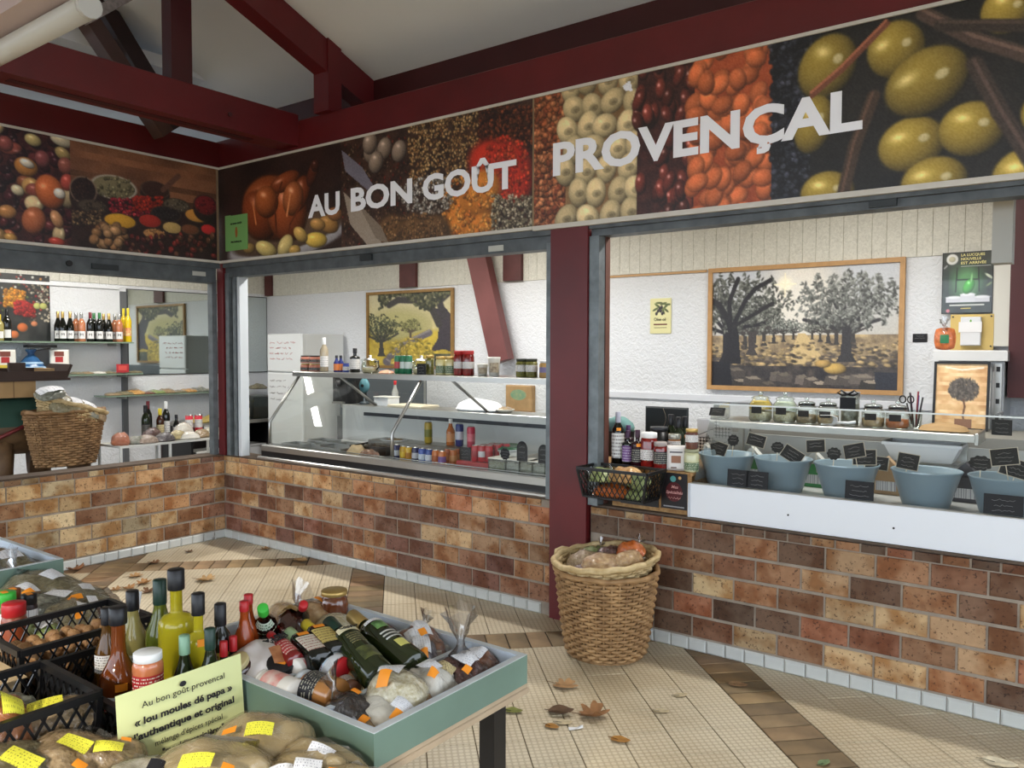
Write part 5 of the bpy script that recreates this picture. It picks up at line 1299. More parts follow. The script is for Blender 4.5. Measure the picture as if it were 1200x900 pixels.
for i in range(9):
    r_, k = divmod(i, 3); px = 561+k*8+r_*10
    q = dk_at(px-4, .25+.09*r_+.02*k); q.z += .052; can('red soda can, %s in row %s of the red block' % (['front', 'middle', 'rear'][k], ['one', 'two', 'three'][r_]), T(*q), .115, .029, simple((176, 30, 40), .3), simple((206, 206, 206), .35) if k == 1 else simple((150, 24, 34), .35), 'red soda cans in the glass case')
t = thing('can_tray', 'card tray under the red soda cans', 'tray', T(0, 0, 0)); q = dk_at(562, .34); part('tray', G().box(q.x-.10, q.x+.22, .21, .52, ZD, ZD+.05), simple((150, 40, 44)), t); part('lip', G().box(q.x-.10, q.x+.22, .206, .2095, ZD, ZD+.055), simple((176, 60, 60)), t)
# taller things standing behind on a step
step = thing('step_riser', 'steel riser behind the cans in the glass case', 'riser', T(0, 0, 0)); part('body', G().cbox(1.3, 2.9, .46, .66, ZD, ZD+.10, .004), STEEL, step)
def riser(px): q = PY(.55, px, 500); return Vector((q.x, .55, ZD+.101))
can('tall golden green drink can standing on the riser', T(*riser(502)), .165, .031, simple((176, 150, 50), .3), simple((120, 120, 50), .35))
q = riser(528); bottle('small plastic bottle of orange drink on the riser', T(*q) @ face_to(q), .20, .033, 'sauce', mat('orange_drink', (206, 116, 56), .15, trans=.3), CAPW, simple((206, 140, 90)))
can('tall blue and white drink can on the riser', T(*riser(538.5)), .17, .031, simple((36, 50, 116), .3), simple((196, 196, 206), .35))
can('tall pink red drink can on the riser', T(*riser(552)), .155, .031, simple((196, 50, 76), .3), simple((226, 120, 130), .35))
# bowls, tubs and signs in the case
q = dk_at(468, .62); t = thing('salad_bowl', 'white oval dish with salad behind the first cans', 'dish', T(q.x, .56, ZD+.03)); part('dish', G().lathe([(.0, .0), (.06, 0), (.13, .07), (.135, .075), (.12, .075), (.055, .012), (0, .012)], 24, Matrix.Diagonal((1, .7, 1, 1))), WHITE, t); part('salad', G().ball((0, 0, .05), .10, .07, .035, 12, 8, lump=.15), C_TAN, t)
q = dk_at(445, .45); t = thing('black_tray', 'black tray of dried olives in the glass case', 'tray', T(q.x, .42, ZD+.001) @ RZ(.2)); part('tray', G().box(-.17, .17, -.13, .13, 0, .008).box(-.17, -.162, -.13, .13, .008, .07).box(.162, .17, -.13, .13, .008, .07).box(-.162, .162, -.13, -.122, .008, .07).box(-.162, .162, .122, .13, .008, .07), BLACK, t); part('olives', G().ball((0, 0, .03), .15, .11, .05, 16, 8, lump=.12), content('dried_olives', (54, 40, 34), (30, 22, 22), 60), t)
for i, (px, y_) in enumerate(((350, .30), (372, .40), (395, .30), (380, .60), (410, .55))):
    q = dk_at(px, y_); t = thing('empty_tray', ['shallow steel tray nearest the case end', 'second shallow steel tray in the case', 'shallow steel tray at the glass', 'rear shallow steel tray', 'rear shallow steel tray beside the olives'][i], 'tray', T(q.x, y_, ZD+.001)); part('tray', G().box(-.13, .13, -.08, .08, 0, .006).box(-.13, -.124, -.08, .08, .006, .035).box(.124, .13, -.08, .08, .006, .035).box(-.124, .124, -.08, -.074, .006, .035).box(-.124, .124, .074, .08, .006, .035), simple((190, 192, 190), .3, metal=.4), t)
    part('liner', G().box(-.12, .12, -.07, .07, .0065, .009), simple((206, 206, 198)), t)
q = dk_at(418, .24); bag('paper wrapped cheese at the glass', T(q.x, .24, ZD+.001), .16, .12, .09, simple((206, 180, 140)), 160, n=8)
q = dk_at(435, .22); bag('dark dried tomatoes bag at the glass', T(q.x, .20, ZD+.001), .18, .10, .07, C_NUTS, 161, n=8)
CLT = glass('tub_plastic', (226, 230, 226), .3, .2)
for i, (px, y_, cm) in enumerate(((583, .16, content('pale_greens', (200, 196, 150), (150, 150, 90), 50)), (599, .17, C_WHITE), (614, .18, C_SEED), (629, .19, C_WHITE), (644, .20, C_SEED))):
    q = dk_at(px, y_); t = thing('food_tub', '%s clear tub of salad from the red cans towards the column' % ORD[i], 'tub', T(q.x, y_+.06, ZD+.001), 'tubs in the glass case')
    part('tub', G().box(-.07, .07, -.07, .07, 0, .004).box(-.07, -.067, -.07, .07, .004, .10).box(.067, .07, -.07, .07, .004, .10).box(-.067, .067, -.07, -.067, .004, .10).box(-.067, .067, .067, .07, .004, .10), CLT, t); part('filling', G().cbox(-.065, .065, -.065, .065, .005, .085, .01), cm, t); part('lid', G().cbox(-.073, .073, -.073, .073, .1005, .108, .003), simple((226, 224, 214)), t)
q = dk_at(603, .55); t = thing('green_lid_tub', 'round tub with a green lid in the glass case', 'tub', T(q.x-.03, .50, ZD+.001)); part('tub', G().lathe([(0, 0), (.12, 0), (.14, .12), (0, .12)], 24), simple((196, 200, 196)), t); part('lid', G().lathe([(.145, .121), (.145, .14), (.12, .15), (.11, .145), (0, .145)], 24), simple((30, 96, 60), .3), t); part('lid_band', G().lathe([(.1455, .122), (.1455, .13)], 24), WHITE, t)
def chalk_tag(name, label, M, w_, h_, shape='rect', stand=True, board=None, edge=None, lines=True):
    """little chalk price board; local: width along x, faces -y, stands at z=0"""
    t = thing(name, label, 'price tag', M)
    if shape == 'rect': poly = [(-w_/2, 0), (w_/2, 0), (w_/2, h_), (-w_/2, h_)]
    elif shape == 'arch': poly = [(-w_/2, 0), (w_/2, 0), (w_/2, h_*.6)]+[(w_/2*math.cos(k*PI/10), h_*.6+h_*.4*math.sin(k*PI/10)) for k in range(1, 10)]+[(-w_/2, h_*.6)]
    else: poly = [(w_/2*(1+.07*math.cos(10*k*2*PI/60))*math.cos(k*2*PI/60), h_/2+h_/2*(1+.07*math.cos(10*k*2*PI/60))*math.sin(k*2*PI/60)) for k in range(60)]
    part('board', G().prism(poly, 0, .003, RX(PI/2)), board or mat('chalk_black', (24, 25, 28), .7), t)
    if edge is not None:
        part('rim', G().prism([(x*1.07, (y-h_/2)*1.10+h_/2) for x, y in poly], -.0025, -.0002, RX(PI/2)), edge, t)
    if lines:
        r2 = random.Random(int(abs(M.translation.x)*1000))
        for k in range(2 if h_ < .07 else 3):
            z = h_*(.72-.26*k); n = 9; L_ = w_*r2.uniform(.45, .72)
            part('chalk_writing', G().tube([(-L_/2+L_*j/n, -.0035, z+h_*.055*r2.uniform(-1, 1)) for j in range(n+1)], .0007 if w_ > .06 else .0006, 4), simple((150, 150, 150)), t)
    return t
EDGEW = mat('tag_wood_edge', (206, 196, 176), .6)
for px, y_, w_, h_, sh, lb in ((545, .28, .10, .09, 'rect', 'black chalk tag among the cans'), (592, .12, .075, .075, 'round', 'round black chalk tag on the tubs'), (612, .13, .085, .13, 'arch', 'arched black chalk tag on the tubs'), (637, .13, .08, .12, 'arch', 'arched black chalk tag beside the column')):
    q = PY(y_, px, 530 if sh != 'rect' else 525); chalk_tag('chalk_tag', lb, T(q.x, y_+.0, ZD+(.11 if px > 580 else .05)), w_, h_, sh)
# on the shelf of the case
def top_at(px, y_=.55): q = PY(y_, px, 435); return Vector((q.x, y_, zsf+.041))
for i, (px, z_) in enumerate(((364, 0), (364, .07))):
    for k in (-1, 1):
        q = top_at(px); jar('%s small jar with pink contents, %s of the pair' % (['lower', 'upper'][i], 'left' if k < 0 else 'right'), T(q.x+k*.056, q.y, q.z+z_+.001*i), .066, .052, mat('pink_pate', (186, 120, 100), .3), CAPB if i else CAPGOLD, LAB_DK, (.15, .5), turn=-1.0, group='pâté jars on the case shelf')
q = top_at(380); bottle('clear rum bottle with white cap on the case shelf', T(*q) @ face_to(q), .29, .036, 'wine', mat('pale_rum', (222, 206, 176), .05, trans=.6), CAPW, LAB_WV)
for i, px in enumerate((394.5, 399.5)): q = top_at(px, .52+.03*i); bottle(['small blue medicine bottle on the case shelf', 'second small blue medicine bottle on the case shelf'][i], T(*q) @ face_to(q), .14, .026, 'sauce', simple((40, 50, 110), .2), CAPB, simple((206, 120, 60)), (.1, .5))
q = top_at(405.5); jar('small blue jar on the case shelf', T(*q) @ face_to(q), .075, .028, simple((70, 90, 160), .3), simple((60, 70, 140)), LAB_WV)
q = top_at(416); bottle('dark bottle with white label on the case shelf', T(*q) @ face_to(q), .20, .042, 'stout', DKGLASS, CAPB, LAB_WV, (.14, .56))
for i, (px, y_) in enumerate(((434, .50), (494, .56))):
    q = top_at(px, y_); t = thing('glass_teapot', ['glass teapot left of the green cans', 'glass teapot with a dark tag right of the green cans'][i], 'teapot', T(*q)); part('body', G().lathe([(0, 0), (.06, 0), (.075, .03), (.072, .07), (.055, .10), (.053, .104)], 20), JARGLASS, t); part('lid', G().lathe([(.055, .105), (.045, .118), (.012, .122), (.014, .145), (0, .148)], 16), STEEL, t)
    part('handle', G().tube([(.05, 0, .09), (.095, 0, .10), (.10, 0, .05), (.072, 0, .03)], .007, 6), BLACK, t); part('spout', G().tube([(-.06, 0, .05), (-.09, 0, .09), (-.10, 0, .11)], [.014, .01, .008], 8), JARGLASS, t); part('tea', G().lathe([(0, .004), (.056, .004), (.068, .03), (.068, .045), (0, .045)], 18), simple((206, 190, 150)), t)
q = top_at(494, .47); chalk_tag('chalk_tag', 'black chalk tag leaning on the glass teapot', T(*q), .09, .085)
for i, px in enumerate((466.5, 473, 479)):
    q = top_at(px, .52); can(['green and red drink can on the case shelf', 'green and white drink can in the middle of the case shelf', 'green can right of the other green cans'][i], T(*q), .145, .03, simple((40, 110, 76), .3), simple((176, 60, 60) if i == 0 else (196, 206, 200), .35), 'green cans on the case shelf')
q = top_at(504); jar('tall jar of capers on the case shelf', T(*q) @ face_to(q), .15, .034, GRNJAR, CAPGOLD, None)
for i, px in enumerate((517, 528)): q = top_at(px); jar(['jar of asparagus next to the capers', 'jar of asparagus left of the red jars'][i], T(*q) @ face_to(q), .14, .043, mat('asparagus_jar', (206, 196, 140), .15, coat=.6), CAPGOLD, LAB_GR, (.1, .5))
for i, px in enumerate((538.5, 549)): q = top_at(px); jar(['tall jar of red sauce beside the asparagus', 'tall jar of red sauce beside the painted cups'][i], T(*q) @ face_to(q), .185, .045, REDJAR, simple((176, 40, 40)), LAB_WV, (.28, .55))
for i, (px, h, r_) in enumerate(((565.5, .09, .04), (579, .14, .045))): q = top_at(px); t = thing('painted_cup', ['short cup with dark print on the case shelf', 'tall white tub with brown print on the case shelf'][i], 'cup', T(*q) @ face_to(q)); part('body', G().lathe([(0, 0), (r_*.82, 0), (r_, h*.9)], 18), simple((216, 212, 200)), t); part('lid', G().lathe([(r_*1.05, h*.9), (r_*1.05, h), (0, h)], 18), simple((226, 224, 216)), t); part('printed_patch', G().lathe([(r_*.93, h*.2), (r_*.99, h*.7)], 10, a0=-.8, a1=.8), mat('brown_print', (96, 74, 54), .5, rgb2=(190, 176, 150), scale=40), t)
for i, px in enumerate((611.5, 623)): q = top_at(px); jar(['jar of pickled olives on the case shelf', 'jar of pickled olives nearer the red column'][i], T(*q) @ face_to(q), .13, .043, GRNJAR, simple((40, 44, 30)), LAB_WV, (.3, .66))
q = top_at(639); jar('jar of honey coloured pickles against the shutter rail', T(*q) @ face_to(q), .12, .042, mat('pickle_jar', (176, 140, 86), .15, coat=.6), CAPW, simple((120, 110, 150)), (.3, .6))
q = top_at(453, .50); bag('small pink paper packet on the case shelf', T(*q), .14, .07, .03, simple((206, 150, 120)), 165, n=6)
# behind, on the back counter
def back_at(px, y_=1.12): q = PY(y_, px, 460); return Vector((q.x, y_, 1.121))
q = back_at(410); t = thing('coffee_machine', 'black coffee machine on the back counter', 'coffee machine', T(*q)); part('body', G().cbox(-.10, .10, -.12, .12, 0, .30, .03), BLACK, t); part('drip_grille', G().box(-.07, .07, -.16, -.121, 0, .02), STEEL, t); part('spout', G().cyl(.02, .16, .22, 10, T(0, -.14, 0)), simple((60, 60, 62)), t)
q = back_at(427); t = thing('desk_fan', 'small blue green fan on the back counter', 'fan', T(*q)); part('base', G().lathe([(0, 0), (.05, 0), (.045, .015), (.01, .03), (.01, .10), (0, .10)], 16), simple((60, 70, 76)), t); part('cage', G().lathe([(0, -.02), (.05, -.02), (.07, 0), (.05, .02), (0, .02)], 20, T(0, 0, .17) @ RX(PI/2)), simple((90, 140, 150), .4), t); part('hub', G().cyl(.015, -.03, .03, 10, T(0, 0, .17) @ RX(PI/2)), BLACK, t)
q = back_at(453); t = thing('white_box', 'white food box on the back counter', 'box', T(*q)); part('body', G().cbox(-.09, .09, -.07, .07, 0, .07, .004), WHITE, t); part('lid', G().cbox(-.095, .095, -.075, .075, .071, .082, .003), simple((206, 206, 200)), t)
q = back_at(463, 1.2); bottle('red capped bottle on the back counter', T(*q) @ face_to(q), .22, .03, 'sauce', mat('clear_bottle', (206, 206, 200), .08, trans=.5), CAPR, None)
q = back_at(484); t = thing('cutting_board', 'pale cutting board on the back counter', 'board', T(*q)); part('body', G().cbox(-.2, .2, -.12, .12, 0, .02, .005), simple((214, 204, 180)), t); part('grip_hole', G().box(.14, .17, -.04, .04, .0201, .0206), simple((150, 130, 100)), t)
bag('crumpled white plastic bag on the back counter', T(*back_at(562)), .45, .2, .11, WHITE, 167, n=10)
q = back_at(592); t = thing('small_dish', 'dish of nibbles on the back counter', 'dish', T(*q)); part('dish', G().lathe([(0, 0), (.05, 0), (.08, .025), (.075, .028), (0, .015)], 18), simple((206, 200, 186)), t); part('nibbles', G().ball((0, 0, .022), .055, .055, .025, 10, 6, lump=.2), C_TAN, t)
t = thing('grey_screen', 'dark grey backsplash panel behind the case', 'panel', T(0, 0, 0)); part('panel', G().box(PY(1.9, 400, 470).x, PY(1.9, 500, 470).x, 1.88, 1.90, .9, 1.40), mat('slate_grey', (86, 92, 96), .4), t); part('edge_trim', G().box(PY(1.9, 498.5, 470).x, PY(1.9, 500.5, 470).x, 1.874, 1.8795, .9, 1.40), STEEL, t); part('foot', G().box(PY(1.9, 400, 470).x, PY(1.9, 500, 470).x, 1.84, 1.94, 0, .9), simple((90, 92, 92)), t)
# kraft bag hung on the wall
q0, q1 = PY(YB-.02, 595, 485), PY(YB-.02, 626, 452)
t = thing('kraft_bag', 'brown kraft paper bag with a green oval logo hanging on the back wall', 'paper bag', T((q0.x+q1.x)/2, YB-.002, q0.z)); bw, bh = q1.x-q0.x, q1.z-q0.z
part('body', G().cbox(-bw/2, bw/2, 0, bh, 0, .06, .01, RX(PI/2)), mat('kraft_paper', (176, 142, 98), .75, var=.18, scale=12, bump=.4, bscale=14), t); part('logo', G().prism([(bw*.3*math.cos(k*PI/16), bh*.68+bh*.18*math.sin(k*PI/16)) for k in range(32)], .0601, .0612, RX(PI/2)), mat('logo_teal', (110, 150, 120), .6, rgb2=(150, 160, 120), scale=40), t)
part('fold', G().box(-bw/2, bw/2, -.064, -.0605, 0, bh*.16), simple((150, 116, 76)), t)
# ------------------------------------------------------------------ olive counter: back wall
OAK = mat('oak_frame', (184, 142, 92), .5, var=.12, scale=20)
cv = Canvas(240, 154)
for j in range(154):
    t_ = j/154; cv.a[j] = np.array((196, 200, 206))*(1-t_)+np.array((190, 180, 160))*t_
cv.ell(122, 40, 50, 60, 0, (232, 226, 214), .1, edge=.8)
cv.noise(0, 86, 240, 154, (120, 104, 84), (196, 172, 128), 7, 81); cv.noise(0, 112, 240, 154, (74, 68, 66), (140, 122, 98), 6, 82)
cv.poly([(118, 84), (128, 84), (160, 130), (100, 130)], (204, 178, 128))
rs = np.random.RandomState(83)
for k in range(6):
    s_ = 26+k*6
    tree(cv, 112-k*13, 92+k*2.5, s_, (60, 56, 54), (128, 132, 124), 84+k, 1.0, 90); tree(cv, 136+k*10, 92+k*2.2, s_, (62, 58, 56), (134, 136, 126), 94+k, 1.0, 90)
for k in range(420):
    x, y = rs.uniform(0, 240), rs.uniform(94, 132); s_ = (y-86)/40; cv.ell(x, y, 4*s_+1, 1.5*s_+.8, rs.uniform(-.3, .3), np.array((190, 164, 118) if rs.rand() < .55 else (92, 82, 72))*rs.uniform(.7, 1.2), .3, edge=.6)
tree(cv, 56, 112, 80, (66, 60, 58), (132, 134, 124), 110, 1.05, 420)
tree(cv, 178, 120, 112, (52, 50, 52), (120, 122, 116), 112, 1.15, 620)
tree(cv, 22, 124, 122, (34, 32, 36), (92, 94, 86), 114, 1.5, 620)
cv.poly([(16, 124), (24, 84), (20, 70), (34, 68), (38, 84), (42, 124)], (30, 28, 32))
cv.line([(28, 74), (10, 44), (-4, 36)], 8, (32, 30, 34)); cv.line([(30, 72), (46, 40), (60, 24), (80, 14)], 6, (32, 30, 34)); cv.line([(30, 74), (62, 56), (84, 44)], 5, (36, 34, 36)); cv.line([(26, 72), (24, 40), (36, 10)], 6, (32, 30, 34))
cv.ell(100, 20, 9, 9, 0, (255, 246, 220), 0, edge=.9); cv.line([(86, 20), (114, 20)], 1, (255, 244, 214)); cv.line([(100, 6), (100, 36)], 1, (255, 244, 214))
cv.noise(0, 126, 240, 154, (40, 38, 42), (84, 76, 70), 9, 85)
for k in range(16):
    x, y = k*15+rs.uniform(-5, 5), rs.uniform(134, 152); w2 = rs.uniform(9, 17); cv.poly([(x-w2, y+6), (x-w2*.8, y-5), (x+w2*.3, y-7), (x+w2, y-2), (x+w2*.9, y+7)], np.array((92, 84, 78))*rs.uniform(.5, 1.2)); cv.poly([(x-w2*.7, y-4), (x+w2*.3, y-6), (x+w2*.8, y-2), (x-w2*.2, y-1)], np.array((150, 138, 122))*rs.uniform(.6, 1.1))
cv.poly([(0, 120), (26, 122), (30, 154), (0, 154)], (28, 28, 34)); cv.poly([(212, 132), (240, 132), (240, 154), (214, 154)], (40, 42, 52)); cv.ell(165, 128, 14, 7, 0, (206, 170, 96), .5); cv.ell(150, 122, 10, 5, 0, (196, 160, 96), .5)
cv.grain(8)
q0, q1 = PY(YB-.02, 829.5, 456), PY(YB-.02, 1062, 301)
framed('grove_picture', 'oak framed picture of an olive grove with sun through the branches', q0.x, q1.x, q0.z, q1.z, YB-.013, cv, OAK, .035)
# olive oil tin sign
q0, q1 = PY(YB-.02, 761, 391), PY(YB-.02, 786, 349); w_, h_ = q1.x-q0.x, q1.z-q0.z
t = thing('tin_sign', 'cream tin sign with black olives reading Olive oil', 'sign', T(q0.x, YB-.004, q0.z)); part('plate', G().cbox(0, w_, 0, h_, 0, .006, .002, RX(PI/2)), mat('cream_enamel', (222, 216, 160), .4), t)
cv = Canvas(48, 76, (222, 216, 160)); rs = np.random.RandomState(5)
for x, y, a in ((16, 14, .6), (30, 10, -.3), (36, 16, -.7), (12, 22, -.5), (36, 24, .7), (30, 26, 1.2), (20, 8, 0), (40, 12, 0)): cv.ell(x, y, 8, 2.4, a, (92, 104, 54), .3)
for x, y in ((22, 20), (26, 18), (24, 26), (14, 32), (28, 32), (18, 26)): cv.ell(x, y, 3, 4, .2, (44, 36, 42), .5, .3)
picture('print', cv, w_*.94, h_*.94, t, T(w_*.03, -.0065, h_*.03)); text('lettering', 'Olive oil', w_*.2, w_*.75, h_*.36, h_*.09, INK, t, T(0, -.0068, 0)); 
part('text_bar', G().box(w_*.18, w_*.82, -.0078, -.0068, h_*.24, h_*.28), simple((110, 60, 50)), t); part('text_bar', G().box(w_*.2, w_*.8, -.0078, -.0068, h_*.16, h_*.175), simple((80, 70, 50)), t)
# poster of the new season olives
q0, q1 = PY(YB-.065, 1103, 368), PY(YB-.065, 1165, 293); w_, h_ = q1.x-q0.x, q1.z-q0.z
cv = Canvas(76, 90, (34, 42, 38)); cv.noise(0, 0, 76, 90, (28, 34, 32), (52, 66, 56), 14, 121); cv.ell(38, 46, 24, 26, 0, (96, 150, 96), .2, edge=.9)
cv.line([(22, 22), (20, 58)], 1.2, (20, 24, 22)); cv.line([(54, 22), (56, 58)], 1.2, (20, 24, 22)); cv.line([(22, 40), (54, 40)], 1, (24, 30, 26))
cv.ell(14, 9, 9, 8, 0, (226, 226, 220), .05); cv.ell(14, 9, 5, 4, 0, (196, 190, 160), .2); cv.line([(6, 18), (2, 22)], 2, (150, 150, 150))
for x, y, rx in ((18, 70, 12), (60, 70, 12)): cv.rect(x-rx, y-4, x+rx, y+4, (206, 208, 214)); cv.ell(x, y-4, rx, 2.2, 0, (236, 238, 242), .05)
cv.rect(28, 62, 50, 74, (214, 216, 222)); cv.ell(39, 62, 11, 2.4, 0, (240, 242, 246), .05); cv.ell(40, 50, 8, 12, .5, (80, 190, 70), .5, .4); cv.ell(44, 38, 1.5, 7, .1, (150, 206, 140), .1); cv.ell(70, 36, 7, 2, .6, (206, 214, 190), .1); cv.ell(70, 48, 5, 1.6, -.6, (120, 140, 90), .1); cv.ell(9, 86, 3, 2.6, 0, (206, 120, 130), .1)
t = thing('olive_poster', 'green and black poster of a glowing olive on white plinths', 'poster', T(q0.x, YB-.062, q0.z)); part('board', G().box(0, w_, -.002, 0, 0, h_), BLACK, t); picture('print', cv, w_*.97, h_*.97, t, T(w_*.015, -.0026, h_*.015), GLOSSP)
GOLDL = mat('letter_gold', (236, 226, 150), .5)
for k, s_ in enumerate(('LA LUCQUES', 'NOUVELLE', 'EST ARRIVÉE')): text('lettering', s_, w_*.37, w_*(.83, .76, .86)[k], h_*(.93, .865, .80)[k], h_*.042, GOLDL, t, T(0, -.003, 0), .02)
part('text_bar', G().box(w_*.16, w_*.84, -.0036, -.003, h_*.125, h_*.15), simple((206, 210, 206)), t); part('text_bar', G().box(w_*.37, w_*.95, -.0036, -.003, h_*.762, h_*.77), simple((190, 194, 190)), t); part('text_bar', G().box(w_*.38, w_*.58, -.0036, -.003, h_*.075, h_*.092), simple((206, 190, 120)), t)
# yellow board with a white dispenser, orange bag, cabinet
q0, q1 = PY(YB-.065, 1113, 411), PY(YB-.065, 1165, 367)
t = thing('switch_board', 'yellow board with a white card dispenser under the olive poster', 'panel', T(0, 0, 0)); part('board', G().box(q0.x, q1.x, YB-.064, YB-.05, 1.62, q1.z-.004), mat('yellow_board', (214, 186, 112), .5), t)
a, b = PY(YB-.1, 1125, 405), PY(YB-.1, 1150, 371); part('dispenser', G().cbox(a.x, b.x, a.z, b.z, 0, .04, .006, T(0, YB-.0645, 0) @ RX(PI/2)), WHITE, t); part('card', G().box(a.x-.01, b.x+.005, YB-.1085, YB-.105, a.z+.09, a.z+.16), simple((240, 240, 240)), t)
part('logo', G().prism([((a.x+b.x)/2+.006*math.cos(k*PI/6), b.z-.03+.012*math.sin(k*PI/6)) for k in range(12)], -.0, .0015, T(0, YB-.1047, 0) @ RX(PI/2)), simple((110, 170, 70)), t)
for x_, z_ in ((q0.x+.015, q1.z-.02), (q1.x-.015, q1.z-.02), (q1.x-.015, 1.66)): part('screw', G().cyl(.006, 0, .004, 8, T(x_, YB-.0641, z_) @ RX(PI/2)), BLACK, t)
cb = thing('white_cabinet', 'white drawer cabinet with a metal edge beside the dark red column', 'cabinet', T(0, 0, 0)); x0_, x1_ = 5.19, 5.60
part('body', G().cbox(x0_+.02, x1_-.02, 1.80, 2.22, .80, 1.565, .006), mat('cabinet_grey', (190, 192, 194), .4), cb); part('top', G().cbox(x0_, x1_, 1.75, 2.22, 1.566, 1.632, .006), simple((206, 206, 204)), cb)
for k in range(4):
    d = part('drawer', G().cbox(x0_+.16, x1_-.09, 1.785, 1.7995, 1.44-k*.115, 1.545-k*.115, .004), simple((206, 206, 202)), cb); part('handle', G().box(x0_+.22, x1_-.15, 1.775, 1.7845, 1.49-k*.115, 1.50-k*.115), STEEL, d)
part('rail', G().box(x1_-.07, x1_-.03, 1.77, 1.7995, .9, 1.55), STEEL, cb)
for k in range(5): part('bracket_hole', G().box(x1_-.06, x1_-.04, 1.767, 1.7697, 1.50-k*.10, 1.53-k*.10), BLACKM, cb)
q = PY(1.95, 1107, 410); t = bag('orange bag of lentils with a green label standing on the white cabinet', T(q.x, 1.93, 1.633+.075) @ RX(PI/2) @ T(0, 0, -.03), .13, .15, .05, C_ORANGE, 171, ((-.35, .45, -.4, .35, mat('green_square_label', (40, 110, 70), .5)),), (PI/2, .07))
# leaning framed print of a small tree
cv = Canvas(66, 76, (206, 166, 112)); cv.noise(0, 0, 66, 76, (190, 142, 92), (232, 200, 150), 12, 131)
for j in range(0, 76, 11): cv.noise(0, j, 66, j+4, (206, 160, 110), (242, 214, 168), 10, j)
rs = np.random.RandomState(9)
for i in range(420):
    a, q_ = rs.uniform(0, 2*PI), rs.uniform(0, 1)**.55; cv.ell(36+math.cos(a)*q_*19, 30+math.sin(a)*q_*13, 2.2, .9, rs.uniform(0, PI), np.array((92, 84, 76))*rs.uniform(.6, 1.3), .1, edge=.5)
cv.line([(36, 42), (38, 50), (36, 60), (37, 66)], 2, (96, 66, 50)); cv.rect(26, 65, 48, 76, (134, 96, 76)); cv.line([(12, 4), (33, 7), (60, 4)], .8, (230, 220, 200))
q = PY(1.5, 1092.5, 428); q2 = PY(1.5, 1157, 498)
framed('tree_print', 'black framed print of a small potted olive tree', 0, q2.x-q.x, 0, .42, 0, cv, BLACKM, .014, .02, M=T(q.x, 1.55, 1.142) @ RX(R(-6)))
chalk_tag('chalk_tag', 'tiny black chalk tag on the stucco right of the grove picture', T(PY(YB-.01, 1078, 395).x, YB-.004, PY(YB-.01, 1078, 401).z), .095, .06)
# ------------------------------------------------------------------ olive counter
oc = thing('olive_counter', 'white fronted refrigerated olive counter with sloping glass', 'counter', T(0, 0, 0)); OX0, OX1 = 4.30, 6.9
PANELW = mat('white_panel', (226, 230, 236), .3)
part('front_panel', G().cbox(OX0, OX1, .723, .905, 0, .02, .002, T(0, .04, 0) @ RX(PI/2)), PANELW, oc)
part('corner_profile', G().box(OX0-.012, OX0+.002, .015, .06, .723, .905), simple((190, 196, 204), .3), oc)
for x_ in (4.83, 5.32): part('screw', G().cyl(.005, 0, .003, 8, T(x_, .0195, .80) @ RX(PI/2)), BLACKM, oc)
part('deck', G().box(OX0+.003, OX1, .045, .95, .80, .868), mat('counter_steel', (196, 198, 196), .35, metal=.4), oc)
part('ledge', G().cbox(OX0, OX1, .02, .058, .9055, .911, .002), STEEL, oc)
part('base', G().box(OX0, OX1, .21, .95, .05, .7995), simple((150, 150, 150)), oc)
part('shelf', G().cbox(4.22, 5.57, .60, .92, 1.165, 1.205, .006), STEEL, oc)
part('shelf_end', G().cbox(5.57, 5.585, .62, .90, 1.15, 1.21, .004), STEEL, oc)
for x_ in (4.32, 5.50): part('shelf_leg', G().box(x_-.015, x_+.015, .80, .83, .8685, 1.1645), STEEL, oc)
part('side_pane', G().add([(OX0+.0, .07, .913), (OX0+.0, .33, 1.318), (OX0+.0, .90, 1.318), (OX0+.0, .90, .913)], [(0, 1, 2, 3)]), GLASS, oc)
part('front_pane', G().add([(OX0, .06, .913), (OX1, .06, .913), (OX1, .32, 1.318), (OX0, .32, 1.318)], [(0, 1, 2, 3)]), GLASS, oc)
part('pane_edge', G().box(OX0, OX1, .315, .327, 1.3185, 1.326), simple((226, 232, 230), .2), oc)
part('back_board', G().box(OX0, OX1, .955, .97, .80, 1.10), mat('counter_back', (176, 178, 176), .4), oc)
struct('wall_counter', G().box(3.9, 7.0, 1.15, 1.75, 0, 1.14), mat('work_top', (150, 148, 142), .5), 'grey work top behind the olive counter')
BOWL = mat('grey_blue_plastic', (138, 158, 170), .3)
def on_rim(px, y): q = PY(y, px, 540); return q.x
bowlsx = [(821, 884), (885, 952), (953, 1033), (1044, 1130), (1134, 1222)]
BR = []
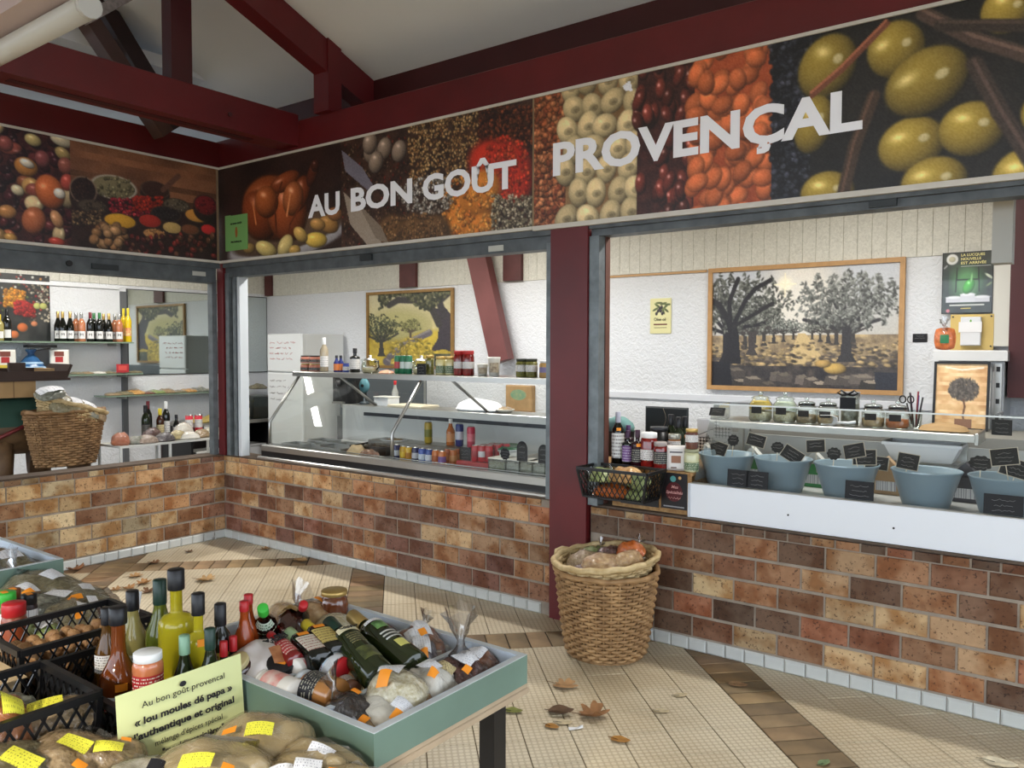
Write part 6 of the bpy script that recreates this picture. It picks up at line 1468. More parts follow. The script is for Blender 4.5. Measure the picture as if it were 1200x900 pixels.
for i, (a, b) in enumerate(bowlsx):
    xa, xb = on_rim(a, .30), on_rim(b, .30); cx = (xa+xb)/2; r_ = min(.158, (xb-xa)/2*.98); BR.append((cx, r_))
    t = thing('olive_bowl', '%s grey blue plastic olive bowl from the bottles' % ORD[i], 'bowl', T(cx, .30, .869), 'olive bowls in the counter')
    part('bowl', G().lathe([(0, 0), (r_*.62, 0), (r_*.66, .006), (r_*.97, .165), (r_, .172), (r_*1.02, .178), (r_*.99, .182), (r_*.95, .176), (r_*.62, .012), (0, .012)], 32), BOWL, t)
    g = G(); rr = random.Random(200+i)
    for k in range(46):
        a_, q_ = rr.uniform(0, 2*PI), r_*.72*math.sqrt(rr.uniform(0, 1)); g.ball((q_*math.cos(a_), q_*math.sin(a_), .085+rr.uniform(-.01, .012)), .014, .011, .011, 6, 4)
    g.prism([(r_*.70*math.cos(k*PI/10), r_*.70*math.sin(k*PI/10)) for k in range(20)], .06, .08)
    part('olives', g, content('olives_%d' % i, [(110, 104, 52), (70, 46, 44), (120, 112, 60), (96, 60, 44), (110, 104, 52)][i], [(84, 80, 40), (40, 26, 28), (90, 80, 44), (60, 40, 34), (80, 76, 40)][i], 40), t, kind='stuff')
# chalk tags stuck in the bowls
for i, (px, py, w_, h_, sh, tilt, lb) in enumerate(((840, 529, .10, .07, 'rect', -.28, 'chalk tag leaning in the first olive bowl'), (859, 520, .065, .065, 'round', 0, 'scalloped chalk tag behind the first olive bowl'), (885, 520, .10, .065, 'rect', -.2, 'chalk tag above the gap between first and second bowl'), (911, 528, .07, .06, 'round', 0, 'scalloped chalk tag in the second bowl'), (926, 537, .11, .07, 'rect', -.5, 'strongly tilted chalk tag in the second bowl'), (956, 527, .095, .065, 'rect', .12, 'chalk tag left in the third bowl'), (977, 536, .07, .065, 'round', 0, 'scalloped chalk tag in the third bowl'), (1002, 533, .10, .07, 'rect', .25, 'rear chalk tag right in the third bowl'), (1013, 541, .11, .075, 'rect', .08, 'middle chalk tag right in the third bowl'), (1027, 547, .105, .065, 'rect', -.05, 'front chalk tag between third and fourth bowl'), (1063, 546, .095, .075, 'rect', -.12, 'reddish chalk tag in the fourth bowl'), (1149, 548, .10, .07, 'round', 0, 'large scalloped chalk tag in the last bowl'), (1178, 541, .11, .075, 'rect', .18, 'rear chalk tag in the last bowl'), (1190, 555, .13, .08, 'rect', -.25, 'front chalk tag at the right end of the counter'))):
    q = PY(.40 if py < 530 else .34, px, py)
    t = chalk_tag('chalk_tag', lb, T(*q) @ RY(-tilt) @ RX(R(-14)) @ T(0, 0, -h_*.2), w_, h_, sh, edge=EDGEW if sh == 'rect' else None)
    part('pin', G().tube([(0, .004, .01), (0, .004, -.11)], .0022, 5), simple((206, 196, 176)), t)
for px, py, w_, lb in ((863.5, 572, .115, 'black price card on the ledge below the first bowl'), (886, 575, .115, 'second black price card on the ledge beside it'), (1006, 588, .13, 'black price card on the ledge below the third bowl'), (1175, 607, .15, 'black price card on the ledge at the right end')):
    q = PY(.035, px, py); chalk_tag('price_card', lb, T(q.x, .045, .9125) @ RX(R(-6)), w_, .088, 'rect')
# packs between the bowls
for i, (px, c, lb) in enumerate(((882, (60, 140, 76), 'green and white carton between first and second bowl'), (955, (50, 150, 80), 'green carton with a white peak between second and third bowl'), (1040, (196, 160, 120), 'bag of salted nuts between third and fourth bowl'), (1132, (70, 70, 80), 'dark pouch between fourth and last bowl'))):
    q = PY(.56, px, 555); t = thing('carton', lb, 'pack', T(q.x, .56, .869)); part('body', G().cbox(-.07, .07, -.03, .03, 0, .13, .005), simple(c), t); part('gable', G().prism([(-.07, 0), (.07, 0), (0, .07)], -.028, .028, T(0, 0, .1301) @ RX(PI/2)), simple((216, 216, 210) if i < 2 else c), t)
    part('label', G().box(-.05, .05, -.033, -.0305, .02, .07), LAB_W, t)
# white tub on scales
q = PY(.72, 1084, 540); t = thing('kitchen_scale', 'steel kitchen scale behind the fourth bowl', 'scale', T(q.x, .72, .869)); part('body', G().cbox(-.16, .16, -.10, .10, 0, .10, .012), simple((170, 172, 172), .3), t); part('plate', G().cbox(-.18, .18, -.11, .11, .101, .118, .006), STEEL, t); part('display', G().box(-.06, .06, -.1035, -.1005, .03, .07), BLACK, t); part('pillar', G().box(-.02, .02, .02, .06, .1185, .16), STEEL, t)
part('platter', G().cbox(-.17, .17, -.10, .10, .1605, .172, .004), STEEL, t)
t = thing('white_tub', 'white rectangular tub standing on the scale', 'tub', T(q.x-.005, .72, 1.0415)); part('tub', G().add([(-.14, -.08, 0), (.14, -.08, 0), (.14, .08, 0), (-.14, .08, 0), (-.18, -.10, .085), (.18, -.10, .085), (.18, .10, .085), (-.18, .10, .085)], [(3, 2, 1, 0), (0, 1, 5, 4), (1, 2, 6, 5), (2, 3, 7, 6), (3, 0, 4, 7)]), WHITE, t); part('rim', G().box(-.19, .19, -.11, -.098, .085, .10).box(-.19, .19, .098, .11, .085, .10).box(-.19, -.178, -.098, .098, .085, .10).box(.178, .19, -.098, .098, .085, .10), WHITE, t)
# glass jars on the steel shelf
for i, (px, h, r_, cm, c2, lb) in enumerate(((891, .175, .068, C_SEED, (226, 190, 90), 'big glass jar with yellow candied contents'), (919.5, .175, .068, C_SEED, (214, 220, 200), 'big glass jar with pale contents beside the yellow one'), (945, .15, .06, C_TAN, None, 'smaller glass jar with black ribbon, third on the steel shelf'), (970, .15, .06, C_PEA, None, 'smaller glass jar with black ribbon, fourth on the steel shelf'), (1023, .15, .06, C_PEA, None, 'glass jar with knob lid right of the dark bow jar'), (1051.5, .15, .06, C_ORANGE, None, 'glass jar with knob lid beside the pen cup'))):
    q = PY(.72, px, 500); t = thing('glass_jar', lb, 'jar', T(q.x, .72, 1.206))
    part('body', G().lathe([(0, 0), (r_*.86, 0), (r_, .012), (r_, h*.5), (r_*.96, h*.6), (r_*.72, h*.72), (r_*.70, h*.76)], 22), JARGLASS, t)
    part('contents', G().lathe([(0, .004), (r_*.84, .004), (r_*.95, .016), (r_*.95, h*.34), (0, h*.38)], 20), cm, t)
    if c2: part('upper_contents', G().lathe([(r_*.94, h*.40), (r_*.93, h*.55), (r_*.70, h*.68), (0, h*.70)], 20), simple(c2), t)
    part('lid', G().lathe([(r_*.80, h*.76), (r_*.82, h*.79), (r_*.6, h*.84), (r_*.18, h*.86), (r_*.16, h*.90), (r_*.24, h*.95), (r_*.18, h), (0, h)], 20), JARGLASS, t)
    if not c2: part('ribbon', G().lathe([(r_*.76, h*.70), (r_*.80, h*.73), (r_*.76, h*.76)], 18), BLACK, t)
    part('tag', G().box(-.03, .03, -r_-.004, -r_-.001, h*.28, h*.52), mat('chalk_black', (24, 25, 28), .7), t)
q = PY(.72, 994.7, 500); t = thing('bow_jar', 'preserving jar dressed with a black bow and label', 'jar', T(q.x, .74, 1.206)); part('body', G().cyl(.05, 0, .17, 18), JARGLASS, t); part('contents', G().cyl(.046, .004, .12, 16), C_GREY, t); part('lid', G().cyl(.052, .171, .19, 18), simple((150, 150, 150), .3, metal=.5), t); part('label', G().box(-.042, .042, -.056, -.053, .09, .16), mat('chalk_black', (24, 25, 28), .7), t)
for s_ in (-1, 1): part('bow_loop', G().tube([(0, -.055, .175), (.035*s_, -.06, .20), (.055*s_, -.058, .185), (.03*s_, -.056, .172), (0, -.055, .175)], .006, 6), BLACK, t)
q = PY(.66, 990, 500); t = thing('flour_scoop', 'white plastic scoop lying on the steel shelf', 'scoop', T(q.x-.01, .65, 1.206)); part('bowl', G().lathe([(0, 0), (.02, .0), (.03, .03), (.028, .09)], 12, T(-.03, 0, .03) @ RY(-PI/2), a0=-PI*.1, a1=PI*1.1), WHITE, t); part('handle', G().tube([(-.03, 0, .02), (.03, 0, .02), (.07, 0, .028)], .008, 8), WHITE, t)
q = PY(.70, 1106, 505); t = bag('flat brown paper bags lying on the steel shelf', T(q.x-.0, .70, 1.206), .24, .14, .045, KR, 175, n=8)
q = PY(.76, 1073, 500); t = thing('pen_cup', 'clear cup of pens and scissors on the steel shelf', 'cup', T(q.x-.01, .80, 1.206)); part('cup', G().lathe([(0, 0), (.032, 0), (.036, .10)], 16), JARGLASS, t)
for k, c in enumerate(((30, 30, 34), (40, 60, 130), (150, 40, 90), (30, 30, 34), (120, 40, 50))): part('pen', G().tube([(.01*math.cos(k*1.3), .01*math.sin(k*1.3), .005), (.035*math.cos(k*1.3), .03*math.sin(k*1.3), .17+.008*k)], .005, 6), simple(c), t)
for s_ in (-1, 1): part('scissor_ring', G().tube([(-.045+.02*s_+.016*math.cos(k*PI/5), 0, .155+.02*math.sin(k*PI/5)) for k in range(11)], .004, 5), BLACK, t)
part('scissor_blade', G().tube([(-.045, 0, .135), (-.015, 0, .02)], .005, 5), BLACK, t)
t = chalk_tag('chalk_tag', 'dark chalk board hanging behind the counter at the right', T(PY(.50, 1174, 505).x, .5, PY(.50, 1174, 510).z), .085, .075)
part('hanger', G().tube([(0, -.001, .075), (0, -.001, .11)], .006, 6), simple((120, 120, 120)), t); part('clamp', G().tube([(0, -.001, .11), (.0, -.15, .115)], .006, 6), simple((120, 120, 120)), t)
q = PY(.34, 840, 483); t = chalk_tag('chalk_tag', 'black chalk tag stuck inside the sloping glass', T(q.x, .335, q.z-.02) @ RX(R(-30)), .09, .05)
# patterned cement tile panel
PAT = bpy.data.materials.new('cement_tile_pattern'); PAT.use_nodes = True
_N = PAT.node_tree.nodes; _L = PAT.node_tree.links; _tc = _N.new('ShaderNodeTexCoord'); _ck = _N.new('ShaderNodeTexChecker'); _mp = _N.new('ShaderNodeMapping'); _mp.inputs['Rotation'].default_value = (0, R(45), 0)
_L.new(_tc.outputs['Object'], _mp.inputs[0]); _L.new(_mp.outputs[0], _ck.inputs[0]); _ck.inputs['Scale'].default_value = 70; _ck.inputs[1].default_value = (.78, .79, .8, 1); _ck.inputs[2].default_value = (.03, .03, .035, 1); _L.new(_ck.outputs[0], _N['Principled BSDF'].inputs['Base Color'])
t = thing('tile_panel', 'small panel of black and white patterned cement tiles', 'panel', T(0, 0, 0)); x0_ = PY(.62, 816, 510).x
part('backing', G().box(x0_, x0_+.22, .635, .65, .87, 1.21), simple((200, 200, 200)), t)
for r_ in range(3):
    for c_ in range(2): part('tile', G().box(x0_+.002+c_*.11, x0_+.108+c_*.11, .627, .6345, .872+r_*.112, .98+r_*.112), PAT if (r_+c_) % 2 else mat('tile_white', (226, 228, 230), .3), t)
    part('cross_line', G().bar((x0_+.01, .626, .88+r_*.112), (x0_+.21, .626, .97+r_*.112), .003, .008, up=(0, 1, 0)), simple((40, 40, 44)), t)
# ------------------------------------------------------------------ bottles left of the olive counter, on a chipboard ledge
OSB = mat('chipboard', (178, 140, 92), .75, rgb2=(140, 102, 60), scale=45, bump=.2, detail=6)
lg = thing('chipboard_ledge', 'chipboard ledge carrying bottles and jars', 'ledge', T(0, 0, 0)); LZ = .955
part('front_board', G().box(3.80, 4.288, .05, .068, .723, LZ), OSB, lg); part('top_board', G().box(3.80, 4.288, .0685, .1055, LZ-.018, LZ).box(3.46, 4.288, .1055, .62, LZ-.018, LZ), OSB, lg); part('support', G().box(3.48, 3.52, .21, .6, 0, LZ-.019).box(4.22, 4.26, .21, .6, 0, LZ-.019), OSB, lg)
part('crate_bracket', G().box(3.86, 4.10, -.12, .0495, .79, .797).box(3.86, 4.10, .042, .0495, .745, .79), BLACKM, lg)
def lat(px, y): q = PY(y, px, 530); return Vector((q.x, y, LZ+.001))
q = lat(724, .14); bottle('dark wine bottle with grey cap and white label on the chipboard ledge', T(*q) @ face_to(q), .305, .039, 'wine', DKGLASS, simple((176, 176, 190)), LAB_WV, (.12, .60), 1.2, sticker=(.68, .1), capr=1.1)
q = lat(735.5, .12); bottle('short bottle with a purple label on the chipboard ledge', T(*q) @ face_to(q), .20, .034, 'stout', DKGLASS, simple((60, 30, 60)), labmat('label_purple', (110, 70, 130), (206, 196, 210), 6, .5, True), (.12, .58))
q = lat(747, .11); bottle('dark syrup bottle with a magenta base on the chipboard ledge', T(*q) @ face_to(q), .21, .036, 'stout', mat('dark_syrup', (44, 18, 26), .1), simple((60, 30, 50)), LAB_DK, (.14, .5), sticker=(.6, .2))
q = lat(736, .24); bottle('purple capped bottle in the second row of the ledge', T(*q) @ face_to(q), .22, .034, 'stout', mat('dark_syrup', (44, 18, 26), .1), simple((80, 50, 90)), LAB_DK, (.2, .6))
q = lat(760.5, .12); jar('large jar of red peppers with a white lid', T(*q) @ face_to(q), .20, .050, REDJAR, CAPW, LAB_WV, (.22, .52))
q = lat(774, .09); jar('smaller jar of red sauce with a dark label', T(*q) @ face_to(q), .155, .040, REDJAR, simple((160, 150, 146)), LAB_DK, (.22, .66))
q = lat(793, .12); t = packet('nut_box', 'white packet with a picture of brown nuts', T(*q) @ face_to(q), .105, .135, .07, [(214, 210, 206), ((140, 96, 72), -.28, .22, .32, .62), ((90, 86, 90), -.36, .3, .74, .8), ((110, 90, 80), -.3, .0, .1, .16)])
q = lat(810.5, .12); jar('green and cream jar at the end of the chipboard ledge', T(*q) @ face_to(q), .125, .042, mat('cream_jar', (190, 190, 150), .2, coat=.5), simple((150, 150, 120)), LAB_GR, (.08, .42)); q2 = Vector((q.x, q.y, q.z+.127)); jar('brown jar stacked on the green and cream jar', T(*q2) @ face_to(q2), .11, .036, mat('brown_jar', (96, 56, 44), .2, coat=.5), CAPGOLD, LAB_WV, (.35, .7))
for px, y, h, lb in ((786, .34, .29, 'left dark oil bottle with gold sticker at the back of the ledge'), (795, .30, .28, 'middle dark oil bottle with yellow tag at the back of the ledge'), (802.5, .36, .28, 'right dark oil bottle at the back of the ledge')):
    q = lat(px, y); bottle(lb, T(*q) @ face_to(q), h, .036, 'oil', GRGLASS, CAPB, labmat('label_gold', (190, 160, 70), (90, 70, 30), 5, .5, True), (.2, .4), 1.0, sticker=(.60, .0))
q = lat(790, .22); jar('jar with silver lid before the oil bottles', T(*q) @ face_to(q), .19, .038, mat('amber_jar', (150, 100, 60), .2, coat=.5), simple((170, 170, 160), .3, metal=.5), LAB_WV, (.5, .8))
q = lat(772, .26); t = thing('black_canister', 'black canister behind the red jars', 'canister', T(*q)); part('body', G().cyl(.05, 0, .20, 18), BLACK, t); part('lid', G().cyl(.052, .201, .222, 18), simple((40, 42, 46)), t)
q = lat(757, .42); t = thing('black_chalkboard', 'rounded black chalkboard standing behind the bottles', 'chalkboard', T(PY(.62, 778, 500).x, .66, LZ+.001)); part('board', G().cbox(-.15, .15, 0, .31, 0, .012, .01, RX(PI/2)), mat('chalk_black2', (40, 46, 48), .6), t); part('foot', G().box(-.1, .1, -.04, .04, 0, .006, T(0, .02, 0)), BLACK, t); part('chalk_curve', G().tube([(-.02+.02*math.sin(k*.5), -.0135, .30-.02*k) for k in range(7)], .0015, 4), simple((150, 140, 120)), t)
q = lat(726, .45); t = thing('teal_cloth', 'folded teal cloth on the ledge behind the wine bottle', 'cloth', T(q.x-.02, .48, LZ+.1305)); part('cloth', G().ball((0, 0, .055), .10, .07, .06, 14, 8, lump=.16), mat('teal_fabric', (110, 150, 146), .85), t); part('basket', G().lathe([(0, -.129), (.09, -.129), (.10, .03)], 18), simple((40, 40, 42)), t)
# black crate of pasta
def crate(name, label, M, w_, d, h, taper=.9, pitch=.030, bars=.0045, m=BLACK, solid=.25):
    """open plastic crate with diamond lattice sides, origin at the middle of its base"""
    t = thing(name, label, 'crate', M)
    def P4(k, z): s_ = taper+(1-taper)*z/h; return [(-w_/2*s_, -d/2*s_, z), (w_/2*s_, -d/2*s_, z), (w_/2*s_, d/2*s_, z), (-w_/2*s_, d/2*s_, z)]
    part('base', G().prism([p[:2] for p in P4(0, 0)], 0, .005), m, t)
    top = P4(0, h)
    g = G()
    for i in range(4):
        a, b = Vector(top[i]), Vector(top[(i+1) % 4]); g.bar(a, b, .014, .016)
    part('rim', g, m, t)
    lo, hi = P4(0, .004), P4(0, h-.006)
    for i in range(4):
        A, B, C, D = [Vector(q) for q in (lo[i], lo[(i+1) % 4], hi[(i+1) % 4], hi[i])]
        L_ = (B-A).length; nrm = (B-A).cross(D-A).normalized(); g = G()
        f = lambda u, v: A.lerp(B, u).lerp(D.lerp(C, u), v)
        n = int(L_/pitch); slope = h/(pitch*1.7)/n if n else 1
        du = (pitch*1.9)/L_*(h/.08)**.0
        for k in range(-3, n+4):
            for sgn in (1, -1):
                u0 = k/n; u1 = u0+sgn*(h/(pitch*2.1))*(1/n); v0, v1 = 0., 1.
                # clip to the side
                if u0 > 1 and u1 > 1 or u0 < 0 and u1 < 0: continue
                def cl(ua, va, ub, vb):
                    if ua < 0: va += (vb-va)*(0-ua)/(ub-ua); ua = 0
                    if ua > 1: va += (vb-va)*(1-ua)/(ub-ua); ua = 1
                    return ua, va
                a0 = cl(u0, v0, u1, v1); a1 = cl(u1, v1, u0, v0)
                if abs(a0[1]-a1[1]) < .02: continue
                g.bar(f(*a0), f(*a1), bars, .004, up=nrm)
        for u in (0, 1): g.bar(f(u, 0), f(u, 1), .012, .012, up=nrm)
        g.bar(f(0, .03), f(1, .03), .01, .006)
        part('lattice_side', g, m, t)
    return t
ck = crate('pasta_crate', 'black lattice crate of pasta bags hooked before the chipboard ledge', T(3.93, -.085, .798), .44, .22, .165, .84)
for i, (dx, dy, dz, rz, cm, w_, l_, h_, lb) in enumerate(((-.12, 0, .09, .3, C_GREENP, .17, .17, .09, 'bag of green pasta at the left of the pasta crate'), (.03, .01, .10, -.2, C_PASTA, .22, .18, .10, 'bag of orange pasta in the middle of the pasta crate'), (.13, -.01, .085, 1.0, C_GREENP, .11, .2, .10, 'upright bag of pale green pasta at the right of the pasta crate'), (-.05, .0, .01, .1, C_ORANGE, .26, .16, .08, 'bag of orange pasta at the bottom of the pasta crate'), (.10, .0, .01, .2, C_GREENP, .13, .15, .07, 'bag of green pasta at the bottom of the pasta crate'))):
    bag(lb, T(3.93+dx, -.085+dy, .803+dz) @ RZ(rz) @ (RY(-.6) if i == 2 else RX(.12)), w_*.9, l_*.9, h_*.8, cm, 180+i, knot=(PI, .05) if i < 2 else None, n=10, group='pasta bags in the black crate')
q0, q1 = PY(.045, 773, 583), PY(.045, 800, 546)
t = thing('speciality_poster', 'small black poster with red script on the chipboard front', 'poster', T(4.115, .0485, .748)); w_, h_ = .155, .20
part('sheet', G().box(0, w_, -.003, 0, 0, h_), mat('poster_black', (26, 22, 26), .4), t); part('red_glow', G().prism([(w_*.5+.05*math.cos(k*PI/9), h_*.48+.055*math.sin(k*PI/9)) for k in range(18)], .0031, .0036, RX(PI/2)), simple((84, 26, 32)), t)
part('round_seal', G().cyl(.017, 0, .001, 16, T(w_*.46, -.0031, h_*.84) @ RX(PI/2)), simple((90, 160, 160)), t); part('round_seal', G().cyl(.009, 0, .001, 12, T(w_*.72, -.0031, h_*.88) @ RX(PI/2)), simple((214, 170, 110)), t)
PINK = simple((226, 170, 166)); text('lettering', 'Mes', w_*.40, w_*.66, h_*.58, h_*.085, PINK, t, T(0, -.0038, 0), .01, .0006, .25); text('lettering', 'Spécialités', w_*.2, w_*.84, h_*.43, h_*.08, PINK, t, T(0, -.0038, 0), .01, .0006, .25)
part('script_line', G().tube([(w_*.28+w_*.48*k/12, -.0042, h_*.31+h_*.03*math.sin(k*2.3)) for k in range(13)], .0014, 4), PINK, t); part('text_bar', G().box(w_*.1, w_*.9, -.0042, -.0036, h_*.05, h_*.085), simple((150, 150, 156)), t)
# ------------------------------------------------------------------ wicker basket on the floor by the column
fb = thing('floor_basket', 'tall round wicker basket standing against the brick parapet', 'basket', T(3.965, -.298, 0))
part('woven_wall', wicker(lambda t: .205+.064*t**.75, .012, .455, 24, 40, .009), WICKF, fb)
part('rim', rope_rim(.275, .458, .014), WICKF, fb)
part('bottom', G().cyl(.205, .0, .014, 28), WICKF, fb)
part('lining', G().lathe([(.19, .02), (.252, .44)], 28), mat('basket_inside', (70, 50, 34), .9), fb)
MB = T(3.972, -.298, .40) @ RY(R(-4)) @ RX(R(3))
ib = thing('pale_rim_basket', 'shallow pale wicker basket resting in the floor basket', 'basket', MB)
part('woven_wall', wicker(lambda t: .20+.068*t, 0, .115, 6, 40, .008), WICKL, ib)
part('rim', rope_rim(.278, .118, .017, tw=14), WICKL, ib); part('bottom', G().cyl(.205, -.004, .006, 28), WICKL, ib)
for s_ in (-1, 1): part('handle', G().tube([(.276*s_, -.07, .12), (.298*s_, -.03, .135), (.298*s_, .03, .135), (.276*s_, .07, .12)], .011, 7), WICKL, ib)
for i, (dx, dy, dz, w_, l_, h_, rz, cm, lb) in enumerate(((-.12, .07, .05, .20, .16, .08, .4, C_GREENP, 'bag of green dried herbs at the back of the floor basket'), (-.10, -.06, .05, .22, .18, .09, -.3, C_TAN, 'bag of dried mushrooms at the left of the floor basket'), (.0, .04, .06, .16, .15, .09, .8, C_DARKN, 'bag of dark berries in the middle of the floor basket'), (.03, -.09, .06, .26, .18, .08, .35, C_PEA, 'bag of pale dried fruit at the front of the floor basket'), (.12, .08, .08, .17, .15, .10, .1, C_ORANGE, 'bag of orange dried apricots at the back of the floor basket'), (-.04, -.15, .04, .18, .12, .05, .1, C_WINE, 'bag of dark red berries at the rim of the floor basket'), (.15, -.02, .08, .12, .2, .07, -.3, C_PEA, 'upright bag of dried fruit at the right of the floor basket'))):
    bag(lb, MB @ T(dx*.95, dy*.95, dz+.03) @ RZ(rz) @ (RY(.9) if i == 6 else RX(.1)), w_*.9, l_*.9, h_*.9, cm, 300+i, knot=(1.2, .05) if i in (0, 4) else None, n=10, group='bags in the floor basket', knotm=FILM)
# ------------------------------------------------------------------ dead leaves and scraps
def leaf_poly(kind, s_, rnd):
    pts = []
    if kind == 'maple':
        for k in range(40):
            a = 2*PI*k/40; r_ = .55+.32*abs(math.cos(2.5*a))**.6*(1 if math.cos(a) > -.8 else .4)+.10*math.sin(9*a+rnd.uniform(0, .5))
            pts.append((s_*r_*math.cos(a), s_*r_*math.sin(a)))
    else:
        for k in range(24):
            a = 2*PI*k/24; pts.append((s_*math.cos(a)*(1+.06*math.sin(5*a)), s_*.66*math.sin(a)*(1-.25*math.cos(a))))
    return pts
def leaf(px, py, s_, kind, rgb, curl, label, rz=0., sz=1.):
    curl *= .6; rnd = random.Random(int(px*7+py)); q = PZ(.002, px, py); pts = leaf_poly(kind, s_, rnd)
    v = [(0, 0, .004)]; f = []; n = len(pts)
    for ring in (.5, 1.):
        for x, y in pts:
            x2, y2 = x*ring, y*ring; z = .003+curl*s_*(abs(y2)/s_)**2*1.2+curl*s_*.6*max(0, x2/s_)**2+(rnd.uniform(0, .12)*s_*curl*2 if ring == 1 else 0); v.append((x2, y2*(1-.35*curl), z))
    for k in range(n):
        f.append((0, 1+k, 1+(k+1) % n)); f.append((1+k, 1+n+k, 1+n+(k+1) % n, 1+(k+1) % n))
    c = simple(rgb, .8)
    m = mat('leaf_%d_%d_%d' % rgb, rgb, .8, var=.35, scale=25)
    t = thing('dead_leaf', label, 'leaf', T(q.x, q.y, .001) @ RZ(rz)); o = part('blade', G().add(v, f, True), m, t)
    part('stalk', G().tube([(-s_*.3, 0, .005), (-s_*.9, s_*.1, .006), (-s_*1.35, s_*.22, .003)], .0016, 5), simple(tuple(int(q*.7) for q in rgb)), t)
LB = (150, 112, 74); LD = (100, 74, 52); LP = (196, 180, 146); LO = (166, 116, 46); LGN = (120, 124, 56)
for a in ((661, 804, .075, 'maple', (172, 132, 88), .35, 'tan maple leaf lying alone on the beige tiles', .2), (657, 836, .06, 'oval', LD, .9, 'curled grey brown leaf beside the big curled leaf', .3), (694, 839, .085, 'maple', (142, 100, 62), .8, 'big curled brown maple leaf on the beige tiles', .5), (647, 852, .034, 'oval', LO, .3, 'small orange leaf in front of the curled leaves', .1), (661, 847, .036, 'oval', LP, .15, 'pale leaf between the orange leaf and paper scrap', .6), (602, 834, .042, 'oval', LGN, .4, 'green yellow leaf close to the tray corner', .4), (578, 866, .04, 'oval', LP, .2, 'pale leaf below the green leaf', -.3), (727, 868, .042, 'oval', LO, .35, 'yellow brown leaf nearest to the camera', .2), (775, 834, .034, 'oval', LP, .25, 'pale leaf on the tiles right of the scraps', .5), (798, 815, .034, 'oval', LP, .2, 'pale leaf further right on the tiles', .9),
   (865, 803, .045, 'oval', (160, 126, 90), .3, 'brown leaf lying on the dark paver band', .3), (1172, 895, .06, 'oval', (206, 196, 170), .2, 'pale leaf at the right end of the parapet', .2), (966, 895, .03, 'oval', (120, 140, 96), .5, 'green leaf tip on the paver band at the bottom', 1.2), (605-22, 897, .03, 'oval', LD, .5, 'dark curled leaf by the table leg', 1.),
   (246, 632, .055, 'maple', (112, 62, 42), .8, 'red brown leaf in the corner of the parapets', .3), (221, 647, .04, 'maple', LD, .5, 'dark leaf near the corner', .2), (310, 644, .05, 'maple', (140, 106, 68), .5, 'brown leaf at the foot of the front parapet', .8), (352, 658, .075, 'oval', (160, 128, 84), .6, 'long tan leaf on the shaded paver band', .1), (180, 660, .055, 'maple', (120, 84, 56), .5, 'brown leaf on the far paver band', .3), (158, 676, .06, 'maple', (168, 130, 84), .5, 'tan leaf near the parapet left of the bottles', 1.), (240, 680, .085, 'maple', (176, 140, 92), .5, 'large tan maple leaf behind the bottles', .4), (88, 668, .085, 'maple', (132, 92, 62), .7, 'brown leaf at the parapet beside the far tray', .2), (150, 690, .06, 'maple', (150, 108, 66), .6, 'brown leaf left in the heap behind the bottles', .2), (168, 684, .06, 'maple', (166, 122, 76), .7, 'tan leaf in the heap behind the bottles', 1.3), (174, 694, .055, 'maple', (106, 74, 48), .8, 'dark leaf in the heap behind the bottles', 2.), (135, 692, .05, 'maple', (140, 104, 66), .6, 'leaf at the edge of the heap behind the crates', .7)):
    leaf(*a)
q = PZ(.0, 675, 854); t = thing('paper_scrap', 'torn white paper scrap among the leaves', 'paper', T(q.x, q.y, .002) @ RZ(.9)); part('sheet', G().add([(-.035, -.012, .001), (.0, -.018, .004), (.03, -.008, .001), (.036, .012, .006), (.004, .006, .002), (-.03, .016, .001)], [(0, 1, 4, 5), (1, 2, 3, 4)]), WHITE, t); part('fold', G().add([(0, -.006, .004), (.03, .004, .012), (.024, .012, .005)], [(0, 1, 2)]), simple((206, 206, 206)), t)
# ------------------------------------------------------------------ lamp hanging near the camera, unlit
l0, l1 = PZ(2.9, -40, 84), PZ(2.9, 90, 2)
t = thing('strip_lamp', 'unlit strip lamp hanging under the hall roof', 'lamp', T(0, 0, 0)); yy = (l0.y+l1.y)/2
part('housing', G().cbox(l1.x-1.5, l1.x-.02, yy-.10, yy+.05, 2.945, 3.03, .01), mat('lamp_housing', (196, 176, 172), .4), t)
part('diffuser', G().tube([(l1.x-1.5, yy+.02, 2.90), (l1.x-.01, yy+.02, 2.90)], .045, 12), mat('lamp_diffuser', (222, 220, 212), .25, trans=.2), t)
part('end_cap', G().cyl(.047, 0, .02, 12, T(l1.x-.012, yy+.02, 2.90) @ RY(PI/2)), simple((190, 188, 182)), t)
for x_ in (l1.x-.25, l1.x-1.2): part('hanger', G().tube([(x_, yy, 3.03), (x_, yy, SOF(yy))], .006, 6), simple((120, 120, 120)), t)
# ------------------------------------------------------------------ tables
TW_ = mat('table_board', (176, 156, 130), .6, var=.15, scale=10)
def table(label, x0, x1, y0, y1, z):
    t = thing('display_table', label, 'table', T(0, 0, 0)); part('table_top', G().cbox(x0, x1, y0, y1, z-.014, z, .002), TW_, t)
    for x_, y_ in ((x0+.06, y0+.06), (x1-.07, y0+.06), (x0+.06, y1-.06), (x1-.07, y1-.06)): part('leg', G().cbox(x_-.024, x_+.024, y_-.024, y_+.024, 0, z-.0145, .003), BLACKM, t)
    part('apron', G().box(x0+.09, x1-.10, y1-.075, y1-.055, z-.07, z-.0145), BLACKM, t)
table('black legged table under the big green tray', 4.137, 4.948, -2.923, -2.387, .768)
table('long display table carrying the crates and bottles', 2.05, 4.128, -3.85, -2.62, .74)
table('display table with powder bags beside the green tray', 4.135, 5.25, -3.85, -2.93, .74)
GREENP = mat('sage_green_paint', (106, 130, 117), .45, var=.12, scale=4); TRIN = mat('tray_inside', (206, 216, 226), .45, var=.08, scale=5)
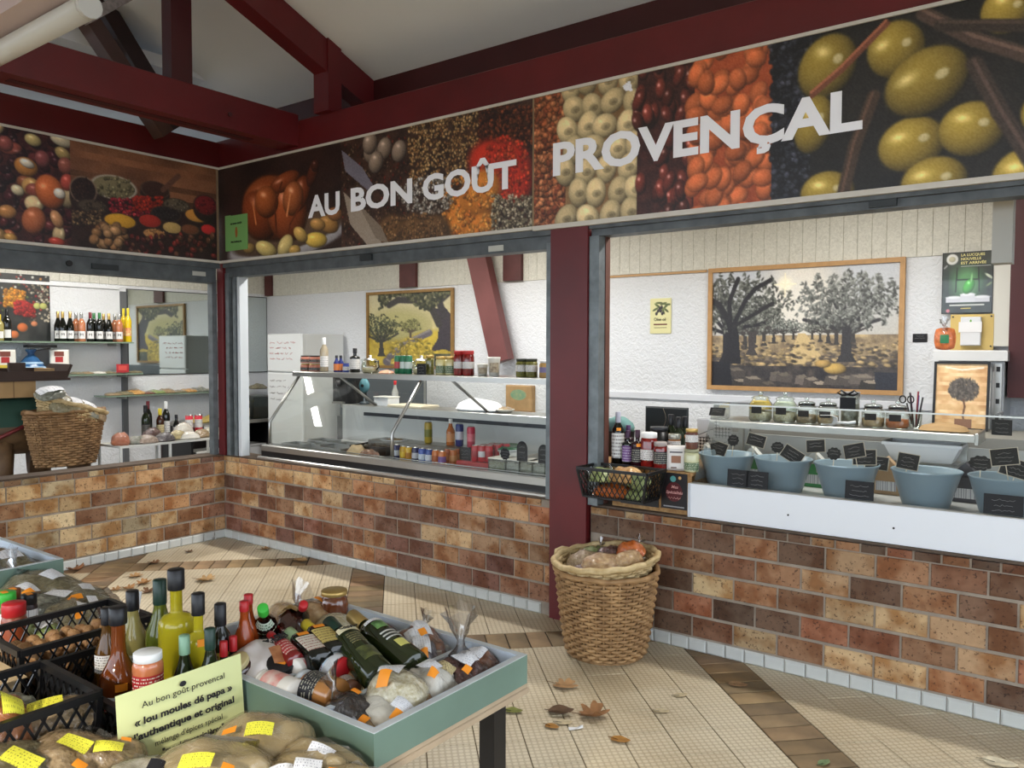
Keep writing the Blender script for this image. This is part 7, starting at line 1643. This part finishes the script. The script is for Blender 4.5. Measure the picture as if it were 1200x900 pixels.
def tray(label, x0, x1, y0, y1, z0, z1, divs):
    t = thing('green_tray', label, 'tray', T(0, 0, 0)); w_ = .016
    part('base', G().box(x0, x1, y0, y1, z0, z0+.01), TW_, t)
    for nm, a in (('side', (x0, x1, y0, y0+w_)), ('side', (x0, x1, y1-w_, y1)), ('end', (x0, x0+w_, y0+w_, y1-w_)), ('end', (x1-w_, x1, y0+w_, y1-w_))):
        o = part(nm, G().box(*a, z0+.0102, z1), GREENP, t)
    part('inner_lining', G().box(x0+w_, x1-w_, y0+w_, y0+w_+.004, z0+.0102, z1+.001).box(x0+w_, x1-w_, y1-w_-.004, y1-w_, z0+.0102, z1+.001).box(x0+w_, x0+w_+.004, y0+w_+.004, y1-w_-.004, z0+.0102, z1+.001).box(x1-w_-.004, x1-w_, y0+w_+.004, y1-w_-.004, z0+.0102, z1+.001).box(x0+w_, x1-w_, y0+w_, y1-w_, z0+.0101, z0+.0125), TRIN, t)
    part('rim_edge', G().box(x0, x1, y0, y0+w_, z1, z1+.0015).box(x0, x1, y1-w_, y1, z1, z1+.0015).box(x0, x0+w_, y0+w_, y1-w_, z1, z1+.0015).box(x1-w_, x1, y0+w_, y1-w_, z1, z1+.0015), mat('worn_edge', (206, 212, 214), .5, var=.15), t)
    for d in divs: part('divider', G().box(d-.008, d+.008, y0+w_+.004, y1-w_-.004, z0+.013, z1-.004), TRIN, t)
    return t
tray('big sage green wooden tray full of bottles jars and bags', 4.14, 4.945, -2.92, -2.39, .7685, .852, (4.56, 4.77))
tray('far sage green wooden tray with packets at the left edge', 2.15, 3.02, -3.25, -2.665, .741, .85, ())
TZ = .783
def stand(px, py, z): return PZ(z, px, py)
def lie_M(cap, base, h):
    """frame whose z axis runs from the base point towards the cap point, label side up"""
    d = (Vector(cap)-Vector(base)).normalized(); up = Vector((0, 0, 1)); x = (up-d*up.dot(d)).normalized(); y = d.cross(x)
    M = Matrix((x, y, d)).transposed().to_4x4(); mid = (Vector(cap)+Vector(base))/2; M.translation = mid-d*h/2
    return M
# --- big tray: bottles
a, b = PZ(.905, 386, 730), PZ(.855, 447, 797)
t = bottle('big dark olive oil bottle with a cream name band lying in the green tray', lie_M(a, b, .31), .31, .041, 'oil', mat('olive_glass', (34, 42, 18), .05, spec=.7), CAPDG, None)
part('name_band', G().lathe([(.0415, .185), (.0415, .207)], 10, a0=-.75, a1=.75), simple((216, 206, 170)), t); part('picture_label', G().lathe([(.0414, .045), (.0414, .10)], 10, a0=-.6, a1=.6), mat('olive_print', (110, 116, 60), .4, rgb2=(40, 46, 34), scale=45), t); part('text_label', G().lathe([(.0414, .125), (.0414, .175)], 10, a0=-.5, a1=.5), labmat('gold_print', (40, 46, 30), (170, 160, 110), 5, .5, True), t)
text('lettering', 'Coosur', -.026, .026, .19, .013, INK, t, RZ(PI/2) @ T(0, -.0422, 0))
a, b = PZ(.905, 413, 722), PZ(.855, 487, 783)
t = bottle('big olive oil bottle with gold cap and green leaf print lying in the green tray', lie_M(a, b, .31), .31, .040, 'oil', mat('olive_glass', (34, 42, 18), .05, spec=.7), CAPGOLD, None)
part('leaf_print', G().lathe([(.0405, .155), (.0405, .19)], 10, a0=-.45, a1=.45), mat('leaf_green', (130, 176, 104), .4, rgb2=(60, 90, 50), scale=40), t); part('white_print', G().lathe([(.0404, .195), (.0404, .206)], 10, a0=-.8, a1=.8), LAB_WV, t); part('yellow_seal', G().lathe([(.0405, .05), (.0405, .085)], 10, a0=-.35, a1=.35), simple((206, 200, 110)), t); part('vine_lines', G().lathe([(.0404, .10), (.0404, .145)], 10, a0=-.6, a1=.6), labmat('white_vine', (30, 36, 24), (206, 206, 200), 3, .6, True), t)
for px0, py0, px1, py1, z, h, r_, bm, cm, lm, sq, lb in ((340, 742, 377, 777, .87, .215, .030, DKGLASS, CAPLG, labmat('label_pale_red', (214, 206, 190), (150, 60, 60), 6, .5, True), 5, 'square dark bottle with pale green cap lying in the green tray'), (358, 731, 396, 770, .875, .225, .030, DKGLASS, CAPY, labmat('label_straw', (206, 186, 110), (110, 80, 40), 6, .5, True), 5, 'square dark bottle with yellow cap and straw label in the green tray'), (319, 746, 345, 773, .875, .17, .022, mat('chili_sauce', (120, 24, 26), .1, coat=.6), CAPR, LAB_RED, None, 'small red capped bottle with red label lying in the green tray'), (328, 736, 348, 760, .855, .17, .022, mat('chili_sauce', (120, 24, 26), .1, coat=.6), CAPR, LAB_GR, None, 'second small red capped bottle lying behind it')):
    a, b = PZ(z+.015, px0, py0), PZ(z, px1, py1); bottle(lb, lie_M(a, b, h), h, r_, 'oil' if sq else 'sauce', bm, cm, lm, (.12, .52), 1.0 if not sq else .75, sq=sq, sticker=(.58, 0) if sq else None, capr=1.2)
a, b = PZ(.955, 357, 704), PZ(.80, 347, 742); bottle('leaning soy sauce bottle with a red cap in the green tray', lie_M(a, b, .20), .20, .026, 'sauce', mat('soy_glass', (30, 14, 12), .06), CAPR, None, neck=None, capz=.86)
a, b = PZ(.985, 307, 707), PZ(.80, 315, 757); t = bottle('dark bottle with bright green cap leaning in the green tray', lie_M(a, b, .22) @ RZ(PI), .22, .031, 'sauce', mat('soy_glass', (30, 14, 12), .06), CAPG, None, capz=.86); part('neck_label', G().lathe([(.030, .12), (.017, .16)], 12, a0=-1.3, a1=1.3), labmat('label_pale_green', (206, 220, 200), (60, 100, 60), 4, .5, True), t)
for px, py, lb in ((286, 705, 'front bottle of red hot sauce standing in the tray corner'), (291, 697, 'rear bottle of red hot sauce standing in the tray corner')):
    q = PZ(TZ+.20, px, py); q.z = TZ; q.y = max(q.y, -2.868); bottle(lb, T(*q) @ face_to(q), .20, .026, 'sauce', mat('hot_sauce', (176, 76, 30), .08, trans=.25), CAPR, LAB_CR, (.06, .40), capz=.88)
# jars of the tray
q = PZ(TZ+.02, 409, 722); q.x += .02; jar('octagonal honey jar with gold lid standing in the far corner of the green tray', T(q.x, -2.44, TZ+.03) @ face_to(q), .095, .042, HONEY, CAPGOLD, None, shape=1); t = thing('small_box', 'white card box under the honey jar', 'box', T(q.x, -2.44, TZ)); part('body', G().cbox(-.04, .04, -.034, .034, 0, .029, .002), WHITE, t); part('label', G().box(.0401, .041, -.02, .02, .005, .024), LAB_W, t)
def lie_jar(label, pc, pb, z, h, r_, cm, lm, lab, lz=(.2, .62), lidh=.14, sticker=None):
    a, b = PZ(z, *pc), PZ(z, *pb); return jar(label, lie_M(a, b, h), h, r_, cm, lm, lab, lz, 1.6, lidh=lidh)
LBW = labmat('label_blue_white', (196, 214, 226), (150, 60, 60), 6, .5, True)
lie_jar('jar with wide red rimmed lid lying in the green tray', (403, 789), (374, 779), .845, .105, .042, mat('white_jar', (206, 206, 206), .3), CAPR, LBW); o = bpy.data.objects[-1] if False else None
lie_jar('jar of brown spread with dark green label lying in the green tray', (358, 805), (392, 816), .83, .12, .042, mat('spread_jar', (176, 120, 66), .15, coat=.6), simple((190, 196, 200)), LAB_DK, (.35, .75))
lie_jar('small jar of brown paste at the first divider', (398, 800), (413, 812), .82, .08, .028, mat('paste_jar', (130, 86, 66), .15, coat=.6), CAPW, LAB_WV)
lie_jar('small jar with striped tan contents beside the paste jar', (418, 800), (438, 806), .82, .085, .031, mat('tan_jar', (176, 140, 106), .15, coat=.6), simple((190, 150, 110)), LAB_CR)
lie_jar('white tin with a red fruit picture at the tray side', (308, 800), (348, 815), .83, .12, .036, simple((222, 216, 206), .35), simple((206, 200, 190)), mat('fruit_print', (206, 70, 60), .4, rgb2=(226, 220, 210), scale=22), (.3, .8), .05)
lie_jar('white tin with a red lid picture beside the onion pouch', (362, 776), (346, 785), .85, .08, .034, simple((222, 216, 206), .35), simple((200, 206, 206)), mat('fruit_print', (206, 70, 60), .4, rgb2=(226, 220, 210), scale=22), (.2, .8), .1)
q = PZ(.84, 330, 785); jar('dark jar with a black lid and orange sticker in the green tray', T(q.x, q.y, .795) @ RX(.25) @ RY(.3), .085, .037, mat('dark_jam', (60, 28, 22), .1, coat=.7), CAPB, None, sticker=.5)
q = PZ(.83, 292, 790); jar('brown jar with a cream label at the tray corner', T(q.x, max(q.y, -2.862), .80) @ RX(.5), .085, .036, mat('dark_jam', (60, 28, 22), .1, coat=.7), simple((190, 176, 130)), LAB_CR)
# pouch of fried onions
q = PZ(.855, 312, 775); t = bag('white pouch of fried onions with grey lettering', T(q.x, q.y+.005, .825) @ RZ(R(-20)) @ RX(.05) @ RY(.25), .20, .15, .07, mat('white_pouch', (220, 214, 212), .35, bump=.3, bscale=18), 320, ((.1, .62, -.05, .6, mat('onion_print', (176, 120, 80), .5, rgb2=(140, 84, 50), scale=40)),))
text('lettering', 'CEBOLLA', -.06, -.01, 0, .010, INK, t, T(.0, -.005, .082) @ RZ(R(-70)) @ RX(R(-90)), .02); text('lettering', 'FRITA', -.06, .0, -.016, .014, INK, t, T(.0, -.005, .082) @ RZ(R(-70)) @ RX(R(-90)), .03)
# bags of the tray
WL2 = ((-.55, .35, -.35, .35, LAB_W), (.05, .35, -.3, .05, ORANGE)); OL2 = ((-.2, .15, -.3, .2, ORANGE),)
for i, (px, py, z, w_, l_, h_, rz, cm, st, kn, lb) in enumerate((
   (333, 722, .80, .15, .13, .10, .4, C_PEA, (), (1.6, .09), 'knotted clear bag of cashews at the tray back'), (372, 716, .80, .19, .13, .085, .3, C_PEA, ((.0, .3, -.3, .1, ORANGE),), None, 'bag of peanuts in shells at the tray back'), (394, 727, .81, .13, .12, .06, .9, C_SEED, (), None, 'bag of pale peanuts behind the olive oil bottles'), (340, 727, .85, .10, .08, .06, -.6, mat('dark_jam', (60, 28, 22), .1), ((-.6, .2, -.8, .8, CAPGOLD),), None, 'flat dark sachet with gold edge among the nuts'),
   (462, 735, .80, .12, .10, .05, .2, C_WINE, (), None, 'bag of dark red berries at the far tray side'), (487, 755, .80, .14, .12, .075, -.5, C_NUTS, ((-.2, .6, -.5, .5, LAB_W),), (2.4, .05), 'bag of brown nuts with a white label beside the oil bottle'), (507, 747, .80, .16, .11, .08, -.4, C_NUTS, WL2, None, 'bag of long brown nuts with white label and orange sticker'), (494, 767, .80, .13, .09, .07, -.7, C_LAV, ((-.5, .5, -.5, .5, LAB_W), (.4, .7, -.3, .3, ORANGE)), None, 'bag of purple grey nuts at the second divider'),
   (465, 808, .80, .15, .13, .10, .4, C_SEED, ((-.6, .1, -.1, .6, LAB_W), (-.5, -.1, -.6, -.1, ORANGE)), None, 'round bag of pale pumpkin seeds with a white label'), (500, 800, .795, .12, .13, .085, .2, C_WHITE, ((-.5, .4, .0, .6, LAB_W), (.2, .55, -.3, .05, ORANGE)), None, 'bag of white powder with a white label beside the seeds'), (518, 797, .795, .11, .12, .06, .3, C_WHITE, ((-.4, .5, -.2, .5, LAB_CR),), None, 'flat pale packet in the front compartment'), (540, 787, .795, .13, .13, .07, .1, C_DARKN, ((-.4, .5, -.1, .6, LAB_W), (.3, .6, -.4, -.1, ORANGE)), (2.2, .12), 'tied bag of dark nuts with a white label in the front compartment'), (560, 776, .795, .10, .12, .06, .1, C_NUTS, ((-.5, .4, -.2, .5, LAB_W),), None, 'bag of red brown nuts nearest the tray corner'),
   (486, 823, .79, .09, .10, .06, .5, C_PEA, (), None, 'small bag of popcorn at the tray front'), (452, 835, .79, .16, .14, .065, .2, C_WHITE, ((.2, .8, -.1, .4, LAB_W), (.4, .75, -.5, -.1, ORANGE)), None, 'bag of white flour in the near corner'), (412, 835, .79, .14, .12, .07, .3, C_BLACK, ((-.2, .1, .3, .6, ORANGE),), (2.6, .07), 'tied bag of black seeds in the near corner'), (428, 853, .79, .11, .09, .04, .2, C_TAN, OL2, None, 'small tan packet with an orange sticker in the near corner'))):
    q = PZ(z+h_*.5, px, py); q.x = min(q.x, 4.87); q.y = max(min(q.y, -2.46), -2.86); bag(lb, T(q.x, q.y, (z-.008 if z < .84 else z)+(.014 if i > 3 else 0)) @ (tilt_to(q, .34) if i > 3 else Matrix()) @ RZ(rz), w_, l_, h_, cm, 330+i, st, kn, n=12)
# --- far tray packets
for i, (dx, dy, cm, lb) in enumerate(((2.86, -2.78, C_HERB, 'herb packet at the corner of the far green tray'), (2.80, -2.92, C_GREY, 'grey packet in the far green tray'), (2.66, -2.80, C_TAN, 'tan packet in the far green tray'), (2.70, -3.0, C_PASTA, 'orange packet in the far green tray'))):
    bag(lb, T(dx, dy, .756) @ RZ(.4*i) @ RX(.1), .22, .2, .11, cm, 360+i, ((-.3, .4, -.4, .4, LAB_W),), n=10)
q = Vector((2.90, -2.98, .756)); jar('small jar with yellow lid in the far green tray', T(*q), .12, .03, GRNJAR, CAPY, LAB_W)
# --- herbs bags and spice jars between the far tray and the walnuts
for i, (px, py, w_, l_, h_, rz, cm, st, kn, lb) in enumerate(((55, 688, .34, .2, .09, .2, C_HERB, ((-.1, .35, -.2, .3, LAB_W),), (PI, .10), 'large clear bag of dried herbs at the table edge'), (66, 703, .24, .2, .06, .6, C_GREY, ((-.3, .3, -.1, .4, LAB_W), (.4, .65, -.2, .1, ORANGE)), None, 'bag of grey herbs with white labels behind the walnuts'), (94, 702, .30, .2, .06, -.2, C_HERB, ((-.5, -.1, .1, .5, LAB_W), (.2, .5, .1, .4, LAB_W), (.1, .3, -.3, .0, ORANGE)), None, 'bag of dried herbs with two white labels'), (84, 716, .24, .16, .06, -.3, C_HERB, ((-.2, .2, .2, .6, LAB_W), (.4, .7, .0, .3, ORANGE)), None, 'bag of thyme touching the walnut crate'), (28, 697, .22, .16, .07, .2, C_TAN, ((-.2, .5, -.2, .3, LAB_W), (.3, .6, -.4, .0, ORANGE)), None, 'tan herb bag behind the spice jars'), (48, 731, .12, .1, .05, .2, C_GREENP, ((-.4, .5, -.4, .4, LAB_W),), None, 'small green packet before the herb bags'))):
    q = PZ(.80, px, py); bag(lb, T(q.x, q.y, .758) @ tilt_to(q, .16) @ RZ(rz), w_, l_, h_, cm, 370+i, st, kn, n=12)
for px, py, h, r_, cm, lm, lab, lb in ((5, 694, .15, .034, mat('dried_green', (96, 104, 60), .4), CAPG, LAB_W, 'spice jar with a green lid at the left edge'), (16, 706, .15, .034, mat('paprika', (130, 60, 30), .4, coat=.4), CAPR, None, 'spice jar with a red lid'), (34, 696, .12, .024, mat('dark_spice', (50, 36, 34), .4), CAPB, LAB_W, 'small spice jar with a black lid and orange seal'), (15, 690, .12, .024, mat('dark_spice', (50, 36, 34), .4), simple((110, 60, 30)), LAB_W, 'brown lidded spice jar behind the red one')):
    q = PZ(.741+h, px, py); jar(lb, T(q.x, q.y, .741) @ face_to(q), h, r_, cm, lm, lab, sticker=.3 if px != 16 else None, lidh=.24)
# --- walnut crate
crate('walnut_crate', 'black lattice crate of walnuts', T(3.92, -3.05, .741), .235, .33, .155, .94, .026, .004)
me_w = G().ball((0, 0, 0), .020, .017, .017, 10, 8, lump=.07, seed=4); me_w.tube([(-.0195, 0, 0), (-.014, 0, .012), (0, 0, .0175), (.014, 0, .012), (.0195, 0, 0)], .002, 5); me_w = me_w.mesh('walnut')
WAL = mat('walnut_shell', (176, 136, 92), .6, rgb2=(140, 100, 64), scale=60, bump=.5, bscale=90); rnd = random.Random(9)
w0 = None
for layer, n in ((0, 34), (1, 22)):
    for k in range(n):
        i_, j_ = k % (5 if layer == 0 else 4), k//(5 if layer == 0 else 4)
        x_, y_ = 3.92+(-.084+.042*i_ if layer == 0 else -.063+.042*i_)+rnd.uniform(-.005, .005), -3.05+(-.126+.042*j_ if layer == 0 else -.105+.042*j_)+rnd.uniform(-.005, .005)
        o = part('walnut', me_w, WAL, None, T(x_, y_, .825+layer*.03+rnd.uniform(-.003, .004)) @ Euler((rnd.uniform(0, 6), rnd.uniform(0, 6), rnd.uniform(0, 6))).to_matrix().to_4x4()); tag(o, 'walnut in its shell heaped in the black crate', 'walnut', 'walnuts in the black crate')
t = thing('crate_liner', 'card liner under the walnuts', 'card', T(3.92, -3.05, .747)); part('sheet', G().box(-.105, .105, -.15, .15, 0, .055), simple((90, 70, 50)), t); part('edge', G().box(-.105, .105, -.15, -.148, .0551, .058), simple((110, 90, 66)), t)
t = thing('white_scoop', 'white plastic scoop standing in the walnuts', 'scoop', T(4.0, -2.93, .80)); part('handle', G().tube([(0, 0, 0), (.005, .012, .10), (.0, .03, .165)], [.016, .011, .008], 8), WHITE, t); part('bowl', G().lathe([(0, -.03), (.02, -.02), (.026, .03)], 12), WHITE, t)
# --- bottle crate
crate('bottle_crate', 'black lattice crate of oil and vinegar bottles', T(4.275, -3.062, .741), .40, .262, .125, .95, .026, .004)
BZ = .747
def bott(px, py, h, *a, **k):
    q = PZ(BZ+h, px, py); q.z = BZ; return T(*q) @ face_to(q)
bottle('tall square shouldered bottle of cloudy yellow oil with black cap', bott(206, 668, .34), .34, .043, 'stout', OILG, CAPB, LAB_WV, (.12, .42), .55, turn=.75, capz=.86, capr=1.3)
bottle('green olive oil bottle with dark cap and orange sticker', bott(187, 680, .30), .30, .036, 'sauce', OILD, CAPDG, None, capz=.80)
bottle('shorter bottle of yellow oil with black cap', bott(232, 696, .295), .295, .033, 'stout', OILG, CAPB, None, sticker=(.63, .3), capz=.83, capr=1.3)
bottle('pale vinegar bottle with black cap and white label', bott(155, 693, .265), .265, .034, 'sauce', OILP, CAPB, LAB_WV, (.12, .42), capz=.82, capr=1.15)
bottle('slim bottle of brown vinegar with a white label', bott(125, 713, .245), .245, .030, 'sauce', mat('brown_vinegar', (96, 64, 24), .08, trans=.25), CAPB, LAB_WV, (.38, .56), capz=.84, capr=1.15)
t = bottle('bulbous amber vinegar bottle with red banded label', bott(138, 712, .275), .275, .044, 'flask', AMBER, CAPB, LAB_RED, (.16, .25), 1.3, sticker=(.36, .1)); part('white_band', G().lathe([(.0447, .070), (.0447, .078)], 12, a0=-1.3, a1=1.3), WHITE, t); part('fish_print', G().lathe([(.0447, .012), (.0447, .04)], 12, a0=-1.2, a1=1.2), mat('fish_print', (90, 90, 96), .4, rgb2=(40, 40, 46), scale=30), t)
bottle('small dark bottle with pale green cap before the oil', bott(216, 745, .215), .215, .027, 'sauce', GRGLASS, P_('mint', (130, 168, 140)), LAB_WV, (.1, .3), capz=.80, capr=1.15)
bottle('small dark bottle with dark green cap before the oil', bott(246, 737, .235), .235, .027, 'sauce', GRGLASS, CAPDG, None, capz=.80, capr=1.15)
q = PZ(.95, 173, 762); jar('dark jar with black lid under the red labelled jar', T(q.x, q.y, BZ), .108, .036, mat('dark_jam', (60, 28, 22), .1, coat=.7), CAPB, None); jar('little jar with white lid and red label in front of the amber bottle', T(q.x, q.y, BZ+.1085) @ face_to(q), .092, .033, mat('paprika_cream', (186, 110, 70), .2, coat=.5), CAPW, LAB_RED, (.08, .5), lidh=.2)
q = PZ(.88, 197, 790); jar('flat dark jar with black lid beside the white label', T(q.x, q.y, BZ), .11, .033, mat('dark_jam', (60, 28, 22), .1, coat=.7), CAPB, None)
for px, py, lb in ((262, 752, 'left small bottle with red cap by the yellow paper'), (273, 746, 'right small bottle with red cap by the yellow paper')):
    bottle(lb, bott(px, py, .175), .175, .021, 'sauce', DKGLASS, CAPR, None, capz=.80, sticker=(.5, 0) if px == 262 else None)
bottle('dark bottle with gold label leaning behind the yellow oil', bott(258, 708, .25) , .25, .03, 'oil', DKGLASS, CAPB, labmat('label_gold', (190, 160, 70), (90, 70, 30), 5, .5, True), (.3, .55))
# --- spice crate
crate('spice_crate', 'black lattice crate of spice bags in the near corner', T(4.29, -3.42, .741), .27, .41, .16, .94, .028, .005)
YL = ((-.5, .5, -.45, .05, LAB_Y), (-.3, .1, .2, .4, ORANGE))
for i, (dx, dy, dz, w_, l_, h_, rz, ry, cm, st, lb) in enumerate(((.03, .02, .075, .19, .18, .12, 1.3, .2, C_SPICE, ((-.6, .1, -.4, .4, LAB_Y), (.15, .4, -.3, .2, ORANGE), (.45, .9, -.5, .4, LAB_Y)), 'big bag of orange spice with yellow labels in the spice crate'), (-.07, .09, .07, .12, .16, .05, .3, .2, C_GREY, (), 'silvery bag at the back of the spice crate'), (.06, .135, .085, .20, .10, .06, 1.2, .25, C_TAN, ((-.4, .4, -.5, .5, LAB_Y),), 'slim herb bag with a yellow label at the right of the spice crate'), (.05, -.12, .06, .2, .18, .09, .5, .1, C_SPICE, YL, 'second bag of orange spice at the left of the spice crate'), (.03, .0, .006, .22, .3, .07, .2, 0, C_HERB, YL, 'herb bag at the bottom of the spice crate'))):
    bag(lb, T(4.29+dx, -3.42+dy, .748+dz) @ (tilt_to((4.3, -3.4), .4) if i < 4 else Matrix()) @ RZ(rz) @ RY(-ry*.5), w_, l_, h_, cm, 400+i, st, n=12)
t = thing('wooden_punnet', 'pale wooden punnet between the black crates', 'punnet', T(4.0, -3.36, .741)); PW = mat('poplar_wood', (206, 180, 140), .7, var=.15, scale=14)
part('base', G().box(-.10, .10, -.12, .12, 0, .005), PW, t)
for a in ((-.10, .10, -.12, -.116), (-.10, .10, .116, .12)): part('side', G().box(*a, .0052, .12), PW, t)
for a in ((-.10, -.096, -.116, .116), (.096, .10, -.116, .116)): part('end', G().box(*a, .0052, .12), PW, t)
part('lid_sheet', G().box(-.11, .11, -.13, .13, .1205, .1235), PW, t)
# --- yellow paper sign
PT = .922; p0, p1 = PZ(PT, 136, 817), PZ(PT, 280.5, 765); xw = (p0.x+p1.x)/2; wp = p1.y-p0.y
ps = thing('paper_sign', 'pale yellow paper sign about an original spice mix', 'paper sign', T(xw, p0.y, PT) @ RY(R(-5)) @ RZ(PI/2))   # local x runs along the sheet, faces local -y (towards +x)
g = G(); n = 12; v = []; f = []
for i in range(n+1):
    for z_ in (0, -.176): u = i/n; v.append((u*wp, -.004*math.sin(u*PI)*(1 if z_ else .4), z_))
for i in range(n): f.append((i*2, i*2+1, i*2+3, i*2+2))
part('sheet', g.add(v, f, True), mat('yellow_paper', (218, 222, 160), .7), ps)
for s_, x0_, x1_, z_, cap, bo in (('Au bon goût provencal', .17, .83, -.040, .0125, 0), ('« lou moules dé papa »', .11, .89, -.073, .0150, .03), ("l'authentique et original", .10, .90, -.102, .0150, .03), ("mélange d'épices spécial", .25, .79, -.128, .0115, 0), ('"moules marinières"', .30, .80, -.152, .0135, .03)):
    text('lettering', s_, x0_*wp, x1_*wp, z_, cap, INK, ps, T(0, -.0075, 0), bo, .0006)
part('emblem', G().ball((.49*wp, -.007, -.020), .008, .001, .006, 10, 6), INK, ps)
# --- powder bags in front of the paper
WW = ((-.35, .30, -.5, .3, LAB_W), (.36, .60, -.35, .1, ORANGE))
for i, (px, py, z, w_, l_, h_, rz, cm, st, kn, lb) in enumerate(((312, 852, .742, .22, .20, .10, .75, C_POWDER, ((-.35, .25, -.12, .26, LAB_Y), (-.75, -.45, .05, .25, ORANGE)), (-2.2, .08), 'large bag of brown powder with yellow label against the green tray'), (243, 892, .742, .25, .22, .12, .7, C_POWDER, ((-.45, .12, -.15, .2, LAB_Y), (.2, .40, -.25, .05, ORANGE)), None, 'largest bag of brown powder with yellow label before the paper sign'), (326, 902, .742, .13, .13, .07, .9, C_POWDER, ((-.5, .5, -.5, .4, LAB_W),), None, 'bag of brown powder with a white label lying low'), (362, 892, .742, .19, .15, .085, .7, C_POWDER, WW, None, 'bag of brown powder with white label and orange sticker'), (386, 872, .742, .20, .12, .08, .35, C_POWDER, WW, None, 'bag of brown powder touching the tray wall'), (408, 906, .742, .18, .13, .08, .6, C_POWDER, WW, None, 'bag of brown powder at the bottom edge'), (165, 900, .742, .17, .15, .10, .6, content('clear_herb', (190, 184, 166), (150, 140, 118), 30), ((.0, .55, -.6, .5, mat('black_label', (24, 24, 28), .5)),), None, 'clear bag with a black label below the yellow paper'),
   (122, 872, .742, .16, .13, .07, .9, C_TAN, ((-.3, .5, -.2, .3, LAB_Y), (.3, .6, .35, .55, ORANGE)), None, 'brown herb bag with a yellow label beside the spice crate'), (82, 876, .742, .22, .18, .085, .5, C_TAN, ((-.35, .3, .0, .45, LAB_Y), (.2, .45, -.35, -.1, ORANGE)), None, 'large herb bag with yellow label below the spice crate'), (20, 890, .742, .22, .19, .09, .5, C_HERB, ((-.35, .4, -.15, .35, LAB_Y),), None, 'herb bag with yellow label in the bottom corner'), (285, 925, .742, .18, .14, .07, .2, C_POWDER, (), None, 'plain bag of brown powder at the bottom edge'))):
    q = PZ(z+.04+h_*.6, px, py+6); q.y = min(q.y, -2.945-l_*.5); bag(lb, T(q.x, q.y, z+.032) @ tilt_to(q, .46) @ RZ(rz), w_, l_, h_, cm, 420+i, st, kn, n=14)
